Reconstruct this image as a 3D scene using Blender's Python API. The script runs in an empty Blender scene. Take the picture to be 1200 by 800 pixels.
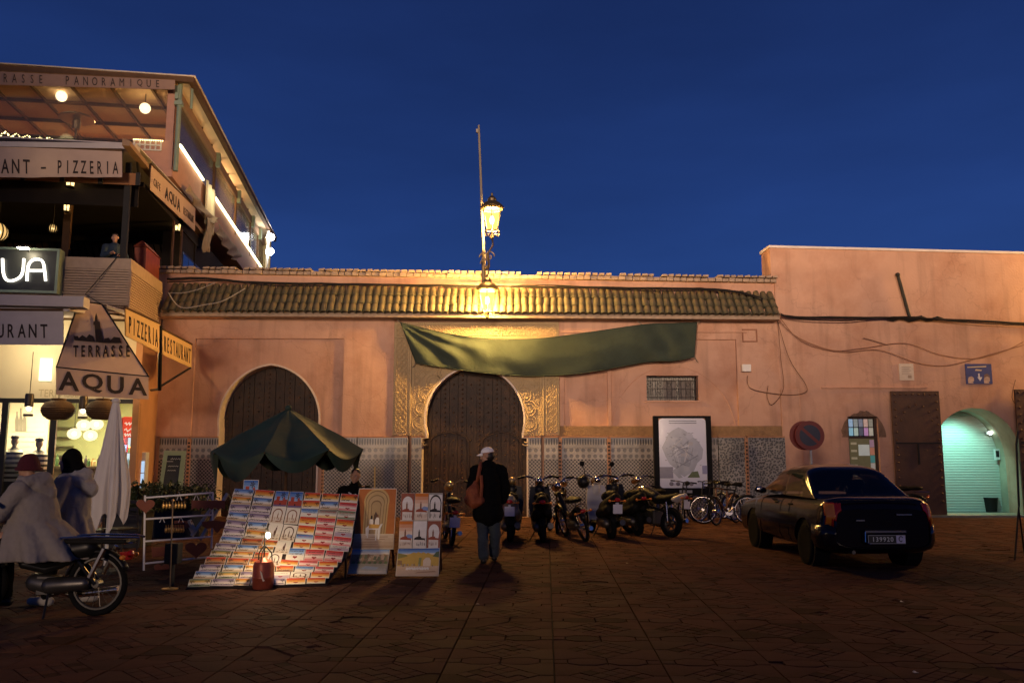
import bpy, bmesh, math, random
from math import sin, cos, pi, radians, sqrt, atan2
from mathutils import Vector, Matrix
from mathutils.geometry import tessellate_polygon
from mathutils import noise as mnoise

R = random.Random(7)
V = Vector
SC = bpy.context.scene
COL = SC.collection

# ---------------------------------------------------------------- camera
FPX, TILT, CAMZ = 980.0, radians(7.843), 1.6
cam_data = bpy.data.cameras.new("camera")
cam_data.sensor_width = 36.0
cam_data.lens = FPX * 36.0 / 1200.0
cam_data.clip_start = 0.1
cam_data.clip_end = 3000.0
cam = bpy.data.objects.new("camera", cam_data)
COL.objects.link(cam)
cam.location = (0, 0, CAMZ)
cam.rotation_euler = (pi / 2 + TILT, 0, 0)
SC.camera = cam

# ---------------------------------------------------------------- sky at dusk
W = bpy.data.worlds.new("World")
SC.world = W
W.use_nodes = True
nt = W.node_tree
nt.nodes.clear()
wo = nt.nodes.new("ShaderNodeOutputWorld")
wb = nt.nodes.new("ShaderNodeBackground")
wt = nt.nodes.new("ShaderNodeTexCoord")
ws = nt.nodes.new("ShaderNodeSeparateXYZ")
wr = nt.nodes.new("ShaderNodeValToRGB")
el = wr.color_ramp.elements
el[0].position = 0.0; el[0].color = (0.0212, 0.0635, 0.242, 1)
el[1].position = 0.62; el[1].color = (0.0074, 0.0182, 0.081, 1)
for p, c in ((0.16, (0.0185, 0.0560, 0.219, 1)), (0.30, (0.0140, 0.0412, 0.174, 1)), (0.44, (0.0106, 0.0296, 0.130, 1))):
    e = wr.color_ramp.elements.new(p); e.color = c
wn = nt.nodes.new("ShaderNodeTexNoise"); wn.inputs["Scale"].default_value = 2.6; wn.inputs["Detail"].default_value = 7
wmap = nt.nodes.new("ShaderNodeMapping"); wmap.inputs["Scale"].default_value = (1, 1, 4)
wm = nt.nodes.new("ShaderNodeMath"); wm.operation = 'MULTIPLY_ADD'
wm.inputs[1].default_value = 0.62; wm.inputs[2].default_value = 0.69
nt.links.new(wt.outputs["Generated"], ws.inputs[0])
nt.links.new(wt.outputs["Generated"], wmap.inputs[0])
nt.links.new(wmap.outputs[0], wn.inputs["Vector"])
nt.links.new(wn.outputs["Fac"], wm.inputs[0])
nt.links.new(ws.outputs["Z"], wr.inputs[0])
nt.links.new(wr.outputs[0], wb.inputs[0])
nt.links.new(wm.outputs[0], wb.inputs[1])
nt.links.new(wb.outputs[0], wo.inputs[0])

SC.view_settings.view_transform = 'Standard'
SC.view_settings.look = 'None'
SC.view_settings.exposure = 0.0
SC.view_settings.gamma = 1.0
SC.cycles.use_denoising = True
SC.cycles.max_bounces = 6
SC.cycles.diffuse_bounces = 3
SC.cycles.glossy_bounces = 3
SC.cycles.transmission_bounces = 4
SC.cycles.transparent_max_bounces = 12
SC.cycles.caustics_reflective = False
SC.cycles.caustics_refractive = False
SC.cycles.sample_clamp_indirect = 4.0


def lamp(name, kind, loc, energy, color, size=0.1, aim=None, cone=60, blend=0.6):
    d = bpy.data.lights.new(name, kind)
    d.energy = energy
    d.color = color
    if kind == 'AREA':
        d.shape = 'DISK'; d.size = size
    else:
        d.shadow_soft_size = size
    if kind == 'SPOT':
        d.spot_size = radians(cone); d.spot_blend = blend
    o = bpy.data.objects.new(name, d)
    COL.objects.link(o)
    o.location = loc
    if aim is not None:
        o.rotation_euler = (V(aim) - V(loc)).to_track_quat('-Z', 'Y').to_euler()
    return o


# unseen flood spots standing in for the square's lamps behind the camera
WARM = (1.0, 0.66, 0.42)
PALE = (1.0, 0.70, 0.49)
lamp("flood_lamp", 'SPOT', (-8, -19, 9.5), 72000, PALE, 2.2, (3, 23, 21), 60, 1.0)
lamp("flood_lamp", 'SPOT', (13, -18, 10.0), 54000, WARM, 2.2, (8, 23, 23), 64, 1.0)
lamp("low_fill", 'SPOT', (-8, -13, 3.6), 6800, PALE, 0.9, (-5.2, 11, 3.0), 34, 0.9)  # unseen low fill added to warm the parasol, coats and awning on the left
lamp("low_fill", 'SPOT', (9, -16, 3.4), 2600, PALE, 0.9, (5.4, 12, 1.7), 22, 0.9)  # unseen low fill added to brighten the car's tail and plate


# ---------------------------------------------------------------- pixel (1200x800 photo) -> world
def ray(px, py):
    x, y = (px - 600) / FPX, (400 - py) / FPX
    return V((x, cos(TILT) - y * sin(TILT), sin(TILT) + y * cos(TILT)))

CAMP = V((0, 0, CAMZ))

def P(px, py, Y):
    r = ray(px, py)
    return CAMP + r * (Y / r.y)

def G(px, py, z=0.0):
    r = ray(px, py)
    return CAMP + r * ((z - CAMZ) / r.z)

def PLN(px, py, p0, n):
    r = ray(px, py)
    return CAMP + r * ((V(p0) - CAMP).dot(n) / r.dot(n))

FY = 23.0

def F(px, py, Y=FY):
    q = P(px, py, Y)
    return (q.x, q.z)


# ---------------------------------------------------------------- materials
MATS = {}

def mat(name, col, rough=0.7, metal=0.0, var=0.12, scale=6.0, bump=0.0, bscale=40.0, emit=None, estr=0.0,
        spec=0.4, streak=0.0, stain=None, stain_amt=0.0, stain_scale=0.8, coat=0.0, alpha=None):
    if name in MATS:
        return MATS[name]
    m = bpy.data.materials.new(name)
    m.use_nodes = True
    t = m.node_tree
    b = t.nodes["Principled BSDF"]
    b.inputs["Roughness"].default_value = rough
    b.inputs["Metallic"].default_value = metal
    b.inputs["Specular IOR Level"].default_value = spec
    if coat:
        b.inputs["Coat Weight"].default_value = coat
        b.inputs["Coat Roughness"].default_value = 0.06
    tc = t.nodes.new("ShaderNodeTexCoord")
    if var > 0:
        n = t.nodes.new("ShaderNodeTexNoise")
        n.inputs["Scale"].default_value = scale
        n.inputs["Detail"].default_value = 6
        t.links.new(tc.outputs["Object"], n.inputs["Vector"])
        mx = t.nodes.new("ShaderNodeMix"); mx.data_type = 'RGBA'
        mx.inputs[6].default_value = (*[max(0, c * (1 - var * 1.6)) for c in col], 1)
        mx.inputs[7].default_value = (*[min(1, c * (1 + var * 1.6)) for c in col], 1)
        t.links.new(n.outputs["Fac"], mx.inputs[0])
        out = mx.outputs[2]
        if stain:
            n2 = t.nodes.new("ShaderNodeTexNoise")
            n2.inputs["Scale"].default_value = stain_scale
            n2.inputs["Detail"].default_value = 9
            n2.inputs["Roughness"].default_value = 0.65
            t.links.new(tc.outputs["Object"], n2.inputs["Vector"])
            rp = t.nodes.new("ShaderNodeMapRange")
            rp.inputs[1].default_value = 0.47; rp.inputs[2].default_value = 0.72
            rp.inputs[4].default_value = stain_amt
            t.links.new(n2.outputs["Fac"], rp.inputs[0])
            mx2 = t.nodes.new("ShaderNodeMix"); mx2.data_type = 'RGBA'
            mx2.inputs[7].default_value = (*stain, 1)
            t.links.new(rp.outputs[0], mx2.inputs[0])
            t.links.new(out, mx2.inputs[6])
            out = mx2.outputs[2]
        if streak:
            mp = t.nodes.new("ShaderNodeMapping"); mp.inputs["Scale"].default_value = (4.5, 4.5, .45)
            n4 = t.nodes.new("ShaderNodeTexNoise"); n4.inputs["Scale"].default_value = 1.0; n4.inputs["Detail"].default_value = 8
            n5 = t.nodes.new("ShaderNodeTexVoronoi"); n5.feature = 'DISTANCE_TO_EDGE'; n5.inputs["Scale"].default_value = .32
            n6 = t.nodes.new("ShaderNodeTexNoise"); n6.inputs["Scale"].default_value = 3.0; n6.inputs["Detail"].default_value = 4
            va = t.nodes.new("ShaderNodeMix"); va.data_type = 'RGBA'; va.blend_type = 'LINEAR_LIGHT'; va.inputs[0].default_value = .25
            t.links.new(tc.outputs["Object"], n6.inputs["Vector"]); t.links.new(tc.outputs["Object"], va.inputs[6]); t.links.new(n6.outputs["Color"], va.inputs[7])
            t.links.new(va.outputs[2], n5.inputs["Vector"])
            t.links.new(tc.outputs["Object"], mp.inputs[0]); t.links.new(mp.outputs[0], n4.inputs["Vector"])
            r4 = t.nodes.new("ShaderNodeMapRange"); r4.inputs[1].default_value = .52; r4.inputs[2].default_value = .74; r4.inputs[3].default_value = 1; r4.inputs[4].default_value = 1 - streak
            t.links.new(n4.outputs["Fac"], r4.inputs[0])
            r5 = t.nodes.new("ShaderNodeMapRange"); r5.inputs[1].default_value = .0; r5.inputs[2].default_value = .005; r5.inputs[3].default_value = .84; r5.inputs[4].default_value = 1
            t.links.new(n5.outputs["Distance"], r5.inputs[0])
            mm4 = t.nodes.new("ShaderNodeMath"); mm4.operation = 'MULTIPLY'
            t.links.new(r4.outputs[0], mm4.inputs[0]); t.links.new(r5.outputs[0], mm4.inputs[1])
            mx4 = t.nodes.new("ShaderNodeMix"); mx4.data_type = 'RGBA'; mx4.blend_type = 'MULTIPLY'; mx4.inputs[0].default_value = 1
            t.links.new(out, mx4.inputs[6]); t.links.new(mm4.outputs[0], mx4.inputs[7]); out = mx4.outputs[2]
        t.links.new(out, b.inputs["Base Color"])
    else:
        b.inputs["Base Color"].default_value = (*col, 1)
    if bump > 0:
        n3 = t.nodes.new("ShaderNodeTexNoise")
        n3.inputs["Scale"].default_value = bscale
        n3.inputs["Detail"].default_value = 5
        t.links.new(tc.outputs["Object"], n3.inputs["Vector"])
        bp = t.nodes.new("ShaderNodeBump")
        bp.inputs["Strength"].default_value = bump
        bp.inputs["Distance"].default_value = 0.02
        t.links.new(n3.outputs["Fac"], bp.inputs["Height"])
        t.links.new(bp.outputs[0], b.inputs["Normal"])
    if emit:
        b.inputs["Emission Color"].default_value = (*emit, 1)
        b.inputs["Emission Strength"].default_value = estr
    MATS[name] = m
    return m


def glow(name, col, strength, see=0.0):
    """a lit pane: emission, partly see-through so that the lamp inside shines out of it"""
    if name in MATS:
        return MATS[name]
    m = bpy.data.materials.new(name)
    m.use_nodes = True
    t = m.node_tree
    t.nodes.clear()
    o = t.nodes.new("ShaderNodeOutputMaterial")
    e = t.nodes.new("ShaderNodeEmission")
    e.inputs[0].default_value = (*col, 1); e.inputs[1].default_value = strength
    if see > 0:
        tr = t.nodes.new("ShaderNodeBsdfTransparent")
        mx = t.nodes.new("ShaderNodeMixShader"); mx.inputs[0].default_value = see
        t.links.new(e.outputs[0], mx.inputs[1]); t.links.new(tr.outputs[0], mx.inputs[2])
        t.links.new(mx.outputs[0], o.inputs[0])
    else:
        t.links.new(e.outputs[0], o.inputs[0])
    MATS[name] = m
    return m


def glassy(name, tint, see=0.85, rough=0.05):
    if name in MATS:
        return MATS[name]
    m = bpy.data.materials.new(name)
    m.use_nodes = True
    t = m.node_tree
    t.nodes.clear()
    o = t.nodes.new("ShaderNodeOutputMaterial")
    g = t.nodes.new("ShaderNodeBsdfGlossy"); g.inputs["Roughness"].default_value = rough
    g.inputs[0].default_value = (0.9, 0.9, 0.9, 1)
    tr = t.nodes.new("ShaderNodeBsdfTransparent"); tr.inputs[0].default_value = (*[c * see for c in tint], 1)
    fr = t.nodes.new("ShaderNodeFresnel"); fr.inputs[0].default_value = 1.45
    mx = t.nodes.new("ShaderNodeMixShader")
    t.links.new(fr.outputs[0], mx.inputs[0])
    t.links.new(tr.outputs[0], mx.inputs[1]); t.links.new(g.outputs[0], mx.inputs[2])
    t.links.new(mx.outputs[0], o.inputs[0])
    MATS[name] = m
    return m


# ---------------------------------------------------------------- mesh building
class MB:
    def __init__(self):
        self.v, self.f, self.m, self.mi = [], [], [], 0

    def add(self, vs, fs):
        o = len(self.v)
        self.v.extend([tuple(p) for p in vs])
        self.f.extend([tuple(i + o for i in q) for q in fs])
        self.m.extend([self.mi] * len(fs))
        return self

    def box(self, x0, y0, z0, x1, y1, z1, M=None):
        vs = [V((x, y, z)) for z in (z0, z1) for y in (y0, y1) for x in (x0, x1)]
        if M is not None:
            vs = [M @ p for p in vs]
        return self.add(vs, [(0, 2, 3, 1), (4, 5, 7, 6), (0, 1, 5, 4), (2, 6, 7, 3), (0, 4, 6, 2), (1, 3, 7, 5)])

    def hexa(self, lo, hi):
        """lo, hi: four corner points each"""
        vs = list(lo) + list(hi)
        return self.add(vs, [(3, 2, 1, 0), (4, 5, 6, 7), (0, 1, 5, 4), (1, 2, 6, 5), (2, 3, 7, 6), (3, 0, 4, 7)])

    def rings(self, rs, closed=True, cap0=True, cap1=True):
        n = len(rs[0]); vs = [p for r in rs for p in r]; fs = []
        for i in range(len(rs) - 1):
            for j in range(n if closed else n - 1):
                k = (j + 1) % n
                fs.append((i * n + j, i * n + k, (i + 1) * n + k, (i + 1) * n + j))
        if closed and cap0: fs.append(tuple(reversed(range(n))))
        if closed and cap1: fs.append(tuple(range((len(rs) - 1) * n, len(rs) * n)))
        return self.add(vs, fs)

    def cyl(self, p0, p1, r0, r1=None, n=10):
        r1 = r0 if r1 is None else r1
        p0, p1 = V(p0), V(p1); d = (p1 - p0)
        if d.length < 1e-9: return self
        q = d.to_track_quat('Z', 'Y')
        rs = []
        for p, r in ((p0, r0), (p1, r1)):
            rs.append([p + q @ V((r * cos(2 * pi * k / n), r * sin(2 * pi * k / n), 0)) for k in range(n)])
        return self.rings(rs)

    def tube(self, pts, r, n=6, closed=False):
        pts = [V(p) for p in pts]; rs = []
        N = len(pts); prev = None
        for i, p in enumerate(pts):
            a = pts[(i - 1) % N] if (closed or i > 0) else p
            b = pts[(i + 1) % N] if (closed or i < N - 1) else p
            d = (b - a).normalized()
            if prev is None:
                up = V((0, 0, 1)) if abs(d.z) < 0.9 else V((1, 0, 0))
                s = d.cross(up).normalized()
            else:
                s = (prev - d * prev.dot(d)).normalized()
            prev = s
            t = s.cross(d)
            rr = r[i] if isinstance(r, (list, tuple)) else r
            rs.append([p + s * (rr * cos(2 * pi * k / n)) + t * (rr * sin(2 * pi * k / n)) for k in range(n)])
        if closed:
            rs.append(rs[0])
            return self.rings(rs, True, False, False)
        return self.rings(rs)

    def lathe(self, prof, c=(0, 0, 0), n=16, axis='Z', M=None):
        rs = []
        for r, z in prof:
            ring = []
            for k in range(n):
                a = 2 * pi * k / n
                p = V((r * cos(a), r * sin(a), z))
                if axis == 'X': p = V((p.z, p.x, p.y))
                if axis == 'Y': p = V((p.x, p.z, p.y))
                if M is not None: p = M @ p
                ring.append(p + V(c))
            rs.append(ring)
        return self.rings(rs)

    def ell(self, c, r, n=12, m=8, M=None):
        if not isinstance(r, (tuple, list)): r = (r, r, r)
        rs = []
        for i in range(m + 1):
            t = -pi / 2 + pi * i / m
            ct = max(cos(t), 0.02)
            ring = [V((r[0] * ct * cos(2 * pi * k / n), r[1] * ct * sin(2 * pi * k / n), r[2] * sin(t))) for k in range(n)]
            if M is not None: ring = [M @ p for p in ring]
            rs.append([p + V(c) for p in ring])
        return self.rings(rs)

    def cap(self, p0, p1, r0, r1=None, n=12):
        """capsule with a taper"""
        r1 = r0 if r1 is None else r1
        p0, p1 = V(p0), V(p1); d = p1 - p0
        q = d.to_track_quat('Z', 'Y'); u = d.normalized()
        rs = []
        for k in range(4):
            a = -pi / 2 + (pi / 2) * (k + .25) / 4.25
            rs.append((p0 + u * (r0 * sin(a)), r0 * cos(a)))
        rs.append((p0, r0)); rs.append((p1, r1))
        for k in range(4):
            a = (pi / 2) * (k + 1) / 4.25
            rs.append((p1 + u * (r1 * sin(a)), r1 * cos(a)))
        return self.rings([[p + q @ V((r * cos(2 * pi * k / n), r * sin(2 * pi * k / n), 0)) for k in range(n)] for p, r in rs])

    def chain(self, pts, rads, n=12):
        for i in range(len(pts) - 1):
            self.cap(pts[i], pts[i + 1], rads[i], rads[i + 1], n)
        return self

    def plate(self, outer, holes, fn, d0, d1):
        """flat polygon (2-D) with holes, from depth d0 to d1; fn(x, z, d) -> point"""
        loops = [outer] + list(holes)
        tris = tessellate_polygon([[V((p[0], p[1], 0)) for p in l] for l in loops])
        flat = [p for l in loops for p in l]; n = len(flat)
        self.add([fn(p[0], p[1], d0) for p in flat] + [fn(p[0], p[1], d1) for p in flat],
                 [tuple(t) for t in tris] + [tuple(i + n for i in reversed(t)) for t in tris])
        for l in loops:
            k = len(l)
            self.add([fn(p[0], p[1], d0) for p in l] + [fn(p[0], p[1], d1) for p in l],
                     [(i, (i + 1) % k, (i + 1) % k + k, i + k) for i in range(k)])
        return self

    def grid(self, fn, nu, nv):
        vs = [fn(i / nu, j / nv) for j in range(nv + 1) for i in range(nu + 1)]
        fs = [(j * (nu + 1) + i, j * (nu + 1) + i + 1, (j + 1) * (nu + 1) + i + 1, (j + 1) * (nu + 1) + i)
              for j in range(nv) for i in range(nu)]
        return self.add(vs, fs)

    def mesh(self, name, mats, smooth=False, fixn=True):
        me = bpy.data.meshes.new(name)
        me.from_pydata([tuple(p) for p in self.v], [], self.f)
        for mm in (mats if isinstance(mats, (list, tuple)) else [mats]):
            me.materials.append(mm)
        if any(self.m):
            me.polygons.foreach_set("material_index", self.m)
        if fixn:
            b = bmesh.new(); b.from_mesh(me)
            bmesh.ops.recalc_face_normals(b, faces=b.faces)
            b.to_mesh(me); b.free()
        if smooth:
            me.polygons.foreach_set("use_smooth", [True] * len(me.polygons))
            try: me.set_sharp_from_angle(angle=radians(smooth if smooth is not True else 50))
            except Exception: pass
        me.update()
        return me

    def build(self, name, mats, parent=None, world=True, smooth=False, label=None, cat=None, group=None, kind=None,
              bevel=0, remesh=0, disp=0, solid=0, fixn=True, sub=0):
        """with a parent: a part (mesh in world coordinates unless world=False); without: a thing of its own"""
        if parent is None and self.v:
            xs, ys, zs = zip(*self.v)
            o0 = V(((min(xs) + max(xs)) / 2, (min(ys) + max(ys)) / 2, min(zs)))
            self.v = [tuple(V(p) - o0) for p in self.v]
        me = self.mesh(name, mats, smooth, fixn)
        ob = bpy.data.objects.new(name, me)
        COL.objects.link(ob)
        if parent is not None:
            ob.parent = parent
            if world and parent.parent is None:
                ob.matrix_parent_inverse = parent.matrix_basis.inverted()
        elif self.v:
            ob.location = o0
        if label: ob['label'] = label
        if cat: ob['category'] = cat
        if group: ob['group'] = group
        if kind: ob['kind'] = kind
        if solid:
            md = ob.modifiers.new("solid", 'SOLIDIFY'); md.thickness = solid; md.offset = 0
        if remesh:
            md = ob.modifiers.new("remesh", 'REMESH'); md.mode = 'VOXEL'; md.voxel_size = remesh; md.use_smooth_shade = True
            ms = ob.modifiers.new("smooth", 'SMOOTH'); ms.iterations = 4; ms.factor = 0.5
        if sub:
            md = ob.modifiers.new("sub", 'SUBSURF'); md.levels = sub; md.render_levels = sub
        if disp:
            tx = bpy.data.textures.get("folds") or bpy.data.textures.new("folds", 'CLOUDS')
            tx.noise_scale = 0.11
            md = ob.modifiers.new("folds", 'DISPLACE'); md.texture = tx; md.strength = disp; md.mid_level = 0.5
            md.texture_coords = 'LOCAL'
            t2 = bpy.data.textures.get("creases") or bpy.data.textures.new("creases", 'CLOUDS')
            t2.noise_scale = 0.04
            md = ob.modifiers.new("creases", 'DISPLACE'); md.texture = t2; md.strength = disp * .55; md.mid_level = 0.5; md.texture_coords = 'LOCAL'
        if bevel:
            md = ob.modifiers.new("bevel", 'BEVEL'); md.width = bevel; md.segments = 2; md.limit_method = 'ANGLE'
        return ob


def thing(name, label, cat, loc=(0, 0, 0), rz=0.0, group=None, kind=None):
    o = bpy.data.objects.new(name, None)
    COL.objects.link(o)
    o.empty_display_size = 0.2
    o.location = loc
    o.rotation_euler = (0, 0, rz)
    o['label'] = label; o['category'] = cat
    if group: o['group'] = group
    if kind: o['kind'] = kind
    return o


def dup(root, loc=None, rz=None, label=None, group=None, rot=None):
    r = root.copy(); COL.objects.link(r)
    if loc is not None: r.location = loc
    if rz is not None: r.rotation_euler = (0, 0, rz)
    if rot is not None: r.rotation_euler = rot
    if label: r['label'] = label
    if group: r['group'] = group
    def rec(src, dst):
        for ch in list(src.children):
            c = ch.copy(); COL.objects.link(c); c.parent = dst
            rec(ch, c)
    rec(root, r)
    return r


def inst(me, name, parent, M=None):
    """a part that shares its mesh with its like"""
    o = bpy.data.objects.new(name, me)
    COL.objects.link(o)
    if parent is not None:
        o.parent = parent
    if M is not None: o.matrix_basis = M
    return o


TEXTS = {}
def text_mesh(s, bold=0.0, shear=0.0):
    k = (s, bold)
    if k in TEXTS: return TEXTS[k]
    cu = bpy.data.curves.new("t", 'FONT'); cu.body = s; cu.extrude = 0.02; cu.offset = bold
    cu.resolution_u = 3
    o = bpy.data.objects.new("t", cu); COL.objects.link(o)
    dg = bpy.context.evaluated_depsgraph_get()
    me = bpy.data.meshes.new_from_object(o.evaluated_get(dg))
    vs = [v.co.copy() for v in me.vertices]; fs = [tuple(p.vertices) for p in me.polygons]
    bpy.data.objects.remove(o); bpy.data.curves.remove(cu); bpy.data.meshes.remove(me)
    TEXTS[k] = (vs, fs)
    return TEXTS[k]

def put_text(mb, s, fn, x0, x1, z0, z1, bold=0.0, d=0.0, th=0.006, mirror=False):
    """lettering fitted in the 2-D box; fn(x, z, depth) -> point, smaller depth = nearer the viewer"""
    vs, fs = text_mesh(s, bold)
    xs = [v.x for v in vs]; ys = [v.y for v in vs]; a, b, c, e = min(xs), max(xs), min(ys), max(ys)
    out = []
    for v in vs:
        u = (v.x - a) / (b - a)
        if mirror: u = 1 - u
        out.append(fn(x0 + (x1 - x0) * u, z0 + (z1 - z0) * (v.y - c) / (e - c), d - (th if v.z > 0 else 0)))
    mb.add(out, fs)
    return mb


def put_spaced(mb, s, fn, x0, x1, z0, z1, frac=.62, bold=0.0, d=0.0, th=0.006):
    """condensed, evenly spaced capitals"""
    hv, _ = text_mesh("H", bold); hw = max(v.x for v in hv) - min(v.x for v in hv)
    slot = (x1 - x0) / len(s)
    for k, ch in enumerate(s):
        if ch == " ": continue
        vs, fs = text_mesh(ch, bold)
        xs = [v.x for v in vs]; ys = [v.y for v in vs]
        w = (max(xs) - min(xs)) / hw * frac * slot
        w = min(w, slot * .92)
        c = x0 + slot * (k + .5); yb, yt = min(ys), max(ys)
        mb.add([fn(c - w / 2 + w * (v.x - min(xs)) / (max(xs) - min(xs)), z0 + (z1 - z0) * (v.y - yb) / (yt - yb), d - (th if v.z > 0 else 0)) for v in vs], fs)
    return mb
# ================================================================ ground and paving
M_SOIL = mat("joint_dirt", (0.012, 0.008, 0.006), 0.95, var=0.3, bump=0.4)
M_PAVE = mat("terracotta_paver", (0.088, 0.043, 0.029), 0.85, var=0.22, scale=3.0, bump=0.35, bscale=55,
             stain=(0.018, 0.009, 0.006), stain_amt=0.75, stain_scale=0.55, spec=0.02)
M_PAVE2 = mat("worn_paver", (0.072, 0.036, 0.025), 0.8, var=0.25, scale=4.0, bump=0.35, bscale=70,
              stain=(0.02, 0.011, 0.008), stain_amt=0.7, stain_scale=1.1, spec=0.03)
M_PAVE3 = mat("dark_paver", (0.042, 0.021, 0.014), 0.85, var=0.3, scale=5.0, bump=0.4, bscale=60, spec=0.03)
b = MB()
b.add([(-400, -200, -0.03), (400, -200, -0.03), (400, 900, -0.03), (-400, 900, -0.03)], [(0, 1, 2, 3)])
b.build("ground", M_SOIL, None, kind="structure", label="dark bare ground of the square under the paving", cat="ground")

pave = thing("pavement", "dark red brown patterned stone paving of the square", "pavement", (0, 0, 0), kind="structure")
MOD = 0.845
pa = radians(2.3)
pu, pv = V((cos(pa), -sin(pa), 0)), V((sin(pa), cos(pa), 0))
p00 = G(649, 774)


def shrink(poly, g):
    c = [sum(p[0] for p in poly) / len(poly), sum(p[1] for p in poly) / len(poly)]
    n = len(poly); out = []
    A = sum(poly[i][0] * poly[(i + 1) % n][1] - poly[(i + 1) % n][0] * poly[i][1] for i in range(n))
    s = 1 if A > 0 else -1
    for i in range(n):
        a, q, e = V((*poly[i - 1], 0)), V((*poly[i], 0)), V((*poly[(i + 1) % n], 0))
        d1, d2 = (q - a).normalized(), (e - q).normalized()
        n1, n2 = V((-d1.y, d1.x, 0)) * s, V((-d2.y, d2.x, 0)) * s
        m = n1 + n2
        k = g / max(0.35, 1 + n1.dot(n2))
        out.append((q.x + m.x * k, q.y + m.y * k))
    return out


def cell_pieces():
    """paving unit: rhombus lattice in the middle, long hexagons and small blocks along the cross joints"""
    out = []
    hexa = [(.13, -.07), (.23, -.13), (.40, -.13), (.5, -.06), (.5, .06), (.40, .13), (.23, .13), (.13, .07)]
    out.append(("paver_hex", hexa))
    out.append(("paver_hex", [(1 - x, y) for x, y in reversed(hexa)]))
    out.append(("paver_block", [(0, -.07), (.13, -.07), (.13, .07), (0, .07)]))
    out.append(("paver_block", [(.87, -.07), (1, -.07), (1, .07), (.87, .07)]))
    fil = [(0, .07), (.13, .07), (.23, .13), (.40, .13), (.5, .06), (.5, .13), (.13, .5), (0, .5)]
    for sx in (0, 1):
        for sy in (0, 1):
            q = [((1 - x) if sx else x, (1 - y) if sy else y) for x, y in fil]
            if sx != sy: q.reverse()
            out.append(("paver_corner", q))
    r = .37; n = 4
    for i in range(n):
        for j in range(n):
            def lat(a, c):
                a, c = a / n, c / n
                return (.5 + r * (a - c), .5 - r + r * (a + c))
            out.append(("paver_rhomb", [lat(i, j), lat(i + 1, j), lat(i + 1, j + 1), lat(i, j + 1)]))
    return out


CELL = cell_pieces()
SHR = [(nm, shrink([(x * MOD, y * MOD) for x, y in pl], 0.0046)) for nm, pl in CELL]
piece_me = []
for nm, pl in SHR:
    b = MB()
    c = V((sum(p[0] for p in pl) / len(pl), sum(p[1] for p in pl) / len(pl), 0))
    loc = [V((*p, 0)) - c for p in pl]
    inner = [p * 0.985 for p in loc]
    n = len(pl)
    rs = [[p + V((0, 0, -0.028)) for p in loc], [p + V((0, 0, -0.003)) for p in loc], inner]
    tri = tessellate_polygon([inner])
    b.rings(rs, True, False, False)
    b.add(inner, [tuple(t) for t in tri])
    for k, m in enumerate((M_PAVE, M_PAVE2, M_PAVE3)):
        piece_me.append((b.mesh(nm, m), c, loc, inner, tri))
N_OBJ = 0
field = MB()
rp = random.Random(3)
cells = []
for j in range(-2, 21):
    for i in range(-14, 15):
        o = p00 + pu * (i * MOD) + pv * (j * MOD)
        if o.y < 4.6 or o.y > 22.6 or abs(o.x) > 3.0 + 0.68 * o.y: continue
        cells.append((j, abs(o.x), i, o))
cells.sort(key=lambda c: (c[0], c[1]))
RZ = Matrix.Rotation(-pa, 4, 'Z')
ymin = G(600, 802).y
for j, ax, i, o in cells:
    vis = o.y + MOD > ymin + 0.1 and ax < 0.62 * (o.y + MOD)
    sunk = mnoise.noise(V((i * .37, j * .37, 3))) * 0.004
    for k, (nm, pl) in enumerate(SHR):
        mk = 3 * k + (lambda q: 2 if q < .09 else (1 if q < .45 else 0))(rp.random())
        me, c, loc, inner, tri = piece_me[mk]
        pos = o + pu * c.x + pv * c.y
        z = sunk + rp.uniform(-.0025, .0015)
        tx, ty = rp.uniform(-.006, .006), rp.uniform(-.006, .006)
        if rp.random() < 0.012: z -= 0.012
        if vis and N_OBJ < 300 and pos.y > ymin:
            Mx = Matrix.Translation((pos.x, pos.y, z)) @ RZ @ Matrix.Rotation(tx, 4, 'X') @ Matrix.Rotation(ty, 4, 'Y')
            inst(me, "paver", pave, Mx)
            N_OBJ += 1
        else:
            field.mi = mk % 3
            Mx = Matrix.Translation((pos.x, pos.y, z)) @ RZ @ Matrix.Rotation(tx, 4, 'X') @ Matrix.Rotation(ty, 4, 'Y')
            n = len(loc); base = len(field.v)
            field.v.extend([tuple(Mx @ (p + V((0, 0, -0.028)))) for p in loc])
            field.v.extend([tuple(Mx @ p) for p in inner])
            for q in range(n):
                w = (q + 1) % n
                field.f.append((base + q, base + w, base + w + n, base + q + n)); field.m.append(field.mi)
            for t in tri:
                field.f.append(tuple(base + n + x for x in t)); field.m.append(field.mi)
field.build("paver_field", [M_PAVE, M_PAVE2, M_PAVE3], pave, kind="stuff")

# ================================================================ the long low building with two arched doors
M_PINK = mat("pink_plaster", (0.57, 0.345, 0.245), 0.85, var=0.10, scale=1.6, bump=0.25, bscale=18,
             stain=(0.40, 0.20, 0.125), stain_amt=0.8, stain_scale=0.7, spec=0.2, streak=.22)
M_PINK2 = mat("pink_plaster_coat", (0.59, 0.36, 0.255), 0.85, var=0.08, scale=2.2, bump=0.22, bscale=22,
              stain=(0.42, 0.215, 0.135), stain_amt=0.7, stain_scale=1.0, spec=0.2, streak=.22)
M_LIME = mat("pale_lime_plaster", (0.66, 0.56, 0.47), 0.8, var=0.12, scale=5, bump=0.2)
M_COPE = mat("old_brick_coping", (0.36, 0.27, 0.20), 0.9, var=0.3, scale=9, bump=0.4)
M_TILE = mat("green_glazed_tile", (0.085, 0.080, 0.050), 0.5, var=0.4, scale=7, bump=0.2, bscale=30,
             stain=(0.17, 0.115, 0.060), stain_amt=0.9, stain_scale=4.0, spec=0.5)
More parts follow.
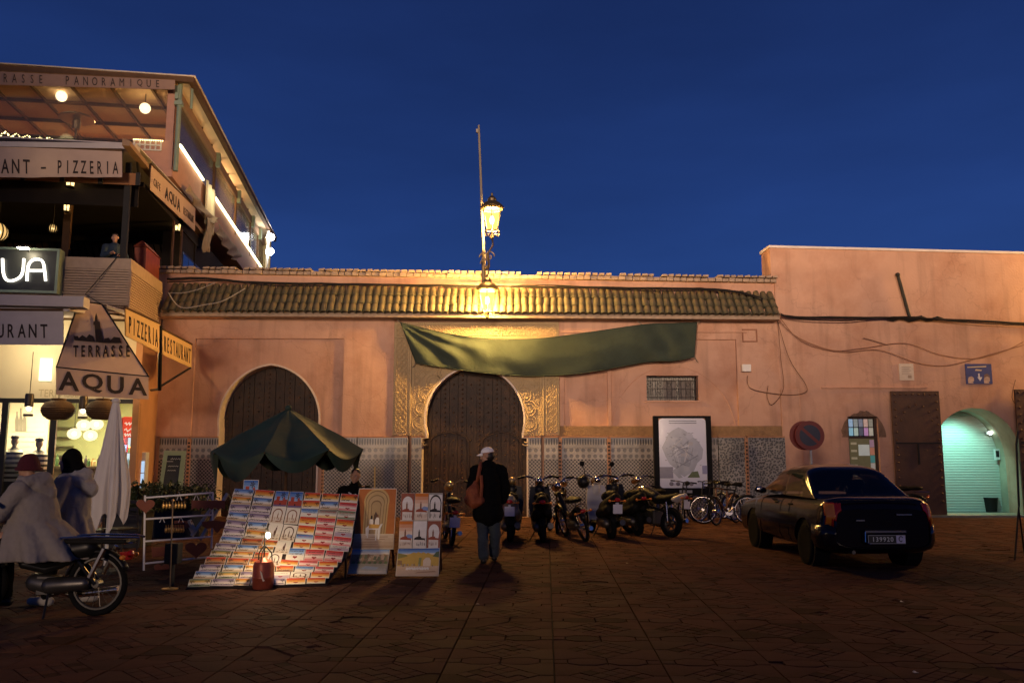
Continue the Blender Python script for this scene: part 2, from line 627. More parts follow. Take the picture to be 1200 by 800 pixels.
M_DARKWOOD = mat("old_cedar", (0.026, 0.0125, 0.007), 0.6, var=0.5, scale=7, bump=0.5, bscale=26,
                 stain=(0.085, 0.038, 0.014), stain_amt=0.7, stain_scale=3)
M_IRON = mat("black_iron", (0.022, 0.021, 0.021), 0.5, metal=0.6, var=0.2, bump=0.1)
M_BLACK = mat("matt_black", (0.014, 0.013, 0.013), 0.7, var=0.2)
M_CABLE = mat("black_cable", (0.012, 0.011, 0.011), 0.6, var=0.1)
M_PINKCABLE = mat("painted_wire", (0.33, 0.175, 0.11), 0.8, var=0.1)


def carved(name, col):
    """chiselled stucco: interlaced relief"""
    m = mat(name, col, 0.95, var=0.12, scale=4, spec=.1)
    t = m.node_tree; b = t.nodes["Principled BSDF"]
    tc = t.nodes.new("ShaderNodeTexCoord")
    sp = t.nodes.new("ShaderNodeSeparateXYZ"); cb = t.nodes.new("ShaderNodeCombineXYZ")
    t.links.new(tc.outputs["Object"], sp.inputs[0])
    t.links.new(sp.outputs["X"], cb.inputs["X"]); t.links.new(sp.outputs["Z"], cb.inputs["Y"])
    hs = []
    for sc, rot in ((5.5, 0.785), (5.5, 0.0)):
        mp = t.nodes.new("ShaderNodeMapping"); mp.inputs["Rotation"].default_value = (0, 0, rot)
        t.links.new(cb.outputs[0], mp.inputs[0])
        vo = t.nodes.new("ShaderNodeTexVoronoi"); vo.voronoi_dimensions = '2D'; vo.feature = 'F1'
        vo.inputs["Randomness"].default_value = 0.18; vo.inputs["Scale"].default_value = sc
        t.links.new(mp.outputs[0], vo.inputs["Vector"])
        mu = t.nodes.new("ShaderNodeMath"); mu.operation = 'MULTIPLY'; mu.inputs[1].default_value = 26
        sn = t.nodes.new("ShaderNodeMath"); sn.operation = 'SINE'
        t.links.new(vo.outputs["Distance"], mu.inputs[0]); t.links.new(mu.outputs[0], sn.inputs[0])
        hs.append(sn)
    mx = t.nodes.new("ShaderNodeMath"); mx.operation = 'MAXIMUM'
    t.links.new(hs[0].outputs[0], mx.inputs[0]); t.links.new(hs[1].outputs[0], mx.inputs[1])
    bp = t.nodes.new("ShaderNodeBump"); bp.inputs["Strength"].default_value = 0.5; bp.inputs["Distance"].default_value = 0.012
    t.links.new(mx.outputs[0], bp.inputs["Height"]); t.links.new(bp.outputs[0], b.inputs["Normal"])
    return m


def zellige(name, mode):
    """small glazed mosaic; only colour and gloss"""
    m = bpy.data.materials.new(name); m.use_nodes = True
    t = m.node_tree; b = t.nodes["Principled BSDF"]; b.inputs["Roughness"].default_value = 0.33
    tc = t.nodes.new("ShaderNodeTexCoord")
    sp = t.nodes.new("ShaderNodeSeparateXYZ"); cb = t.nodes.new("ShaderNodeCombineXYZ")
    t.links.new(tc.outputs["Object"], sp.inputs[0])
    t.links.new(sp.outputs["X"], cb.inputs["X"]); t.links.new(sp.outputs["Z"], cb.inputs["Y"])
    mp = t.nodes.new("ShaderNodeMapping")
    vo = t.nodes.new("ShaderNodeTexVoronoi"); vo.voronoi_dimensions = '2D'; vo.feature = 'F1'
    vo.inputs["Scale"].default_value = 1.0
    if mode == 'net':
        vo.inputs["Randomness"].default_value = 0.0; mp.inputs["Rotation"].default_value = (0, 0, pi / 4)
        mp.inputs["Scale"].default_value = (14.5, 14.5, 1); lo, hi = 0.36, 0.44
        cd, cl = (0.020, 0.022, 0.027), (0.30, 0.28, 0.27)
    elif mode == 'ring':
        vo.inputs["Randomness"].default_value = 0.0
        mp.inputs["Scale"].default_value = (6.2, 6.2, 1); lo, hi = 0.30, 0.36
        cd, cl = (0.13, 0.13, 0.14), (0.32, 0.305, 0.295)
    elif mode == 'tick':
        vo.inputs["Randomness"].default_value = 0.0
        mp.inputs["Scale"].default_value = (14, 4, 1); lo, hi = 0.30, 0.38
        cd, cl = (0.05, 0.052, 0.06), (0.29, 0.28, 0.27)
    else:
        vo.inputs["Randomness"].default_value = 0.9
        mp.inputs["Scale"].default_value = (16, 16, 1); lo, hi = 0.30, 0.44
        cd, cl = (0.045, 0.05, 0.055), (0.27, 0.265, 0.255)
    t.links.new(cb.outputs[0], mp.inputs[0]); t.links.new(mp.outputs[0], vo.inputs["Vector"])
    rr = t.nodes.new("ShaderNodeMapRange"); rr.inputs[1].default_value = lo; rr.inputs[2].default_value = hi
    t.links.new(vo.outputs["Distance"], rr.inputs[0])
    nz = t.nodes.new("ShaderNodeTexNoise"); nz.inputs["Scale"].default_value = 1.7; nz.inputs["Detail"].default_value = 8
    t.links.new(tc.outputs["Object"], nz.inputs["Vector"])
    mx = t.nodes.new("ShaderNodeMix"); mx.data_type = 'RGBA'
    mx.inputs[6].default_value = (*cd, 1); mx.inputs[7].default_value = (*cl, 1)
    t.links.new(rr.outputs[0], mx.inputs[0])
    dm = t.nodes.new("ShaderNodeMapRange"); dm.inputs[1].default_value = 0.3; dm.inputs[2].default_value = 0.75
    dm.inputs[3].default_value = 1.15; dm.inputs[4].default_value = 0.55
    t.links.new(nz.outputs["Fac"], dm.inputs[0])
    mul = t.nodes.new("ShaderNodeMix"); mul.data_type = 'RGBA'; mul.blend_type = 'MULTIPLY'; mul.inputs[0].default_value = 1
    t.links.new(mx.outputs[2], mul.inputs[6]); t.links.new(dm.outputs[0], mul.inputs[7])
    t.links.new(mul.outputs[2], b.inputs["Base Color"])
    bp = t.nodes.new("ShaderNodeBump"); bp.inputs["Strength"].default_value = 0.25; bp.inputs["Distance"].default_value = 0.01
    t.links.new(rr.outputs[0], bp.inputs["Height"]); t.links.new(bp.outputs[0], b.inputs["Normal"])
    return m


M_CARVE = carved("carved_stucco", (0.44, 0.335, 0.195))
M_CARVE2 = mat("ochre_stucco", (0.44, 0.335, 0.195), 0.95, spec=.1, var=0.12, scale=6, bump=0.3, bscale=50)
M_NET, M_RING, M_TICK, M_MESS = zellige("mosaic_net", 'net'), zellige("mosaic_ring", 'ring'), zellige("mosaic_tick", 'tick'), zellige("mosaic_mixed", 'mix')
M_STRIP = mat("terracotta_strip", (0.40, 0.21, 0.12), 0.7, var=0.15, scale=12)


def fy(x, z, d):
    return V((x, d, z))


def arch(cx, zapex, R, e, phi, zb, xb=None, n=18, off=0.0):
    """pointed horseshoe opening, counted from bottom left over the apex to bottom right"""
    Ra = R + e + off
    h = sqrt((R + e) ** 2 - e * e)
    zc = zapex - h
    a1 = atan2(sqrt(Ra * Ra - e * e), -e)
    left = []
    for k in range(n + 1):
        a = (pi + phi) + (a1 - (pi + phi)) * k / n
        left.append((cx + e + Ra * cos(a), zc + Ra * sin(a)))
    xl = left[0][0]
    pts = []
    if xb is not None:
        pts += [(cx - xb - off, zb), (cx - xb - off, left[0][1] - 0.12), (xl, left[0][1] - 0.12)]
    else:
        pts += [(xl, zb)]
    pts += left
    right = [(2 * cx - x, z) for x, z in reversed(pts[:-1])]
    return pts + right


XL, XR = F(190, 450)[0], F(911, 420)[0]
Z_DADO = F(560, 511)[1]
low = thing("market_building", "long low pink building with two arched doors and green roof tiles", "building", (0, 23, 0))
zt = lambda x: 6.80 - 0.030 * (x + 9.6) * 0.55        # the parapet sinks a little to the right

A1 = dict(cx=F(316, 480)[0], zapex=F(316, 428)[1], R=1.36, e=0.16, phi=0.17, zb=-0.02)
A2 = dict(cx=F(556.5, 480)[0], zapex=F(556, 430)[1], R=1.335, e=0.12, phi=0.26, zb=-0.02, xb=1.42)
wx0, wz0 = F(758, 469); wx1, wz1 = F(818, 440)
b = MB()
b.plate([(XL - .6, -.05), (XR, -.05), (XR, zt(XR)), (XL - .6, zt(XL))],
        [arch(**A1, off=.05), arch(**A2, off=.05), [(wx0, wz0), (wx1, wz0), (wx1, wz1), (wx0, wz1)]], fy, 23.0, 23.5)
b.build("wall", M_PINK, low)
b = MB()
b.box(XL - .6, 23.503, -.05, XR, 31, 6.2); b.build("rear_block", M_PINK, low)

# raised plaster coat with sunk fields
def coat(outer, holes, y0=22.93, nm="plaster_field"):
    b = MB(); b.plate(outer, holes, fy, y0, 22.997); return b.build(nm, M_PINK2, low, bevel=0.008)

zl = F(560, 374)[1]
lx0, lx1 = F(228, 440)[0], F(403, 440)[0]
zft = F(316, 397)[1]
bx0, bx1 = F(462, 440)[0], F(655, 440)[0]
coat([(XL - .6, Z_DADO), (lx0, Z_DADO), (lx0, zft), (lx1, zft), (lx1, Z_DADO), (bx0 - .01, Z_DADO), (bx0 - .01, zl - .01), (XL - .6, zl - .01)], [])
rx0, rx1, rx2, rx3 = F(661, 470)[0], F(712, 470)[0], F(716, 470)[0], F(864, 460)[0]
zrf = F(760, 398)[1]; zbrown = F(760, 499)[1]
coat([(bx1 + .01, zbrown), (rx0, zbrown), (rx0, zrf - .9), (rx1, zrf - .9), (rx1, zbrown), (rx2, zbrown), (rx2, zrf), (rx3, zrf), (rx3, zbrown),
      (XR, zbrown), (XR, zl - .01), (bx1 + .01, zl - .01)], [])
# brown rough band above the right-hand mosaic
b = MB(); b.box(bx1 + .01, 22.915, Z_DADO + .004, XR + .2, 22.995, zbrown - .003); b.build("rough_band", mat("brown_render", (0.30, 0.185, 0.095), .9, var=.25, scale=9, bump=.8, bscale=60), low)
# faint scar of a walled-up arch round the window
b = MB()
cx, cz = (wx0 + wx1) / 2, wz0 - .1
b.tube([(cx + 1.72 * cos(a), 22.997, cz - .9 + 1.95 * sin(a)) for a in [pi * k / 30 for k in range(31)]], 0.012, 5)
b.build("arch_scar", M_PINK2, low)
# cornice and ledges
b = MB(); b.box(XL - .6, 22.62, zl, XR + .02, 22.997, F(560, 365)[1]); b.build("cornice", M_PINK2, low, bevel=.01)
b = MB(); b.box(bx1 + .02, 22.88, F(760, 390)[1], rx3 + .3, 22.929, F(760, 388)[1]); b.build("ledge", M_PINK2, low)
b = MB(); b.plate([(XR - .42, F(877, 400)[1]), (XR - .05 - .42 + .0 + .42 * .95, F(877, 400)[1]), (XR - .45 + .42, F(877, 385)[1]), (XR - .42, F(877, 385)[1])], [], fy, 22.91, 22.93)
# coping of little bricks
rc = random.Random(5)
b = MB()
x = XL - .6
while x < XR:
    w = rc.uniform(.17, .21); z = zt(x); h = rc.uniform(.085, .105); dy = rc.uniform(-.03, .01); tl = rc.uniform(-.008, .008)
    b.hexa([(x, 22.86 + dy, z - .11), (x + w - .02, 22.86 + dy, z - .11), (x + w - .02, 23.45, z - .11), (x, 23.45, z - .11)],
           [(x, 22.86 + dy, z - .11 + h + tl), (x + w - .02, 22.86 + dy, z - .11 + h), (x + w - .02, 23.45, z - .1 + h), (x, 23.45, z - .1 + h)])
    if rc.random() < .93:
        b.hexa([(x + .05, 22.80 + dy, z + .003 - .0), (x + w, 22.80 + dy, z + .003), (x + w, 23.4, z + .003), (x + .05, 23.4, z + .003)],
               [(x + .05, 22.82 + dy, z + .06 + tl), (x + w, 22.82 + dy, z + .07), (x + w, 23.4, z + .07), (x + .05, 23.4, z + .07)])
    x += w
b.build("coping", M_COPE, low, kind="stuff")

# tiled canopy: barrel tiles in columns
b = MB()
yb, yf = 23.0, 22.42
zbk = lambda px: P(px, 334 + (px - 195) * .013, yb).z
zfr = lambda px: P(px, 364 + (px - 195) * .006, yf).z
npx = [195, 910]
e0, e1 = [(P(p, 350, 22.7).x, zbk(p), zfr(p)) for p in npx]
b.hexa([(e0[0], yf + .06, e0[2] - .13), (e1[0], yf + .06, e1[2] - .13), (e1[0], 22.998, e1[2] - .13), (e0[0], 22.998, e0[2] - .13)],
       [(e0[0], yf + .06, e0[2] - .07), (e1[0], yf + .06, e1[2] - .07), (e1[0], 22.998, e1[1] - .07), (e0[0], 22.998, e0[1] - .07)])
b.build("canopy_bed", M_COPE, low)


def tile_mesh(r0, r1, L):
    b = MB(); n = 7; rs = []
    for th in (0, -.016):
        for y, r in ((0, r0), (L, r1)):
            rs.append([V(((r + th) * cos(pi * k / n), y, (r + th) * sin(pi * k / n))) for k in range(n + 1)])
    vs = [p for r in rs for p in r]; m = n + 1; fs = []
    for k in range(n):
        fs += [(k, k + 1, m + k + 1, m + k), (2 * m + k + 1, 2 * m + k, 3 * m + k, 3 * m + k + 1), (k + 1, k, 2 * m + k, 2 * m + k + 1)]
    b.add(vs, fs)
    return b.mesh("roof_tile", M_TILE, 60, fixn=False)

tile_mes = [tile_mesh(.100, .080, .34), tile_mesh(.096, .078, .33), tile_mesh(.103, .083, .34)]
NC = 86
for i in range(NC):
    t = (i + .5) / NC
    x = e0[0] + (e1[0] - e0[0]) * t
    zb_, zf_ = e0[1] + (e1[1] - e0[1]) * t, e0[2] + (e1[2] - e0[2]) * t
    d = V((0, yb - yf, zb_ - zf_)); L = d.length
    pitch = atan2(d.z, d.y)
    for j in range(3):
        s = j / 3
        o = inst(tile_mes[rc.randrange(3)], "roof_tile", low)
        o.matrix_basis = (low.matrix_basis.inverted() @ Matrix.Translation((x + rc.uniform(-.012, .012), yf + d.y * s, zf_ + d.z * s + .012 * (j == 0) - .055 + .006 * j))
                          @ Matrix.Rotation(pitch + rc.uniform(-.03, .03), 4, 'X') @ Matrix.Rotation(rc.uniform(-.05, .05), 4, 'Z'))
        o.scale = o.scale * (L / .86)

# mosaic dado, panel by panel
def dado(px0, px1, mess=False, y=22.90, back=22.996, top=Z_DADO):
    x0, x1 = F(px0, 550)[0], F(px1, 550)[0]
    d = MB(); d.box(x0, y, -.03, x1, back, top - .62); d.build("mosaic_panel", M_MESS if mess else M_NET, low)
    if not mess:
        d = MB(); d.box(x0, y - .003, top - .617, x1, back, top - .33); d.build("mosaic_frieze", M_RING, low)
        d = MB(); d.box(x0, y, top - .327, x1, back, top - .04); d.build("mosaic_frieze", M_TICK, low)
    else:
        d = MB(); d.box(x0, y, top - .617, x1, back, top - .04); d.build("mosaic_panel", M_MESS, low)
    d = MB(); d.box(x0, y - .02, top - .037, x1, back, top); d.build("dado_cap", M_STRIP, low)

def strip(px, w=.10, mess=False):
    x = F(px, 550)[0]
    d = MB(); d.box(x - w / 2, 22.875, -.03, x + w / 2, 22.899, Z_DADO - .05)
    d.mi = 1
    z = .05
    while z < Z_DADO - .15:
        d.box(x - w / 2 + .02, 22.868, z, x + w / 2 - .02, 22.878, z + .045); z += .10
    d.build("dado_strip", [M_STRIP, M_BLACK], low)

dado(187, 221.5); dado(222.5, 255); strip(222)
dado(378, 418); dado(419, 463); strip(379, .07)
dado(463.6, 478.5, y=22.80); dado(482.5, 494, y=22.84)
dado(619, 634, y=22.84); dado(637.5, 654, y=22.80)
dado(654.8, 713); dado(714, 770); strip(656); strip(713.5)
dado(771, 841); dado(842, 873, True); dado(876, 920, True); strip(874.5, .09)

# carved frame round the main door
zbt = Z_DADO + .02
zft2 = F(557, 377)[1] - .03
bi0, bi1 = F(483, 440)[0], F(635, 440)[0]
zbi = F(557, 397)[1]
for x0, x1 in ((bx0, bi0 - .06), (bi1 + .06, bx1)):
    d = MB(); d.box(x0, 22.86, zbt, x1, 22.995, zbi + .003); d.build("carved_border", M_CARVE, low, bevel=.012)
d = MB(); d.box(bx0, 22.86, zbi + .006, bx1, 22.995, zft2); d.build("carved_border", M_CARVE, low, bevel=.012)
for x in (bi0 - .03, bi1 + .03):
    d = MB(); d.box(x - .026, 22.83, zbt, x + .026, 22.995, zbi - .05); d.build("border_fillet", M_CARVE2, low, bevel=.01)
d = MB(); d.box(bi0 - .05, 22.83, zbi - .048, bi1 + .05, 22.995, zbi); d.build("border_fillet", M_CARVE2, low, bevel=.01)
ao = arch(**A2, off=.055)
ia = [p for p in ao if p[1] > zbt + .0]
poly = [(bi0, zbt), (ia[0][0], zbt)] + ia + [(ia[-1][0], zbt), (bi1, zbt), (bi1, zbi - .05), (bi0, zbi - .05)]
d = MB(); d.plate(poly, [], fy, 22.885, 22.995); d.build("carved_spandrel", M_CARVE, low)
def ring_relief(x0, z0, x1, z1, r, sp, y, ok=lambda x, z: True):
    d = MB(); nx = max(1, round((x1 - x0) / sp)); nz = max(1, round((z1 - z0) / sp))
    for i in range(nx + 1):
        for j in range(nz + 1):
            x, z = x0 + (x1 - x0) * i / nx, z0 + (z1 - z0) * j / nz
            if not ok(x, z): continue
            pts = []
            for m in range(12):
                g = 2 * pi * m / 12; rr = r * (1 + .18 * cos(4 * g))
                pts.append((min(max(x + rr * cos(g), x0 - .02), x1 + .02), y, min(max(z + rr * sin(g), z0 - .02), z1 + .02)))
            d.tube(pts, .011, 4, True)
    if d.v: d.build("carving", M_CARVE2, low)
ring_relief(bx0 + .09, zbt + .12, bi0 - .15, zbi - .05, .13, .155, 22.852)
ring_relief(bi1 + .15, zbt + .12, bx1 - .09, zbi - .05, .13, .155, 22.852)
ring_relief(bx0 + .09, zbi + .09, bx1 - .09, zft2 - .09, .12, .15, 22.852)
_c, _r = V((A2['cx'], 0)), A2['R'] + .46
_zc = A2['zapex'] - A2['R']
ring_relief(bi0 + .1, zbt + .12, bi1 - .1, zbi - .14, .11, .17, 22.877, lambda x, z: (x - A2['cx']) ** 2 + (z - _zc) ** 2 > _r * _r)
# scallops round the arch
c2 = A2['cx']; h2 = sqrt((A2['R'] + A2['e']) ** 2 - A2['e'] ** 2); zc2 = A2['zapex'] - h2
for side in (-1, 1):
    for k in range(8):
        a = -.33 + k * .262
        rr = A2['R'] + .17
        px_, pz_ = c2 + side * (rr * cos(a)), zc2 + rr * sin(a) * 1.03
        if a > 1.5: continue
        d = MB()
        for q, (ro, th) in enumerate(((.205, .018), (.125, .015))):
            pts = []
            for m in range(13):
                g = a - pi * .60 + pi * 1.2 * m / 12
                pts.append((px_ + side * ro * cos(g), 22.875, pz_ + ro * sin(g)))
            d.tube(pts, th, 5)
        d.build("scallop", M_CARVE2, low)
# pale arch linings
for A in (A1, A2):
    d = MB()
    o_, i_ = arch(**A, off=.05), arch(**A)
    n_ = len(o_)
    for y0, y1 in ((22.88 if A is A2 else 22.96, 23.45),):
        d.add([V((p[0], y0, p[1])) for p in o_] + [V((p[0], y0, p[1])) for p in i_] + [V((p[0], y1, p[1])) for p in o_] + [V((p[0], y1, p[1])) for p in i_],
              [f for k in range(n_ - 1) for f in ((k, k + 1, n_ + k + 1, n_ + k), (k, 2 * n_ + k, 2 * n_ + k + 1, k + 1), (n_ + k, n_ + k + 1, 3 * n_ + k + 1, 3 * n_ + k),
                                                  (2 * n_ + k, 3 * n_ + k, 3 * n_ + k + 1, 2 * n_ + k + 1))])
    d.build("arch_lining", M_LIME, low)

# doors of studded planks
M_STUD = mat("rusty_stud", (0.10, 0.06, 0.035), .45, metal=.7, var=.3)
def door(A, yd, npl, half, wicket):
    dd = MB(); top = A['zapex']
    dd.box(A['cx'] - half, yd + .05, -.02, A['cx'] + half, yd + .09, top); do = dd.build("door", M_DARKWOOD, low)
    w = 2 * half / npl
    for k in range(npl):
        q = MB(); x = A['cx'] - half + k * w
        q.box(x + .006, yd + rc.uniform(0, .012), 0, x + w - .006, yd + .049, top - .003)
        q.build("plank", M_DARKWOOD, do)
    s = MB()
    nz = 30
    for k in range(npl):
        for j in range(nz):
            if (j % 3 == 0) or k % 2 == 0:
                x = A['cx'] - half + (k + .5) * w
                z = .12 + j * (top - .2) / nz
                s.lathe([(.028, 0), (.022, .016), (.0, .024)], (x, yd - .002, z), 6, M=Matrix.Rotation(pi / 2, 4, 'X'))
    s.build("stud", M_STUD, do, kind="stuff")
    q = MB()
    for sx in (-1, 1):
        x0 = A['cx'] + sx * half * .5
        if wicket:
            pts = [(x0 - .55, yd - .01, .05), (x0 - .55, yd - .01, 1.95)] + [(x0 + .55 * cos(pi - pi * k / 10), yd - .01, 1.95 + .32 * sin(pi * k / 10)) for k in range(1, 10)] + [(x0 + .55, yd - .01, 1.95), (x0 + .55, yd - .01, .05)]
            q.tube(pts, .03, 5)
    q.box(A['cx'] - .035, yd - .03, 0, A['cx'] + .035, yd - .001, top - .1)
    q.build("door_rib", M_DARKWOOD, do)

door(A1, 23.40, 10, 1.42, False)
door(A2, 23.28, 12, 1.44, True)

# small barred window
win = MB(); win.box(wx0, 23.30, wz0, wx1, 23.34, wz1); wo_ = win.build("window", mat("dusty_dark_glass", (.015, .017, .02), .25, var=.3), low)
q = MB()
for x0, x1 in ((.36, .60), (.67, .93)):
    q.box(wx0 + (wx1 - wx0) * x0, 23.285, wz0 + .05, wx0 + (wx1 - wx0) * x1, 23.297, wz1 - .1)
q.build("pane_paper", mat("grey_paper_behind_glass", (.20, .18, .165), .8, var=.25, scale=9), wo_)
q = MB()
for k in range(11):
    x = wx0 + (wx1 - wx0) * (k + .5) / 11; q.cyl((x, 23.15, wz0), (x, 23.15, wz1), .009, n=5)
for k in range(3):
    z = wz0 + (wz1 - wz0) * (k + .5) / 3; q.cyl((wx0, 23.16, z), (wx1, 23.16, z), .009, n=5)
for k in range(0, 10, 2):
    for j in range(2):
        x = wx0 + (wx1 - wx0) * (k + 1) / 11; z = wz0 + (wz1 - wz0) * (j + 1) / 3
        q.tube([(x + .045 * cos(a), 23.155, z + .06 * sin(a)) for a in [2 * pi * m / 8 for m in range(8)]], .006, 4, True)
q.build("window_grille", mat("grey_grille", (.10, .09, .08), .5, metal=.3), wo_)
q = MB(); q.box(wx0 - .03, 22.95, wz0 - .05, wx1 + .03, 23.1, wz0 - .003); q.build("window_sill", M_PINK2, wo_)

# fittings on the wall
q = MB(); x, z = F(873, 436); q.box(x - .12, 22.80, z - .0, x + .12, 22.925, z + .2, None)
jb = q.build("junction_box", mat("white_plastic", (.70, .70, .70), .4, var=.05), None, label="small white junction box on the pink wall above the map board", cat="electrical box", bevel=.012)
q = MB(); x0, z0 = F(869, 401); x1, z1 = F(886, 386)
for a0, c0, a1, c1 in ((x0, z0, x1, z0 + .03), (x0, z1 - .03, x1, z1), (x0, z0 + .032, x0 + .03, z1 - .032), (x1 - .03, z0 + .032, x1, z1 - .032)):
    q.box(a0, 22.895, c0, a1, 22.93, c1)
q.build("hatch_frame", mat("rust_pink_frame", (.33, .16, .10), .8, var=.2), None, label="square metal hatch frame on the pink wall right of the green tarpaulin", cat="hatch")

# ================================================================ the taller building on the right
rb = thing("pink_house", "taller pink house on the right with arched passage and rusty door leaves", "building", (12, 23, 0))
RX0 = F(903, 330)[0]; RX1 = 24.0
ztr = lambda x: F(904, 291)[1] - (x - RX0) * ((F(904, 291)[1] - P(1200, 298.5, FY).z) / (P(1200, 298.5, FY).x - RX0))
YR = 22.955
ax0, ax1 = F(1093, 560)[0], F(1199, 560)[0]
acx, arx = (ax0 + ax1) / 2, (ax1 - ax0) / 2
azb = 0.06
azs = F(1146, 548)[1]; azt = F(1146, 478)[1]
parch = [(ax0, azb)] + [(acx - arx * cos(pi * k / 24), azs + (azt - azs) * (sin(pi * k / 24) ** .82)) for k in range(25)] + [(ax1, azb)]
vx0, vx1 = F(994, 520)[0], F(1029.5, 520)[0]
vz1 = F(1012, 488)[1]; vz0 = 0.95
b = MB()
b.plate([(XR + .002, -.05), (RX1, -.05), (RX1, ztr(RX1)), (RX0, ztr(RX0)), (RX0, 6.4), (XR + .002, 6.4)],
        [parch, [(vx0, vz0), (vx1, vz0), (vx1, vz1), (vx0, vz1)]], fy, YR, YR + .8)
b.build("wall", M_PINK, rb)
b = MB(); b.box(XR + .01, YR + 4.2, -.05, RX1, 32, 7.0); b.build("rear_block", M_PINK, rb)
b = MB()
b.hexa([(RX0 - .03, YR - .05, ztr(RX0) + .003), (RX1, YR - .05, ztr(RX1) + .003), (RX1, YR + .85, ztr(RX1) + .003), (RX0 - .03, YR + .85, ztr(RX0) + .003)],
       [(RX0 - .03, YR - .04, ztr(RX0) + .07), (RX1, YR - .04, ztr(RX1) + .07), (RX1, YR + .85, ztr(RX1) + .10), (RX0 - .03, YR + .85, ztr(RX0) + .10)])
b.build("coping", mat("whitewashed_coping", (.72, .64, .58), .8, var=.15, scale=4), rb)
b = MB(); x0, z0 = F(962, 455); x1, _ = F(1086, 453); b.box(x0, YR - .05, z0, x1, YR - .002, z0 + .03); b.build("ledge", M_PINK2, rb)
b = MB(); x0, _ = F(914, 470); x1, _ = F(936, 470); b.box(x0, YR - .045, -.03, x1, YR - .002, F(925, 456)[1]); b.build("pilaster", M_PINK2, rb, bevel=.01)
# vaulted passage behind the arch
PD = 1.15
d = MB()
m_ = len(parch)
d.add([V((p[0], YR + .802, p[1])) for p in parch] + [V((p[0] + .02, YR + PD + 1.3, p[1])) for p in parch], [(k, k + 1, m_ + k + 1, m_ + k) for k in range(m_ - 1)])
d.build("passage_vault", mat("passage_plaster", (.40, .36, .27), .85, var=.2, scale=2, bump=.3, stain=(.18, .16, .11), stain_amt=.7, stain_scale=1.5), rb, fixn=False)
d = MB(); d.box(ax0 - .4, YR - .25, -.05, ax1 + .2, YR + 3.6, azb - .01); d.build("passage_floor", mat("wet_stone", (.20, .20, .17), .4, var=.25, scale=4), rb)
M_SHUT = mat("pale_roller_shutter", (.50, .56, .50), .55, var=.06, scale=3)
sx0, sx1 = P(1085, 560, YR + PD).x, P(1171, 540, YR + PD).x
nsl = 44
zs0, zs1 = .05, 3.3
for k in range(nsl):
    z = zs0 + (zs1 - zs0) * k / nsl; h = (zs1 - zs0) / nsl
    d = MB(); pr = [(0, 0), (-.006, h * .25), (-.006, h * .7), (0, h * .97)]
    d.add([V((x, YR + PD + q0, z + q1)) for x in (sx0, sx1) for q0, q1 in pr], [(0, 1, 5, 4), (1, 2, 6, 5), (2, 3, 7, 6)])
    if k == 0: sh = d.build("roller_shutter", M_SHUT, rb)
    else: d.build("shutter_slat", M_SHUT, sh, fixn=False)
d = MB(); d.box(sx1 + .003, YR + PD - .1, .0, sx1 + .16, YR + PD + .1, 3.3); d.build("shutter_post", mat("pale_green_post", (.55, .60, .52), .6, var=.1), rb)
d = MB(); d.box(sx1 + .17, YR + PD - .03, .0, ax1 + .3, YR + PD + .1, 3.3); d.build("passage_return", MATS["passage_plaster"], rb)
lx, lz = P(1161, 507, YR + PD - .2).x, P(1161, 507, YR + PD - .2).z
d = MB(); d.box(lx - .09, YR + PD - .14, lz - .035, lx + .09, YR + PD - .03, lz + .035)
wl = d.build("passage_lamp", mat("grey_lamp_case", (.3, .3, .3), .5), None, label="small bright white lamp on the roller shutter inside the arched passage", cat="lamp")
d = MB(); d.ell((lx, YR + PD - .18, lz), (.06, .035, .05)); d.build("bulb", glow("passage_bulb", (.75, 1, .85), 14), wl)
lamp("passage_light", 'SPOT', (acx - .1, YR + .12, azt - .22), 165, (.36, 1.0, .82), .14, (acx - .1, YR + PD, 1.1), 112, .6)
d = MB(); x, z = P(1168, 532, YR + PD - .12).x, P(1168, 532, YR + PD - .12).z
d.box(x - .07, YR + PD - .16, z - .15, x + .07, YR + PD - .102, z + .15)
d.mi = 1; d.box(x - .045, YR + PD - .168, z - .08, x + .045, YR + PD - .159, z + .1)
d.build("door_intercom", [mat("white_intercom", (.7, .72, .7), .4), M_BLACK], None, label="white intercom box with dark face on the passage door post", cat="intercom")
# bin in the passage
q = G(1160, 599); yb_ = YR + 1.2; bx_ = P(1160, 590, yb_).x
d = MB(); d.lathe([(.17, azb), (.21, azb + .38), (.225, azb + .40), (.20, azb + .40), (.19, azb + .3)], (bx_, yb_, 0), 14)
bn = d.build("waste_bin", M_BLACK, None, label="dark round bin on the floor of the lit passage", cat="bin", smooth=40)
d = MB(); d.tube([(bx_ + .2 * cos(a), yb_, azb + .40 + .14 * sin(a)) for a in [pi * k / 10 for k in range(11)]], .008, 5); d.build("handle", M_IRON, bn)

